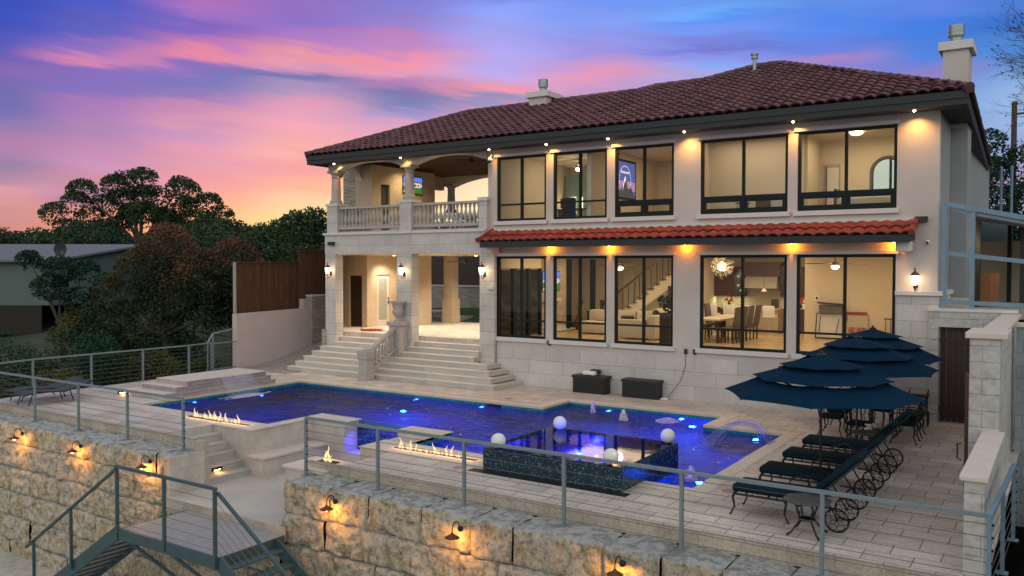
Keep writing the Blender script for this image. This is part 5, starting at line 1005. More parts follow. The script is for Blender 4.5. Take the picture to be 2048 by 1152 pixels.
fn = ['at the far left edge', 'above the neighbour roof, left end', 'above the neighbour roof, second', 'above the neighbour roof, third', 'above the neighbour roof, fourth', 'next to the dome-shaped oak on its left', 'beyond the left picture edge', 'behind the dome-shaped oak', 'right of the reddish tree', 'with a knobbly top right of the reddish tree', 'before the yellow glow', 'with a round top above the fence', 'low on the horizon above the fence', 'left of the house corner, lower', 'touching the house corner under the eaves', 'behind the house corner', 'behind the brown-red tree', 'behind the reddish tree, right', 'behind the reddish tree, middle', 'behind the reddish tree, left', 'behind the oak trunk', 'seen through the rear balcony arch, left', 'seen through the rear balcony arch, right', 'behind the balcony tower']
for i, ((u, d, hh_), nm) in enumerate(zip(far, fn)):
    q = CAM+(fw+cr*(u-1024)/FOC)*d; x, y = q[0], q[1]; z = gz(x, y)-.3; top_z = 3.78+(532-hh_)*d/FOC; H = top_z-z; W = 3.0+1.2*rr.random()
    lob = [(a, b_, c, r_) for a, b_, c, r_ in blob(10, W, W*.7, H*.42, H*.42, W*.28, W*.45, i+100)]+[(0, 0, H*.3, W*.6), (-W*.6, 0, H*.25, W*.5), (W*.6, 0, H*.25, W*.5)]
    tree('background_tree', ('dark tree ' if i % 3 else 'yellow-tinged tree ')+nm, 'tree', x, y, z, H, across(lob), 8000, .21, ['leaf_olive', 'leaf_green', 'leaf_teal'][i % 3] if i < 8 else 'leaf_green', .25, i+60, 'trees on the horizon', limbs=False)
# right hand: bare tree, evergreens, pole
def bare(x, y, z, h, seed, lean):
    t = thing('bare_tree', 'nearly leafless tree spreading thin branches beside the right chimney', 'tree', (x, y, z)); b = MB(); rr = random.Random(seed); tips = []
    def grow(p, d, l, r_, k):
        q = p+d*l+Vector((rr.uniform(-.1, .1), rr.uniform(-.1, .1), rr.uniform(-.05, .1)))*l; m_ = (p+q)/2+Vector((rr.uniform(-.06, .06),)*3)*l
        b.tube([p, m_, q], [r_, r_*.8, r_*.62], 5 if r_ < .03 else 7, False); tips.append(q)
        if k == 0: return
        for i in range(3 if k > 1 else 3):
            nd = (d+Vector((rr.uniform(-.75, .75), rr.uniform(-.75, .75), rr.uniform(-.35, .5)))).normalized(); grow(q, nd, l*rr.uniform(.66, .86), r_*.6, k-1)
    b.tube([(x, y, z), (x-.1, y, z+h*.5), (x, y, z+h)], [.3, .24, .18], 9)
    for i in range(6):
        grow(Vector((x, y, z+h*(.6+.08*i))), Vector((-1 if i % 2 else -.8, rr.uniform(-.6, .6), rr.uniform(-.1, .75))).normalized(), 1.45, .045, 5)
    b.build('branches', M['bark'], t); tp = np.array([tuple(q) for q in tips if rr.random() < .3]); n = len(tp); r_ = np.random.default_rng(3); a = r_.normal(size=(n, 3))*.035; c_ = r_.normal(size=(n, 3))*.02
    V = np.stack([tp-a, tp+c_, tp+a, tp-c_], 1).reshape(-1, 3); fast_mesh('leaves', V, np.arange(4*n).reshape(-1, 4), M['leaf_olive'], t)
bare(17.9, 12.5, 2.5, 8.6, 5, -1)
for i, (x, y, h, w_, nm) in enumerate(((12.0, 19, 6.6, 1.6, 'dark evergreen tree behind the house right corner'), (13.4, 20.5, 6.2, 1.8, 'dark evergreen tree behind the utility pole'), (15.0, 20, 7.2, 2.0, 'dark evergreen tree at the right picture edge'))):
    tree('evergreen_tree', nm, 'tree', x, y, 3.2, h, blob(16, w_*.8, w_*.7, h*.95, 1.4, w_*.4, w_*.55, i+300)+[(0, 0, h*.8, w_*.5), (.6, 0, h*.9, w_*.45)], 11000, .13, 'leaf_teal', .15, i+200, 'evergreens behind the carport', limbs=False)
up = thing('utility_pole', 'wooden utility pole with a grey transformer at the right edge', 'utility pole', (12.98, 30, 3)); MB().tube([(12.98, 30, 3), (12.98, 30, 12.6)], [.17, .13], 10).build('pole', M['bark'], up); MB().lathe([(.2, 9.3), (.22, 9.4), (.22, 10.2), (.15, 10.3)], (13.5, 29.8, 0), 14).build('transformer', M['rail'], up); MB().box(12.9, 13.7, 29.9, 30.0, 11.9, 12.0).build('crossarm', M['bark'], up)
MB().tube([(12.98, 29.9, 11.6), (12.3, 27, 9.6), (11.8, 24.5, 7.8)], .02, 4).build('guy_wire', M['cable'], up)
for x, l in ((13.55, 'left'), (13.85, 'right')):
    t = MB().tube([(x, 10, 4), (x, 10, 7.05)], .045, 8).lathe([(.05, 7.05), (.055, 7.09), (.02, 7.13)], (x, 10, 0), 8).build('vent_post', M['railblue'], None, smooth=True); tag(t, 'slim blue-grey pipe above the carport, the %s one of the pair' % l, 'pipe', 'pair of pipes above the carport')
# neighbour houses
def nhouse(lbl, K, a, bdir, la, lb, zb, zw, zr, group=None):
    K = np.array(K); a = np.array(a, float)/np.linalg.norm(a); bdir = np.array(bdir, float)/np.linalg.norm(bdir); t = thing('neighbour_house', lbl, 'house', (K[0], K[1], zb)); q = lambda s, r_, z: (K[0]+a[0]*s+bdir[0]*r_, K[1]+a[1]*s+bdir[1]*r_, z)
    V = [q(0, 0, zb), q(la, 0, zb), q(la, lb, zb), q(0, lb, zb), q(0, 0, zw+.06), q(la, 0, zw+.06), q(la, lb, zw), q(0, lb, zw), q(0, lb/2, zr+.02), q(la, lb/2, zr+.02)]
    MB().add(V, [(0, 1, 5, 4), (3, 0, 4, 8, 7), (1, 2, 6, 9, 5), (2, 3, 7, 6)]).build('wall', simple('pale_siding', (.10, .135, .13), .8, var=.1, bump=.1), t)
    o = .45; V = [q(-o, -o, zw), q(la+o, -o, zw), q(la+o, lb/2, zr), q(-o, lb/2, zr), q(la+o, lb+o, zw), q(-o, lb+o, zw)]; V += [(x, y, z+.12) for x, y, z in V]
    MB().add(V, [(6, 7, 8, 9), (9, 8, 10, 11), (0, 3, 2, 1), (3, 5, 4, 2), (0, 1, 7, 6), (0, 6, 9, 3), (3, 9, 11, 5), (1, 2, 8, 7)]).build('roof', simple('grey_shingle', (.15, .15, .17), .9, var=.25, scale=3, bump=.4), t)
    MB().add([q(.5, -.03, zb-.0), q(la-.5, -.03, zb), q(la-.5, -.03, zb-1.6), q(.5, -.03, zb-1.6)], [(3, 2, 1, 0)]).build('crawlspace', M['joint'], t); return t
n1 = nhouse('low neighbour house with shallow grey roof at the left edge', (-30.6, 1.8), (-.83, -.55), (-.42, .9), 22, 16, 1.6, 3.95, 5.0)
for s, w_ in ((3, 1.2), (7, 1.0)): MB().add([(-30.6-.83*s+.03, 1.8-.55*s-.05, 2.3), (-30.6-.83*(s+w_)+.03, 1.8-.55*(s+w_)-.05, 2.3), (-30.6-.83*(s+w_)+.03, 1.8-.55*(s+w_)-.05, 3.3), (-30.6-.83*s+.03, 1.8-.55*s-.05, 3.3)], [(0, 1, 2, 3), (3, 2, 1, 0)]).build('window', M['frame'], n1)
sd2 = thing('satellite_dish', 'dark round satellite dish on the neighbour roof edge', 'satellite dish', (-29.9, 2.2, 4.1)); MB().tube([(-29.9, 2.1, 4.0), (-30.0, 2.1, 4.5)], .03, 6).build('mast', M['steel'], sd2)
P = np.array([[(-30.0+.36*r_*math.cos(a)*.84, 2.1+.36*r_*math.cos(a)*.54-.10*r_*r_, 4.65+.38*r_*math.sin(a)) for a in np.linspace(0, 2*math.pi, 25)] for r_ in (.01, .5, 1)]); MB().grid(P).build('dish', M['fascia'], sd2, smooth=True)
nhouse('distant neighbour house with white-edged roof above the fence end', (-34.2, 16.3), (-.78, -.6), (-.5, .86), 14, 7, 2.2, 4.4, 5.1)
tf = thing('wire_fence', 'rustic wooden post fence in the yard left of the tall fence', 'fence', (-19, 4, 0))
for i in range(5): x, y = -14.5-2.0*i, 3.2-.6*i; MB().tube([(x, y, gz(x, y)-.2), (x, y, gz(x, y)+1.9)], .05, 6).build('post', M['bark'], tf)
MB().tube([(-14.5, 3.2, gz(-14.5, 3.2)+1.3), (-22.5, .8, gz(-22.5, .8)+1.3)], .035, 5).build('rail', M['bark'], tf)
# ------------------------------------------------------------------ lanterns, soffit lamps, small fittings
def lantern(x, y, z, lbl, e=34):
    t = thing('wall_lantern', lbl, 'wall lantern', (x, y, z), group='carriage lanterns on the house'); yw = y
    if 1:
        MB().box(x-.05, x+.05, yw-.015, yw, z-.14, z+.02).build('backplate', M['darkmetal'], t)
        MB().tube([(x, yw-.01, z-.10)]+[(x, yw-.10+.07*math.cos(a), z-.14-.07*math.sin(a)) for a in np.linspace(0, math.pi, 8)]+[(x, yw-.17, z-.05)], .011, 6).build('bracket', M['darkmetal'], t, smooth=True)
        MB().lathe([(.045, -.06), (.075, .0), (.095, .15), (.09, .16)], (x, yw-.17, z), 8).build('glass', M['lantern_glow'], t)
        MB().lathe([(.115, .16), (.10, .19), (.05, .25), (.02, .27), (.018, .31), (.028, .325), (.005, .36)], (x, yw-.17, z), 12).build('hood', M['copperd'], t, smooth=True)
        light('lantern_light', 'POINT', (x, yw-.17, z+.07), e, (1, .62, .30), t, shadow_soft_size=.10)
M['copperd'] = simple('weathered_copper_hood', (.14, .12, .09), .5, .6)
for x, y, z, l in ((-7.36, -.155, 3.55, 'lit carriage lantern on the leftmost porch pier'), (-3.80, -.155, 3.55, 'lit carriage lantern on the middle porch pier'), (-.38, -.155, 3.57, 'lit carriage lantern on the pier beside the dining windows'), (12.35, -.004, 3.40, 'lit carriage lantern at the far right above the stone wainscot')): lantern(x, y, z, l)
for i, (x, l) in enumerate(((-6.83, 'left arch'), (-3.66, 'middle balcony column'), (.03, 'security camera'), (2.15, 'gap between the first two upper windows'), (4.24, 'gap after the second upper window'), (6.58, 'wide wall after the poster window'), (9.51, 'gap before the last upper window'), (12.33, 'right house corner'))):
    t = thing('soffit_light', 'small bright soffit downlight above the '+l, 'downlight', (x, -.5, 7.5), group='downlights under the main eaves')
    MB().lathe([(.07, -.012), (.07, .0)], (x, -.5, 7.498), 16).build('trim_ring', M['frame'], t); MB().sphere((x, -.5, 7.482), .036, 10).build('bulb', M['warm_bulb'], t, smooth=True)
    light('downlight', 'SPOT', (x, -.30, 7.46), 62 if x > 1 else 22, (1, .48, .12), t, dir=(0, .2, -1), spot_size=R(130), spot_blend=1.0, shadow_soft_size=.03)
for i, (x, l) in enumerate(((2.05, 'between the first and second lower windows'), (4.1, 'between the second and third lower windows'), (6.48, 'over the wide wall with the cord'), (9.40, 'between the kitchen window and the last window'), (11.86, 'over the last lower window'))):
    t = thing('awning_light', 'amber lamp under the awning '+l, 'downlight', (x, -.2, 4.4), group='amber lamps under the awning')
    MB().lathe([(.06, 0), (.05, -.02), (.04, -.03)], (x, -.16, 4.415), 12).build('housing', M['frame'], t); MB().sphere((x, -.16, 4.375), .016, 8).build('bulb', M['orange_bulb'], t)
    light('amber_glow', 'POINT', (x, -.13, 4.33), 14, (1, .29, .01), t, shadow_soft_size=.03)
def fixt(name, lbl, cat, parts, loc, group=None):
    t = thing(name, lbl, cat, loc, group=group)
    for nm, mb_, mt in parts: mb_.build(nm, M[mt], t, smooth=True)
for x, y, z, l in ((-7.23, -.175, 4.6, 'dark floodlight high on the left end of the stone band'), (-.50, -.175, 4.63, 'dark floodlight on the stone band beside the awning end'), (12.48, -.004, 4.93, 'brown floodlight on the stucco right of the awning')):
    fixt('floodlight', l, 'floodlight', [('housing', MB().box(x-.12, x+.12, y-.16, y-.03, z-.07, z+.06), 'fascia'), ('mount', MB().box(x-.04, x+.04, y-.03, y, z-.05, z+.05), 'darkmetal')], (x, y, z), 'floodlights on the house front')
fixt('security_camera', 'white dome security camera under the eaves by the first upper window', 'camera', [('arm', MB().tube([(-.14, -.0, 7.32), (-.14, -.12, 7.36), (-.14, -.2, 7.28)], .03, 8), 'white'), ('dome', MB().sphere((-.14, -.2, 7.20), .085, 16), 'white'), ('lens', MB().sphere((-.14, -.215, 7.15), .065, 12), 'blackplastic')], (-.14, -.1, 7.3))
fixt('security_camera', 'small round security camera near the right house corner', 'camera', [('base', MB().sphere((12.60, -.05, 4.37), .06, 12), 'white'), ('lens', MB().sphere((12.60, -.09, 4.36), .035, 10), 'blackplastic')], (12.6, 0, 4.37))
for x, z in ((2.0, 1.38), (6.48, 1.38), (6.74, 1.38)):
    fixt('outlet_box', {2.0: 'black outdoor socket between the first two lower windows', 6.48: 'black outdoor socket with a cord plugged in', 6.74: 'black outdoor socket right of the plugged one'}[x], 'socket', [('cover', MB().box(x-.04, x+.04, -.05, -.004, z-.07, z+.07), 'blackplastic')], (x, 0, z), 'outdoor sockets')
o = MB().tube([(6.48, -.06, 1.34), (6.5, -.08, 1.0), (6.35, -.09, .55), (6.1, -.12, .2), (5.98, -.16, .02), (5.9, -.3, .012)], .007, 5).build('hanging_cable', M['blackplastic'], None); tag(o, 'thin black cord hanging from the socket to the storage box', 'cord')
o = MB().cbox((5.97, -.32, .03), .2, .09, .05, rz=.3, bev=.01).build('power_strip', M['white'], None); tag(o, 'small white power strip lying by the right storage box', 'power strip')
# storage boxes
for x0, x1, l in ((3.07, 4.17, 'black ribbed deck box with a white device on its lid'), (4.70, 5.83, 'black ribbed deck box beside the hanging cord')):
    t = thing('deck_box', l, 'storage box', ((x0+x1)/2, -.27, 0), group='black deck boxes'); b = MB(); b.box(x0+.02, x1-.02, -.47, -.09, .0, .44)
    x = x0+.05
    while x < x1-.05: b.box(x, x+.022, -.482, -.47, .03, .41); x += .045
    b.build('body', M['blackplastic'], t); lidm = MB().cbox(((x0+x1)/2, -.28, .485), x1-x0+.03, .43, .085, bev=.02); lidm.build('lid', M['blackplastic'], t)
t = thing('pool_cleaner', 'white and black device resting on the left deck box', 'device', (3.62, -.28, .53)); MB().cbox((3.60, -.30, .60), .42, .28, .12, bev=.04).build('shell', M['white'], t, smooth=True); MB().cbox((3.72, -.22, .64), .30, .2, .12, bev=.04).build('hood', M['blackplastic'], t, smooth=True)
# ------------------------------------------------------------------ patio furniture
def leaf_leg(b, x, y, z, dx, dy):   # curved cast leg
    b.tube([(x, y, z), (x+dx*.35, y+dy*.35, z*.78), (x+dx*.1, y+dy*.1, z*.4), (x+dx*.55, y+dy*.55, z*.08), (x+dx*.8, y+dy*.8, .015)], [.02, .022, .014, .013, .018], 7)
def make_lounger():
    t = thing('chaise_lounger', '', 'lounger', (0, 0, 0)); W = .30
    b = MB(); [b.tube([(-.80, s*W, .33), (.28, s*W, .33), (.98, s*W, 1.02)], .018, 7) for s in (-1, 1)]; [b.tube([(x, -W, .33), (x, W, .33)], .014, 6) for x in (-.8, -.3, .2)]; b.tube([(.98, -W, 1.02), (.98, W, 1.02)], .018, 6); b.tube([(.45, -W, .33), (.72, -W, .33)], .014); 
    for k in range(7): y = -W+.08+k*.075; b.tube([(.30, y, .35), (.96, y, 1.0)], .006, 4)
    b.build('frame', M['darkmetal'], t)
    MB().cbox((-.27, 0, .41), 1.14, .60, .11, bev=.045).build('seat_cushion', M['cushion'], t, smooth=True, angle=80)
    MB().cbox((.64, 0, .77), .98, .60, .10, ry=R(-44.6), bev=.042).build('back_cushion', M['cushion'], t, smooth=True, angle=80)
    for s in (-1, 1):
        b = MB(); leaf_leg(b, -.78, s*W, .36, -.10, s*.02); b.build('leg', M['darkmetal'], t, smooth=True)
        b = MB(); leaf_leg(b, -.05, s*W, .36, .10, s*.02); b.build('leg', M['darkmetal'], t, smooth=True)
        b = MB(); b.tube([(-.15, s*(W+.02), .34), (-.12, s*(W+.03), .52), (.1, s*(W+.03), .60), (.28, s*(W+.03), .52), (.30, s*(W+.02), .36)], .011, 6); b.build('armrest', M['darkmetal'], t, smooth=True)
        b = MB(); r_ = .165; b.tube([(.70+r_*math.cos(a), s*(W+.03), .175+r_*math.sin(a)) for a in np.linspace(0, 2*math.pi, 25)], .013, 6, False); b.tube([(.70, s*(W+.01), .175), (.70, s*(W+.05), .175)], .02, 8)
        w_ = b.build('wheel', M['darkmetal'], t, smooth=True); b = MB()
        for k in range(6):
            a = k*math.pi/3; cx_, cz_ = .70+.08*math.cos(a), .175+.08*math.sin(a); b.tube([(cx_+.075*math.cos(a+q)*(1 if 1 else 1)*abs(math.cos(q))+.03*math.sin(q)*-math.sin(a), s*(W+.03), cz_+.075*math.sin(a+q)*abs(math.cos(q))+.03*math.sin(q)*math.cos(a)) for q in np.linspace(0, 2*math.pi, 13)], .005, 4, False)
        b.build('spokes', M['darkmetal'], w_)
        MB().tube([(.70, s*W, .19), (.5, s*W, .52)], .013, 6).build('wheel_strut', M['darkmetal'], t)
    return t
protos = []
lo = make_lounger()
for i, (y, l) in enumerate(((-9.68, 'nearest the railing beside the small round-legged table'), (-8.33, 'second from the railing under the near umbrella'), (-6.97, 'third from the railing just beyond the umbrella pole'), (-5.62, 'fourth from the railing closest to the dining set'))):
    o = lo if i == 0 else copy_tree(lo); o.location = (12.02, y, 0); tag(o, 'dark cushioned wheeled lounger '+l, 'lounger', 'row of wheeled loungers by the pool')
def make_umbrella():
    t = thing('patio_umbrella', '', 'umbrella', (0, 0, 0)); MB().lathe([(.22, 0), (.22, .04), (.08, .07), (.035, .18), (.035, .3)], (0, 0, 0), 16).build('base', M['darkmetal'], t, smooth=True)
    MB().tube([(0, 0, .1), (0, 0, 2.26)], .022, 10).build('pole', M['bronze'], t, smooth=True)
    def tier(r0, z0, r1, z1, nm, drop=.05):
        n = 8; V = []; m_ = 6; seg = 6
        for i in range(m_+1):
            s = i/m_; r_ = r1+(r0-r1)*s; z = z1+(z0-z1)*(s**.92)
            for k in range(n):
                for j in range(seg):
                    a0 = 2*math.pi*(k+.18)/n; a1 = 2*math.pi*(k+1.18)/n; f_ = j/seg; x = r_*(math.cos(a0)*(1-f_)+math.cos(a1)*f_); y = r_*(math.sin(a0)*(1-f_)+math.sin(a1)*f_)
                    inn = 1-.015*s*math.sin(math.pi*f_); V.append((x*inn, y*inn, z-.03*math.sin(math.pi*f_)*(1-s)*(r_)-(-.008*s*math.sin(math.pi*f_))))
        N_ = n*seg; Fq = [(i*N_+k, i*N_+(k+1) % N_, (i+1)*N_+(k+1) % N_, (i+1)*N_+k) for i in range(m_) for k in range(N_)]
        o = MB().add(V, [f[::-1] for f in Fq]).build(nm, M['navy'], t); md = o.modifiers.new('s', 'SOLIDIFY'); md.thickness = .006; return o
    tier(1.58, 1.66, .98, 1.92, 'lower_canopy_tier'); tier(1.12, 1.93, .50, 2.13, 'middle_canopy_tier'); tier(.68, 2.14, .02, 2.31, 'top_canopy_tier')
    MB().lathe([(.05, 2.27), (.075, 2.29), (.075, 2.33), (.03, 2.34), (.02, 2.38)], (0, 0, 0), 12).build('finial', M['darkmetal'], t, smooth=True)
    for k in range(8):
        a = 2*math.pi*(k+.18)/8; MB().tube([(0.02*math.cos(a), .02*math.sin(a), 2.24), (1.58*math.cos(a), 1.58*math.sin(a), 1.645)], .008, 5).build('rib', M['darkmetal'], t)
        MB().tube([(0.03*math.cos(a), .03*math.sin(a), 1.62), (.85*math.cos(a), .85*math.sin(a), 1.92)], .007, 5).build('strut', M['darkmetal'], t)
    return t
M['bronze'] = simple('bronze_pole', (.05, .03, .02), .4, .5)
um = make_umbrella()
for i, (x, y, s, rz, l) in enumerate(((12.02, -8.0, 1.0, .0, 'nearest the railing, over the wheeled loungers'), (11.80, -3.95, 1.0, .25, 'the middle one of three, over the dining end'), (11.70, -1.75, .96, .1, 'the farthest, before the last lower window'))):
    o = um if i == 0 else copy_tree(um); o.location = (x, y, 0); o.rotation_euler.z = rz; o.scale = (s, s, 1.02 if i == 2 else 1); tag(o, 'navy three-tier umbrella '+l, 'umbrella', 'navy tiered umbrellas')
def small_table(x, y, h, l, r_=.28):
    t = thing('side_table', l, 'side table', (x, y, 0), group='cast metal side tables')
    MB().lathe([(r_, h-.025), (r_+.015, h-.015), (r_, h)], (x, y, 0), 8).build('top', M['lace'], t); 
    for k in range(4):
        a = math.pi*(.25+.5*k); b = MB(); b.tube([(x+.07*math.cos(a), y+.07*math.sin(a), h-.03), (x+.16*math.cos(a), y+.16*math.sin(a), h*.75), (x+.10*math.cos(a), y+.10*math.sin(a), h*.42), (x+.24*math.cos(a), y+.24*math.sin(a), h*.1), (x+.31*math.cos(a), y+.31*math.sin(a), .012)], [.015, .018, .013, .013, .018], 7); b.build('leg', M['darkmetal'], t, smooth=True)
    MB().lathe([(.12, h*.42), (.12, h*.42+.012)], (x, y, 0), 12).build('shelf_ring', M['darkmetal'], t)
m = Mt('pierced_cast_metal'); v = m.n('ShaderNodeTexVoronoi', {'Scale': 26}); m.L.new(m.pos, v.inputs[0]); m.base(m.ramp(v.outputs[0], [(.25, (.01, .012, .012)), (.5, (.06, .07, .07))])).rough(.5); m.bump(v.outputs[0], .6, .01); M['lace'] = m.m
small_table(12.38, -10.30, .50, 'cast metal side table with curved legs in front of the nearest lounger', .33); small_table(12.15, -4.75, .50, 'cast metal side table with flowers beyond the last lounger', .30)
o = MB(); rr = random.Random(4)
for k in range(26): o.cbox((12.22+rr.uniform(-.08, .08), -4.75+rr.uniform(-.08, .08), .56+rr.uniform(0, .10)), .045, .045, .03, rz=rr.random()*3, rx=rr.random())
o = o.build('flower_bunch', simple('cream_petals', (.55, .5, .42), .8), None); tag(o, 'small bunch of cream flowers on the far side table', 'flowers')
def make_chair():
    t = thing('patio_chair', '', 'chair', (0, 0, 0))   # sitter faces +Y
    MB().cbox((0, 0, .42), .46, .44, .08, bev=.03).build('seat', M['cushion'], t, smooth=True, angle=80)
    b = MB(); P_ = [(-.23, -.22, .4), (-.25, -.30, .85), (-.12, -.33, .96), (.12, -.33, .96), (.25, -.30, .85), (.23, -.22, .4)]; b.tube(P_, .014, 7)
    for k in range(5): x = -.16+.08*k; b.tube([(x, -.22, .42), (x*.8, -.29, .65), (x*1.1, -.325, .93)], .007, 5)
    for cx_ in (-.1, .1): b.tube([(cx_+.07*math.cos(a), -.30, .75+.09*math.sin(a)) for a in np.linspace(0, 6.283, 13)], .007, 5, False)
    b.build('backrest', M['darkmetal'], t, smooth=True)
    for s in (-1, 1):
        b = MB(); b.tube([(s*.25, -.26, .66), (s*.28, .0, .68), (s*.27, .2, .64), (s*.24, .2, .42)], .013, 7); b.build('armrest', M['darkmetal'], t, smooth=True)
        for f_ in (-1, 1):
            b = MB(); leaf_leg(b, s*.21, f_*.19, .40, s*.05, f_*.10); b.build('leg', M['darkmetal'], t, smooth=True)
    return t
ch = make_chair()
for i, (x, y, rz, l) in enumerate(((11.05, -2.75, R(-90), 'at the near left of the dining table'), (11.02, -1.9, R(-90), 'at the far left of the dining table'), (11.75, -3.35, R(0), 'with its back to the loungers'), (12.55, -2.75, R(90), 'at the near right of the dining table'), (12.55, -1.9, R(90), 'at the far right by the serving cart'), (11.8, -1.15, R(180), 'between the dining table and the house wall'))):
    o = ch if i == 0 else copy_tree(ch); o.location = (x, y, 0); o.rotation_euler.z = rz; tag(o, 'black cast metal chair '+l, 'chair', 'chairs around the outdoor table')
t = thing('dining_table', 'black cast metal dining table under the umbrellas', 'table', (11.8, -2.3, 0)); MB().cbox((11.8, -2.3, .72), .95, 1.5, .035, bev=.015).build('tabletop', M['lace'], t)
for sx_ in (-1, 1):
    for sy_ in (-1, 1): b = MB(); leaf_leg(b, 11.8+sx_*.3, -2.3+sy_*.5, .71, sx_*.12, sy_*.12); b.build('leg', M['darkmetal'], t, smooth=True)
t = thing('serving_cart', 'black two-wheeled serving cart against the wall near the gate', 'serving cart', (12.5, -.5, 0))
for x in (12.28, 12.72):
    MB().tube([(x+.0, -.50+.17*math.cos(a), .18+.17*math.sin(a)) for a in np.linspace(0, 6.283, 21)], .012, 6, False).build('wheel', M['darkmetal'], t)
    b = MB(); [b.tube([(x, -.5, .18), (x, -.5+.17*math.cos(a), .18+.17*math.sin(a))], .004, 4) for a in np.linspace(0, 5.5, 8)]; b.build('spokes', M['darkmetal'], t)
MB().tube([(12.3, -.5, .2), (12.3, -.5, .78), (12.3, -.25, .84)], .014).build('post', M['darkmetal'], t); MB().tube([(12.7, -.5, .2), (12.7, -.5, .78), (12.7, -.25, .84)], .014).build('post', M['darkmetal'], t)
MB().box(12.28, 12.72, -.75, -.28, .70, .725).build('tray', M['darkmetal'], t); MB().box(12.28, 12.72, -.75, -.28, .30, .32).build('tray', M['darkmetal'], t); MB().tube([(12.28, -.82, .76), (12.72, -.82, .76)], .014).build('handle', M['darkmetal'], t)
def sling(x, y, l):
    t = thing('sling_lounger', l, 'lounger', (x, y, 0), group='sling loungers at the left deck corner'); pr_ = [(-.95, .30), (-.6, .37), (-.2, .33), (.15, .30), (.45, .36), (.95, .50)]
    P = np.array([[(x+w_, y+a, z) for a, z in pr_] for w_ in np.linspace(-.29, .29, 5)]); o = MB().grid(P).build('sling', M['slingm'], t, smooth=True); o.modifiers.new('s', 'SOLIDIFY').thickness = .012
    for s in (-1, 1): MB().tube([(x+s*.30, y+a, z-.005) for a, z in pr_], .017, 6).build('side_rail', M['darkmetal'], t, smooth=True)
    for a, z in ((-.7, .35), (.3, .33)):
        for s in (-1, 1): MB().tube([(x+s*.29, y+a, z), (x+s*.29, y+a-.12 if a < 0 else y+a+.1, .01)], .015, 6).build('leg', M['darkmetal'], t)
M['slingm'] = simple('black_sling_mesh', (.04, .045, .045), .7)
sling(-7.95, -10.1, 'black mesh sling lounger nearer the rail posts at the left deck corner'); sling(-8.75, -9.9, 'black mesh sling lounger nearest the outer left railing')
# hose on the porch
b = MB(); pts = []
for k in range(5*24): a = 2*math.pi*k/24; r_ = .22+.045*(k//24)+.01*math.sin(a*3+k); pts.append((-6.55+r_*1.15*math.cos(a), 1.15+r_*math.sin(a), F1+.02+.012*((k//24) % 3)))
b.tube(pts, .013, 6); b.tube([(-7.0, 1.2, F1+.015), (-7.3, 1.4, F1+.03), (-7.6, 1.9, F1+.3), (-7.75, 2.2, F1+.5)], .012, 6); b.tube([(-6.1, 1.0, F1+.015), (-5.8, 1.15, F1+.015)], .012, 6); o = b.build('garden_hose', simple('red_hose', (.30, .035, .02), .5), None, smooth=True); tag(o, 'coiled red garden hose on the porch floor by the dark door', 'hose')
# ------------------------------------------------------------------ interiors seen through the windows
def T(name, lbl, cat, loc, group=None): return thing(name, lbl, cat, loc, group=group)
M['fabric'] = simple('cream_upholstery', (.48, .42, .33), .95, var=.12, bump=.3, bdist=.01)
M['greyfab'] = simple('taupe_upholstery', (.10, .07, .05), .9, var=.2)
M['granite'] = simple('speckled_granite', (.42, .33, .23), .35, var=.45, scale=14, bump=0)
M['chrome'] = simple('brushed_steel', (.50, .46, .40), .35, .4, var=.1, bump=0)
M['ledge_in'] = masonry('cream_ledge_stone', (.62, .52, .40), (.50, .40, .30), (.2, .15, .1), .30, .07, .004, bump=.9, bd=.03, jitter=.02)
# fireplace mass, dark door frames, interior door
b = MB(); b.box(-1.9, -1.02, 3.3, 6.3, F1, CE1); b.build('fireplace_breast', M['ledge_in'], house); MB().box(-1.02, -.78, 3.9, 5.9, F1+.0, F1+.16).build('hearth', M['trim'], house); MB().box(-1.02, -.86, 4.1, 5.7, 2.45, 2.53).build('mantel', M['trim'], house)
for q in ((-.36, -.27, .45, .53), (-.36, -.27, 1.35, 1.55), (-.36, -.27, 2.3, 2.45), (-.36, -.27, 3.1, 3.2)): MB().box(q[0], q[1]+.03, q[2], q[3], F1, 3.7).build('patio_door_frame', M['frame'], house)
for q in ((-1.5, -1.35, 7.2, 7.35), (-.6, -.42, 7.5, 7.65), (-1.0, -.9, 6.32, 6.42)): MB().box(*q, F1, 4.05).build('dark_frame', M['frame'], house)
for y0_, y1_ in ((.54, 1.34), (1.56, 2.29), (2.46, 3.09)): MB().box(-.345, -.30, y0_, y1_, F1+.05, 3.65).build('dark_door_glass', simple('dark_door_glass', (.012, .014, .014), .1, bump=0) if 'ddg' not in M else M['ddg'], house)
d = MB().box(-.85, .15, 10.1, 10.19, F1, 3.6).build('inner_door', M['trim'], house)
for z0, z1 in ((1.5, 2.2), (2.35, 3.45)): MB().box(-.7, .0, 10.085, 10.099, z0, z1).build('door_panel', M['ivory'], d, bevel=.01)
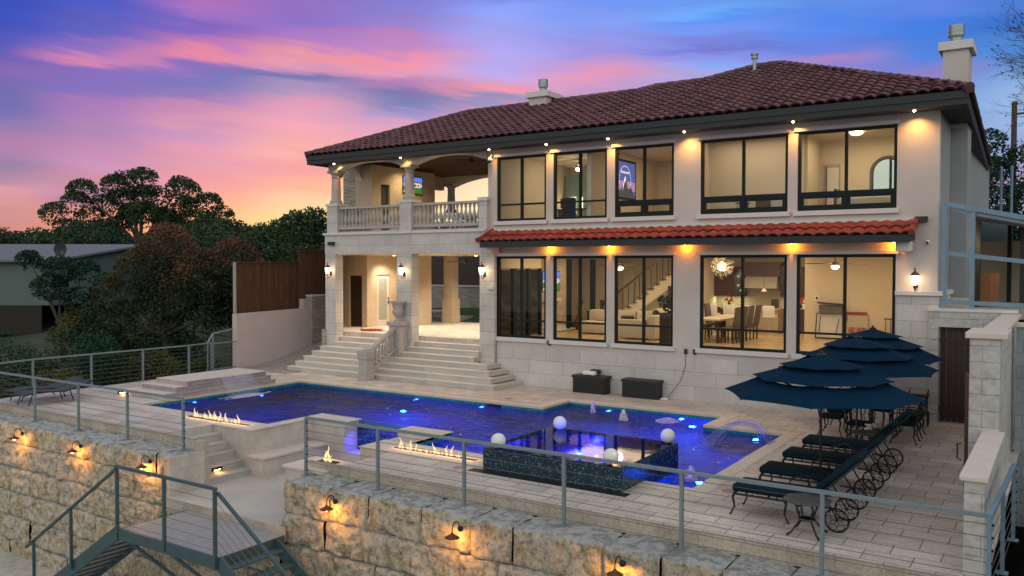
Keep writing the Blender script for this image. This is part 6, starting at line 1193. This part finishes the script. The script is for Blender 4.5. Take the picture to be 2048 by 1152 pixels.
def tv(lbl, P0, ux, w, h, group=None):
    """flat screen at P0 (lower corner), horizontal direction ux"""
    t = T('television', lbl, 'television', P0, group); P0 = Vector(P0); u = Vector(ux).normalized(); n_ = u.cross(Vector((0, 0, 1))); z = Vector((0, 0, 1))
    def quad(a0, a1, b0, b1, d_): return [tuple(P0+u*a0+z*b0+n_*d_), tuple(P0+u*a1+z*b0+n_*d_), tuple(P0+u*a1+z*b1+n_*d_), tuple(P0+u*a0+z*b1+n_*d_)]
    q0, q1 = quad(-.02, w+.02, -.02, h+.02, -.04), quad(-.02, w+.02, -.02, h+.02, .0); MB().add(q0+q1, [(3, 2, 1, 0), (4, 5, 6, 7), (0, 1, 5, 4), (1, 2, 6, 5), (2, 3, 7, 6), (3, 0, 4, 7)]).build('bezel', M['blackplastic'], t)
    for nm, (a0, a1, b0, b1), c, d_ in (('picture_sky', (0, 1, .52, 1), (.06, .16, .62), .003), ('picture_haze', (0, 1, .42, .56), (.30, .35, .62), .005), ('picture_lawn', (0, 1, 0, .42), (.03, .12, .02), .003), ('picture_path', (.0, .4, 0, .14), (.35, .34, .3), .006), ('picture_house', (.25, .9, .36, .66), (.55, .48, .36), .008), ('picture_roof', (.22, .93, .64, .74), (.16, .06, .04), .010), ('picture_window', (.34, .42, .42, .56), (.05, .04, .05), .011), ('picture_window', (.55, .68, .42, .56), (.05, .04, .05), .011), ('picture_window', (.75, .83, .42, .56), (.05, .04, .05), .011)):
        key = 'scr'+nm
        if key not in M: M[key] = emit('screen_'+nm, c, 1.5, (.02, .02, .02))
        MB().add(quad(a0*w, a1*w, b0*h, b1*h, d_), [(0, 1, 2, 3)]).build(nm, M[key], t)
    return t
tv('wall television showing a house picture above the stone fireplace', (-.99, 4.5, 2.85), (0, 1, 0), 1.25, .72)
tv('wall television showing a house and lawn on the open balcony', (-6.55, 3.0, 6.70), (0, 1, 0), 1.15, .64)
tv('television showing a house at dusk through the second upper window', (1.30, 4.9, 6.35), (1, 0, 0), .78, .55)
def vase(x, y, z, h, l):
    t = T('floor_vase', l, 'vase', (x, y, z), 'red vases by the fireplace'); MB().lathe([(.08, 0), (.10, .03), (.15, h*.35), (.13, h*.6), (.06, h*.85), (.07, h)], (x, y, z), 20).build('vase', M['redvase'], t, smooth=True)
    b = MB(); rr = random.Random(int(h*100))
    for k in range(12): a = rr.uniform(0, 6.28); b.tube([(x, y, z+h*.8), (x+.08*math.cos(a), y+.08*math.sin(a), z+h*1.4), (x+.26*math.cos(a), y+.2*math.sin(a), z+h*rr.uniform(1.7, 2.2))], .006, 4)
    b.build('twigs', M['darkwood'], t)
M['redvase'] = simple('dark_red_glaze', (.16, .02, .012), .2, var=.4, bump=0)
vase(-.62, 4.3, F1, .62, 'tall dark red vase with twigs in the first lower window'); vase(-.35, 6.1, F1, .62, 'dark red vase with tall twigs in the second lower window')
def ceiling_fan(x, y, z, r_, l, lit=True, rot=.3, zc=None, blade='darkwood'):
    t = T('ceiling_fan', l, 'ceiling fan', (x, y, z), 'ceiling fans'); MB().tube([(x, y, zc or z+.35), (x, y, z)], .014, 6).build('rod', M['darkmetal'], t)
    MB().lathe([(.05, .10), (.11, .07), (.12, .0), (.08, -.04)], (x, y, z), 18).build('motor', M['darkmetal'], t, smooth=True)
    for k in range(5):
        a = rot+k*2*math.pi/5; MB().cbox((x+(r_*.58)*math.cos(a), y+(r_*.58)*math.sin(a), z+.03), r_*.84, .13, .012, rz=a, rx=.15, bev=.004).build('blade', M[blade], t)
    if lit:
        MB().lathe([(.11, -.04), (.10, -.09), (.05, -.13), (.005, -.14)], (x, y, z), 18).build('lamp_bowl', M['warm_bulb'], t, smooth=True); light('fan_light', 'POINT', (x, y, z-.25), 22, (1, .78, .5), t, shadow_soft_size=.12)
ceiling_fan(9.75, 3.3, 3.84, .98, 'lit ceiling fan in the last lower window', zc=CE1); ceiling_fan(2.75, 3.4, 3.78, .75, 'lit ceiling fan in the third lower window', rot=.1, zc=CE1)
ceiling_fan(1.35, 3.0, 7.18, .62, 'lit ceiling fan in the second upper window', zc=CE2); ceiling_fan(-3.35, 3.2, 7.72, .8, 'unlit ceiling fan under the dark balcony boards', False, .5, 8.2); ceiling_fan(-3.45, 3.0, 3.90, .72, 'unlit ceiling fan in the ground floor porch', False, .1, 4.2)
# framed film-studio style poster on the side wall of the third upper window
t = T('framed_poster', 'large framed blue mountain poster with an arc of stars in the third upper window', 'poster', (3.33, 2.6, 6.4)); X_ = 3.305
MB().box(X_, X_+.04, 1.75, 3.35, 5.95, 7.25).build('frame', M['frame'], t)
def pq(a0, a1, z0, z1, d_): return [(X_+.04+d_, a0, z0), (X_+.04+d_, a1, z0), (X_+.04+d_, a1, z1), (X_+.04+d_, a0, z1)]
M['pblue'] = emit('poster_sky', (.06, .08, .30), .9, (.06, .08, .3)); M['pviolet'] = emit('poster_haze', (.28, .17, .34), .9, (.3, .2, .35)); M['pwhite'] = emit('poster_white', (.7, .72, .8), 1.0)  # the print glows by itself, room light on it put into the material
M['pmt'] = simple('poster_mountain', (.10, .11, .20), .8); 
MB().add(pq(1.83, 3.27, 6.03, 7.17, .002), [(0, 1, 2, 3)]).build('print', M['pblue'], t); MB().add(pq(1.83, 3.27, 6.25, 6.55, .004), [(0, 1, 2, 3)]).build('haze_print', M['pviolet'], t)
MB().add([(X_+.047, 1.9, 6.04), (X_+.047, 3.25, 6.04), (X_+.047, 2.95, 6.38), (X_+.047, 2.72, 6.30), (X_+.047, 2.5, 6.74), (X_+.047, 2.3, 6.38), (X_+.047, 2.1, 6.22)], [(0, 1, 2, 3, 4, 5, 6)]).build('mountain', M['pmt'], t)
MB().add([(X_+.049, 2.5, 6.73), (X_+.049, 2.56, 6.60), (X_+.049, 2.44, 6.5), (X_+.049, 2.3, 6.2), (X_+.049, 2.36, 6.46)], [(0, 1, 2, 3, 4)]).build('snow', M['pwhite'], t)
b = MB()
for k in range(22): a = math.pi*(-.12+1.24*k/21); b.cbox((X_+.05, 2.5+.42*math.cos(a), 6.62+.42*math.sin(a)), .004, .03, .03, rx=.78)
b.build('star_arc', M['pwhite'], t)
def text(s, size, loc, rot, mat, parent, name, ext=.002):
    cu_ = bpy.data.curves.new(name, 'FONT'); cu_.body = s; cu_.size = size; cu_.extrude = ext; cu_.align_x = 'CENTER'; o0 = bpy.data.objects.new(name, cu_); col.objects.link(o0); bpy.context.view_layer.update(); me = bpy.data.meshes.new_from_object(o0.evaluated_get(bpy.context.evaluated_depsgraph_get())); bpy.data.objects.remove(o0); o = bpy.data.objects.new(name, me); col.objects.link(o); me.materials.clear(); me.materials.append(mat); o.location = Vector(loc)-off(parent); o.rotation_euler = rot; setp(o, parent); return o
text('Paramount', .14, (X_+.052, 2.5, 6.80), (R(90), 0, R(90)), M['pwhite'], t, 'script_word')
# stairs behind the sofa
sta = T('indoor_staircase', 'indoor staircase with dark handrail rising to the right in the third lower window', 'staircase', (2.2, 7.2, F1)); n = 15
b = MB()
for k in range(n): x = .35+.235*k; z = F1+.178*(k+1); b.box(x, x+.26, 6.95, 7.9, z-.20, z)
b.add([(.35, 6.93, F1+.0), (.75, 6.93, F1), (3.9, 6.93, 3.55), (3.9, 6.93, 4.05), (.35, 6.93, F1+.2), (.35, 6.949, F1), (.75, 6.949, F1), (3.9, 6.949, 3.55), (3.9, 6.949, 4.05), (.35, 6.949, F1+.2)], [(0, 1, 2, 3, 4), (9, 8, 7, 6, 5), (1, 6, 7, 2), (3, 8, 9, 4)]); b.build('steps', M['ivory'], sta)
MB().bar((.3, 6.9, F1+.95), (3.6, 6.9, F1+.95+3.3*.757), .06, .06).build('handrail', M['darkwood'], sta)
for k in range(n): x = .45+.235*k; z = F1+.178*(k+1)-.05; MB().box(x-.012, x+.012, 6.89, 6.915, z, z+.86).build('baluster', M['darkmetal'], sta); MB().box(x-.14, x+.12, 6.88, 6.94, z+.05, z+.08).build('tread_nosing', M['darkwood'], sta)
MB().box(.2, .32, 6.84, 6.96, F1, F1+1.15).build('newel', M['darkwood'], sta)
b = T('wall_panel', 'narrow dark carved panel hanging by the staircase', 'wall art', (2.75, 6.9, 2.6)); MB().box(3.05, 3.35, 6.80, 6.84, 2.15, 3.05).build('panel', M['darkwood'], b)
# sofa
so_ = T('sofa', 'large cream sectional sofa with a draped blanket in the third lower window', 'sofa', (3.4, 4, F1))
MB().cbox((3.35, 4.1, F1+.24), 1.05, 1.7, .40, bev=.05).build('base', M['fabric'], so_, smooth=True); MB().cbox((3.95, 4.6, F1+.42), .3, 2.7, .80, bev=.08).build('backrest', M['fabric'], so_, smooth=True); MB().cbox((2.2, 5.35, F1+.42), 3.2, .35, .85, bev=.08).build('backrest', M['fabric'], so_, smooth=True)
MB().cbox((2.2, 4.9, F1+.25), 3.2, .9, .42, bev=.05).build('base', M['fabric'], so_, smooth=True)
for i in range(3): MB().cbox((1.3+.85*i, 5.15, F1+.66), .8, .25, .42, bev=.09, rx=-.2).build('cushion', M['fabric'], so_, smooth=True)
MB().cbox((3.0, 3.35, F1+.36), 1.5, .25, .62, bev=.06).build('armrest', M['fabric'], so_, smooth=True)
P = np.array([[(3.85+.14*math.cos(a)+.02*math.sin(9*y), y, F1+.83+.16*math.sin(a)-(0 if 0 <= a <= math.pi else .4)) for a in np.linspace(-.2, math.pi+.2, 10)] for y in np.linspace(3.9, 4.9, 14)]); o = MB().grid(P).build('blanket', simple('cream_knit_blanket', (.6, .54, .42), 1, bump=.5), None, smooth=True); o.modifiers.new('s', 'SOLIDIFY').thickness = .03; tag(o, 'cream blanket draped over the sofa back', 'blanket')
o = MB().cbox((2.9, 3.7, F1+.62), .45, .14, .34, rz=.3, rx=.4, bev=.06).build('throw_pillow', M['darkwood'], None, smooth=True); tag(o, 'dark brown pillow on the sofa near the window', 'pillow')
t = T('console_table', 'small dark console table behind the second lower window', 'table', (.4, 5.9, F1)); MB().box(.2, .75, 5.7, 6.1, F1+.72, F1+.76).build('tabletop', M['darkwood'], t)
for x in (.23, .70): MB().box(x, x+.03, 5.73, 6.07, F1, F1+.72).build('leg', M['darkwood'], t)
# kitchen
k_ = T('kitchen_cabinets', 'walnut kitchen wall cabinets with glass doors and pale counter', 'cabinet', (5.5, 9.8, F1))
b = MB(); b.box(3.76, 4.95, 9.78, 10.19, 2.62, 3.72); b.box(6.35, 7.86, 9.78, 10.19, 2.62, 3.72); b.box(4.95, 6.35, 9.70, 10.19, 3.40, 3.86); b.box(4.88, 6.42, 9.64, 10.19, 3.86, 3.95); b.box(3.74, 4.94, 9.72, 10.19, 3.72, 3.78); b.box(6.36, 7.86, 9.72, 10.19, 3.72, 3.78); b.build('upper_cabinet', M['cabinet'], k_)
for x in (3.80, 4.18, 6.85, 7.25): MB().box(x, x+.35, 9.76, 9.779, 2.67, 3.67).build('cabinet_door', M['cabinet'], k_, bevel=.01)
for x in (4.57, 6.42): 
    g0 = MB().box(x, x+.35, 9.765, 9.779, 2.67, 3.67).build('glass_door', simple('dark_cabinet_glass', (.02, .018, .015), .15, bump=0), k_)
    for z in (2.95, 3.3): MB().box(x+.03, x+.32, 9.75, 9.764, z, z+.02).build('shelf', M['cabinet'], g0); MB().lathe([(.03, 0), (.06, .10), (.05, .12)], (x+.17, 9.74, z+.02), 10).build('glassware', M['white'], g0)
b = MB(); b.box(3.76, 4.95, 9.55, 10.19, F1, 2.18); b.box(6.35, 7.86, 9.55, 10.19, F1, 2.18); b.build('base_cabinet', M['cabinet'], k_); MB().box(3.76, 7.86, 9.50, 10.19, 2.18, 2.22).build('countertop', M['granite'], k_)
MB().box(3.76, 7.86, 10.17, 10.195, 2.22, 3.4).build('backsplash', M['granite'], k_)
hd = T('range_hood', 'sloping brushed steel range hood between the walnut cabinets', 'range hood', (5.65, 9.7, 2.95)); MB().add([(4.97, 9.35, 2.95), (6.33, 9.35, 2.95), (6.33, 10.1, 2.95), (4.97, 10.1, 2.95), (5.05, 9.74, 3.40), (6.25, 9.74, 3.40), (6.25, 10.1, 3.40), (5.05, 10.1, 3.40)], [(3, 2, 1, 0), (4, 5, 6, 7), (0, 1, 5, 4), (1, 2, 6, 5), (2, 3, 7, 6), (3, 0, 4, 7)]).build('hood', M['chrome'], hd)
light('counter_light', 'AREA', (4.4, 9.85, 2.60), 7, (.95, 1, .55), k_, dir=(0, 0, -1), shape='RECTANGLE', size=1.1, size_y=.1); light('counter_light', 'AREA', (7.1, 9.85, 2.60), 7, (.95, 1, .55), k_, dir=(0, 0, -1), shape='RECTANGLE', size=1.1, size_y=.1)
isl = T('kitchen_island', 'granite clad kitchen island with bar stools before it', 'island', (6, 8.5, F1)); MB().box(4.7, 6.72, 8.2, 8.9, F1, 2.2).build('body', M['granite'], isl); MB().box(4.6, 6.76, 8.12, 8.95, 2.2, 2.25).build('countertop', M['granite'], isl)
def stool(x, y, l):
    t = T('bar_stool', l, 'bar stool', (x, y, F1), 'white bar stools at the island'); MB().lathe([(.20, 0), (.20, .015), (.03, .05), (.03, .62), (.08, .64)], (x, y, F1), 20).build('pedestal', M['chrome'], t, smooth=True)
    MB().cbox((x, y, F1+.68), .42, .40, .07, bev=.02).build('seat', M['white'], t, smooth=True); MB().cbox((x, y-.20, F1+.88), .42, .05, .36, rx=.12, bev=.02).build('backrest', M['white'], t, smooth=True)
stool(6.62, 7.6, 'white bar stool furthest right at the island'); stool(5.95, 7.75, 'white bar stool second from the right at the island'); stool(5.1, 7.8, 'white bar stool third from the right, behind the dining chairs'); stool(4.45, 7.8, 'white bar stool at the left end of the island')
def dchair(x, y, rz, l):
    t = T('dining_chair', l, 'dining chair', (x, y, F1), 'upholstered indoor dining chairs'); M4 = Matrix.Translation((x, y, F1)) @ Matrix.Rotation(rz, 4, 'Z')
    def q(mb_, nm, mt): mb_.v = [tuple(M4 @ Vector(p)) for p in mb_.v]; mb_.build(nm, M[mt], t, smooth=True)
    q(MB().cbox((0, 0, .46), .46, .46, .10, bev=.03), 'seat', 'greyfab'); q(MB().cbox((0, -.26, .82), .46, .09, .70, rx=.14, bev=.04), 'backrest', 'greyfab')
    for sx_ in (-1, 1):
        for sy_ in (-1, 1): q(MB().box(sx_*.19-.02, sx_*.19+.02, sy_*.19-.02, sy_*.19+.02, 0, .42), 'leg', 'darkwood')
for i, (x, y, rz) in enumerate(((6.42, 5.9, R(90)), (6.42, 5.15, R(90)), (6.42, 4.45, R(90)), (6.42, 3.8, R(90)), (5.2, 5.9, R(-90)), (5.1, 4.9, R(-90)))): dchair(x, y, rz, ('dining chair at the far right of the indoor table', 'second dining chair from the far right', 'third dining chair from the far right', 'dining chair nearest the kitchen window', 'dining chair across the table at its far end', 'dining chair across the table in the middle')[i])
t = T('indoor_dining_table', 'pale dining table inside the kitchen window', 'table', (5.8, 4.8, F1)); MB().box(5.35, 6.25, 3.4, 6.2, F1+.72, F1+.77).build('tabletop', M['fabric'], t)
for x in (5.45, 6.1):
    for y in (3.5, 6.0): MB().box(x, x+.08, y, y+.08, F1, F1+.72).build('leg', M['darkwood'], t)
t = T('chandelier', 'bursting round crystal chandelier in the kitchen window', 'chandelier', (6.42, 3.1, 3.75)); b = MB(); rr = random.Random(8)
for k in range(130):
    d_ = Vector((rr.gauss(0, 1), rr.gauss(0, 1), rr.gauss(0, 1))).normalized(); c_ = Vector((6.42, 3.1, 3.77)); b.tube([c_, c_+d_*.36], .0022, 3); b.cbox(c_+d_*rr.uniform(.25, .38), .02, .02, .02)
b.build('rays', simple('crystal_rods', (.7, .6, .45), .2, .3, bump=0), t)
b = MB(); [b.sphere(Vector((6.42, 3.1, 3.77))+Vector((rr.gauss(0, 1), rr.gauss(0, 1), rr.gauss(0, 1))).normalized()*.13, .022, 6) for k in range(14)]; b.build('bulbs', emit('crystal_bulb', (1, .85, .6), 25), t); MB().tube([(6.42, 3.1, 3.8), (6.42, 3.1, CE1)], .01, 5).build('rod', M['chrome'], t); light('chandelier_light', 'POINT', (6.42, 3.1, 3.75), 20, (1, .78, .5), t, shadow_soft_size=.2)
for x, l in ((5.5, 'left'), (6.3, 'right')):
    t = T('pendant_lamp', 'small pendant lamp over the island, the %s one' % l, 'pendant lamp', (x, 7.9, 3.0), 'pendant lamps over the island'); MB().tube([(x, 7.9, 2.95), (x, 7.9, CE1)], .006, 4).build('rod', M['darkmetal'], t); MB().lathe([(.03, .1), (.10, 0), (.09, -.01)], (x, 7.9, 2.88), 14).build('shade', M['ivory'], t, smooth=True)
for x, y, z, cc, l in ((4.4, 9.7, 2.22, (.35, .02, .02), 'red flower arrangement on the left kitchen counter'), (7.15, 9.7, 2.22, (.4, .03, .02), 'red flowers on the right kitchen counter')):
    t = T('flower_arrangement', l, 'flowers', (x, y, z)); b = MB(); rr = random.Random(int(x*9))
    for k in range(22): b.cbox((x+rr.gauss(0, .08), y+rr.gauss(0, .05), z+.18+abs(rr.gauss(0, .14))), .06, .06, .04, rz=rr.random()*3, rx=rr.random())
    b.build('blooms', simple('red_petals', cc, .7, bump=0), t); MB().lathe([(.04, 0), (.06, .1), (.03, .16)], (x, y, z), 10).build('pot', M['darkwood'], t)
t = T('coffee_machine', 'black coffee machine on the island right end', 'appliance', (6.5, 8.6, 2.25)); MB().cbox((6.5, 8.6, 2.42), .22, .28, .32, bev=.02).build('body', M['blackplastic'], t)
t = T('potted_plant', 'dark leafy plant at the left of the kitchen window', 'plant', (4.9, 2.2, F1)); V, Fq = crown([(4.9, 2.2, F1+1.35, .25), (5.0, 2.3, F1+1.15, .2)], 260, .12, 5); fast_mesh('foliage', V, Fq, M['leaf_green'], t); MB().box(4.8, 5.15, 2.0, 2.4, F1, F1+1.0).build('stand', M['darkwood'], t)
# last lower window: leaning objects
t = T('folded_table', 'white folding table on its side with dark legs against the cream wall', 'folding table', (8.7, 7.25, F1)); MB().box(8.3, 9.15, 7.22, 7.26, F1+.05, F1+.85).build('tabletop', M['trim'], t); b = MB(); b.tube([(8.28, 7.18, F1+.03), (8.32, 7.18, F1+.87), (9.15, 7.18, F1+.87), (9.15, 7.18, F1+.04), (8.28, 7.18, F1+.03)], .018, 6); b.build('frame', M['darkmetal'], t)
MB().tube([(8.45, 7.17, F1+.80), (8.40, 7.17, F1+.15)], .012, 6).build('folding_leg', M['darkmetal'], t); MB().tube([(8.95, 7.17, F1+.2), (9.05, 7.17, F1+.7)], .012, 6).build('folding_leg', M['darkmetal'], t)
t = T('storage_crate', 'dark covered crate resting on the folding table in the last window', 'crate', (8.8, 7.1, 2.2)); MB().box(8.42, 9.15, 7.05, 7.3, 2.20, 2.48).build('crate', simple('grey_mesh_crate', (.10, .10, .09), .7), t); MB().cbox((8.8, 7.1, 2.53), .85, .3, .05, ry=.06, bev=.02).build('cover', M['darkwood'], t)
t = T('leaning_canvas', 'red and cream abstract canvas leaning on the cream wall', 'painting', (9.8, 7.25, F1)); MB().box(9.30, 9.95, 7.25, 7.29, F1+.03, 2.15).build('canvas', M['fabric'], t)
mm = Mt('abstract_paint'); mm.base(mm.ramp(mm.noise(7, 4, .7, mm.pos), [(.35, (.5, .42, .3)), (.5, (.35, .06, .04)), (.6, (.12, .10, .09)), (.75, (.5, .45, .4))])); MB().box(9.33, 9.92, 7.235, 7.249, F1+.06, 1.75).build('paint', mm.m, t); MB().box(9.25, 9.9, 7.295, 7.32, F1+.6, 2.26).build('red_canvas', simple('red_canvas', (.30, .03, .03), .7), t)
t = T('small_stand', 'slim dark stand near the right wall in the last window', 'stand', (10.7, 6.9, F1)); MB().box(10.5, 10.85, 6.8, 7.05, F1+.75, F1+.78).build('top', M['darkwood'], t); [MB().tube([(x, 6.9, F1), (x, 6.9, F1+.75)], .012, 5).build('leg', M['darkmetal'], t) for x in (10.55, 10.7, 10.8)]
t = T('wall_speaker', 'round dark speaker on a white plate on the cream wall', 'speaker', (8.28, 7.34, 2.7)); MB().box(8.20, 8.36, 7.33, 7.348, 2.62, 2.78).build('plate', M['white'], t); MB().lathe([(.045, 0), (.045, .01)], (0, 0, 0), 12); MB().cbox((8.28, 7.325, 2.70), .08, .008, .08, bev=.003).build('cone', M['blackplastic'], t)
# upper rooms
t = T('arched_mirror', 'arched grey framed mirror in the last upper window', 'mirror', (11.1, 3.28, 6.2)); b = MB(); pts = [(10.72, 3.27, 5.6), (10.72, 3.27, 6.45)]+[(11.14-.42*math.cos(a), 3.27, 6.45+.42*math.sin(a)) for a in np.linspace(0, math.pi, 14)]+[(11.56, 3.27, 5.6)]; b.tube(pts, .05, 6); b.build('frame', simple('grey_wood_frame', (.10, .09, .08), .7), t)
MB().add([(10.75, 3.285, 5.6), (11.53, 3.285, 5.6), (11.53, 3.285, 6.45)]+[(11.14+.39*math.cos(a), 3.285, 6.45+.39*math.sin(a)) for a in np.linspace(.2, math.pi, 12)], [tuple(range(15))]).build('glass', simple('mirror_glass', (.55, .60, .55), .03, 1, var=.0, bump=0), t)
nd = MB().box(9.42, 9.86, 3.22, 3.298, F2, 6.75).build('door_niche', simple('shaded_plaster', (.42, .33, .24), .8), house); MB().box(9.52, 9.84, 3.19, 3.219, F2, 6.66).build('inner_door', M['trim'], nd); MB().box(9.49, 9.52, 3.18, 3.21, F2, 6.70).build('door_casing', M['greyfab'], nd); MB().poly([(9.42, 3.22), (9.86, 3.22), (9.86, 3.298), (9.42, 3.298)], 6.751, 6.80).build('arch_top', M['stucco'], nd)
t = T('ceiling_lamp', 'bowl ceiling lamp in the last upper window', 'ceiling lamp', (10.45, 2.0, 7.4)); MB().lathe([(.17, 0), (.15, -.05), (.08, -.08), (.01, -.09)], (10.55, 2.0, CE2), 20).build('bowl', M['warm_bulb'], t, smooth=True)
t = T('bed', 'cream bed with a curved headboard low in the last upper window', 'bed', (10.8, 3.4, F2)); MB().cbox((11.1, 2.2, F2+.45), 1.9, 1.6, .5, bev=.12).build('mattress', M['fabric'], t, smooth=True); P = np.array([[(9.95+.02*s, 3.4+.95*math.cos(a), F2+.5+.55*math.sin(a)*(1 if 1 else 0)+(0)) for a in np.linspace(0, math.pi, 16)]+[] for s in (0, 3)]); MB().poly([(10.1, 1.4), (10.16, 1.4), (10.16, 3.0), (10.1, 3.0)], F2, F2+.95).build('headboard', M['greyfab'], t, bevel=.03)
t = T('crib', 'pale crib shape and dark chair seen low in the fourth upper window', 'crib', (8.2, 2.5, F2)); MB().cbox((8.75, 1.3, F2+.45), .8, .5, .8, bev=.08).build('body', M['trim'], t, smooth=True); MB().cbox((8.30, 1.2, F2+.45), .4, .5, .75, bev=.06).build('cover', M['leafgrey'] if 'leafgrey' in M else M['greyfab'], t, smooth=True)
t = T('black_side_table', 'thin black metal table in the fourth upper window', 'side table', (7.75, 2.2, F2)); [MB().tube([(x, y, F2), (x, y, F2+.62)], .01, 5).build('leg', M['darkmetal'], t) for x in (7.55, 7.8) for y in (1.1, 1.3)]; MB().box(7.5, 7.85, 1.05, 1.35, F2+.62, F2+.64).build('top', M['darkmetal'], t)
t = T('desk', 'dark desk with chair and small screens in the second upper window', 'desk', (1.5, 2.4, F2)); MB().box(.9, 2.6, 2.2, 2.8, F2+.72, F2+.76).build('desktop', M['darkwood'], t); MB().box(.95, 1.3, 2.25, 2.75, F2, F2+.72).build('drawer_unit', M['darkwood'], t); MB().cbox((1.6, 1.9, F2+.75), .5, .1, .7, bev=.05).build('chair_back', M['cushion'], t, smooth=True); MB().cbox((1.1, 2.6, F2+.98), .45, .05, .32, bev=.01).build('monitor', M['blackplastic'], t); MB().lathe([(.05, 0), (.04, .25), (.14, .26), (.10, .45)], (2.2, 2.5, F2+.76), 14).build('lamp_shade', M['ivory'], t)
t = T('wall_unit', 'tall teal grey wall unit with self-glowing bright panels in the first upper window', 'cabinet', (.4, 4.9, F2)); MB().box(-.1, .9, 4.6, 5.19, F2, 7.1).build('carcass', simple('teal_grey_paint', (.16, .22, .21), .5), t); MB().box(.15, .35, 4.57, 4.6, 5.7, 6.3).build('glow_panel', M['lantern_glow'], t); MB().box(.55, .63, 4.57, 4.6, 5.9, 6.3).build('glow_panel', M['lantern_glow'], t)  # bright panels glow by themselves in place of mirror reflections
# room lights (unseen area lights added under each ceiling, no fixtures built)
def room(x, y, z, e, sx_, sy_, c=(1, .72, .42)): light('room_light', 'AREA', (x, y, z), e, c, house, dir=(0, 0, -1), shape='RECTANGLE', size=sx_, size_y=sy_)
room(1.6, 2.6, CE1-.03, 60, 3, 3); room(1.2, 6.0, CE1-.03, 67, 3, 2); room(6.2, 7.0, CE1-.03, 105, 3, 3); room(6.0, 3.0, CE1-.03, 60, 2.4, 2.4); room(10.2, 3.9, CE1-.03, 90, 4, 4)
room(1.4, 2.6, CE2-.03, 18, 1.2, 1.2, (1, .84, .62)); room(4.9, 2.6, CE2-.03, 36, 1.2, 1.2); room(7.9, .95, CE2-.03, 20, 2.2, .8, (1, .76, .52)); room(10.8, 1.8, CE2-.10, 34, 2.2, 1.6, (1, .76, .5))
def can(x, y, z, e, l):
    t = T('recessed_light', l, 'recessed light', (x, y, z), 'recessed lights in the porch ceilings'); MB().lathe([(.075, -.006), (.075, .004)], (x, y, z), 16).build('trim_ring', M['trim'], t); MB().lathe([(.055, -.012), (.055, -.007)], (x, y, z), 14).build('lens', M['warm_bulb'], t)
    light('can_light', 'SPOT', (x, y, z-.03), e*(1.5 if z > 5 else 4.8), (1, .74, .40) if z > 5 else (1, .83, .60), t, dir=(0, 0, -1), spot_size=R(140), spot_blend=.8, shadow_soft_size=.06)
for x, y, z, e, l in ((-4.3, 2.0, 7.92, 110, 'bright recessed lamp in the dark balcony boards'), (-2.2, 1.1, 7.78, 90, 'recessed lamp near the top of the right balcony arch'), (-5.9, 2.9, 7.80, 110, 'recessed lamp before the balcony tower wall'), (-7.35, .9, 7.49, 40, 'recessed lamp outside the left balcony arch'),
                      (-5.7, 1.7, 4.2, 110, 'recessed lamp over the hose on the porch'), (-7.4, 3.4, 4.2, 60, 'recessed lamp before the cream porch door'), (-2.0, 2.2, 4.2, 110, 'recessed lamp over the right porch bay'), (-4.6, 5.2, 4.2, 100, 'recessed lamp at the rear of the porch')): can(x, y, z, e, l)
# soft light on balcony ceiling is bounce from the recessed lamps
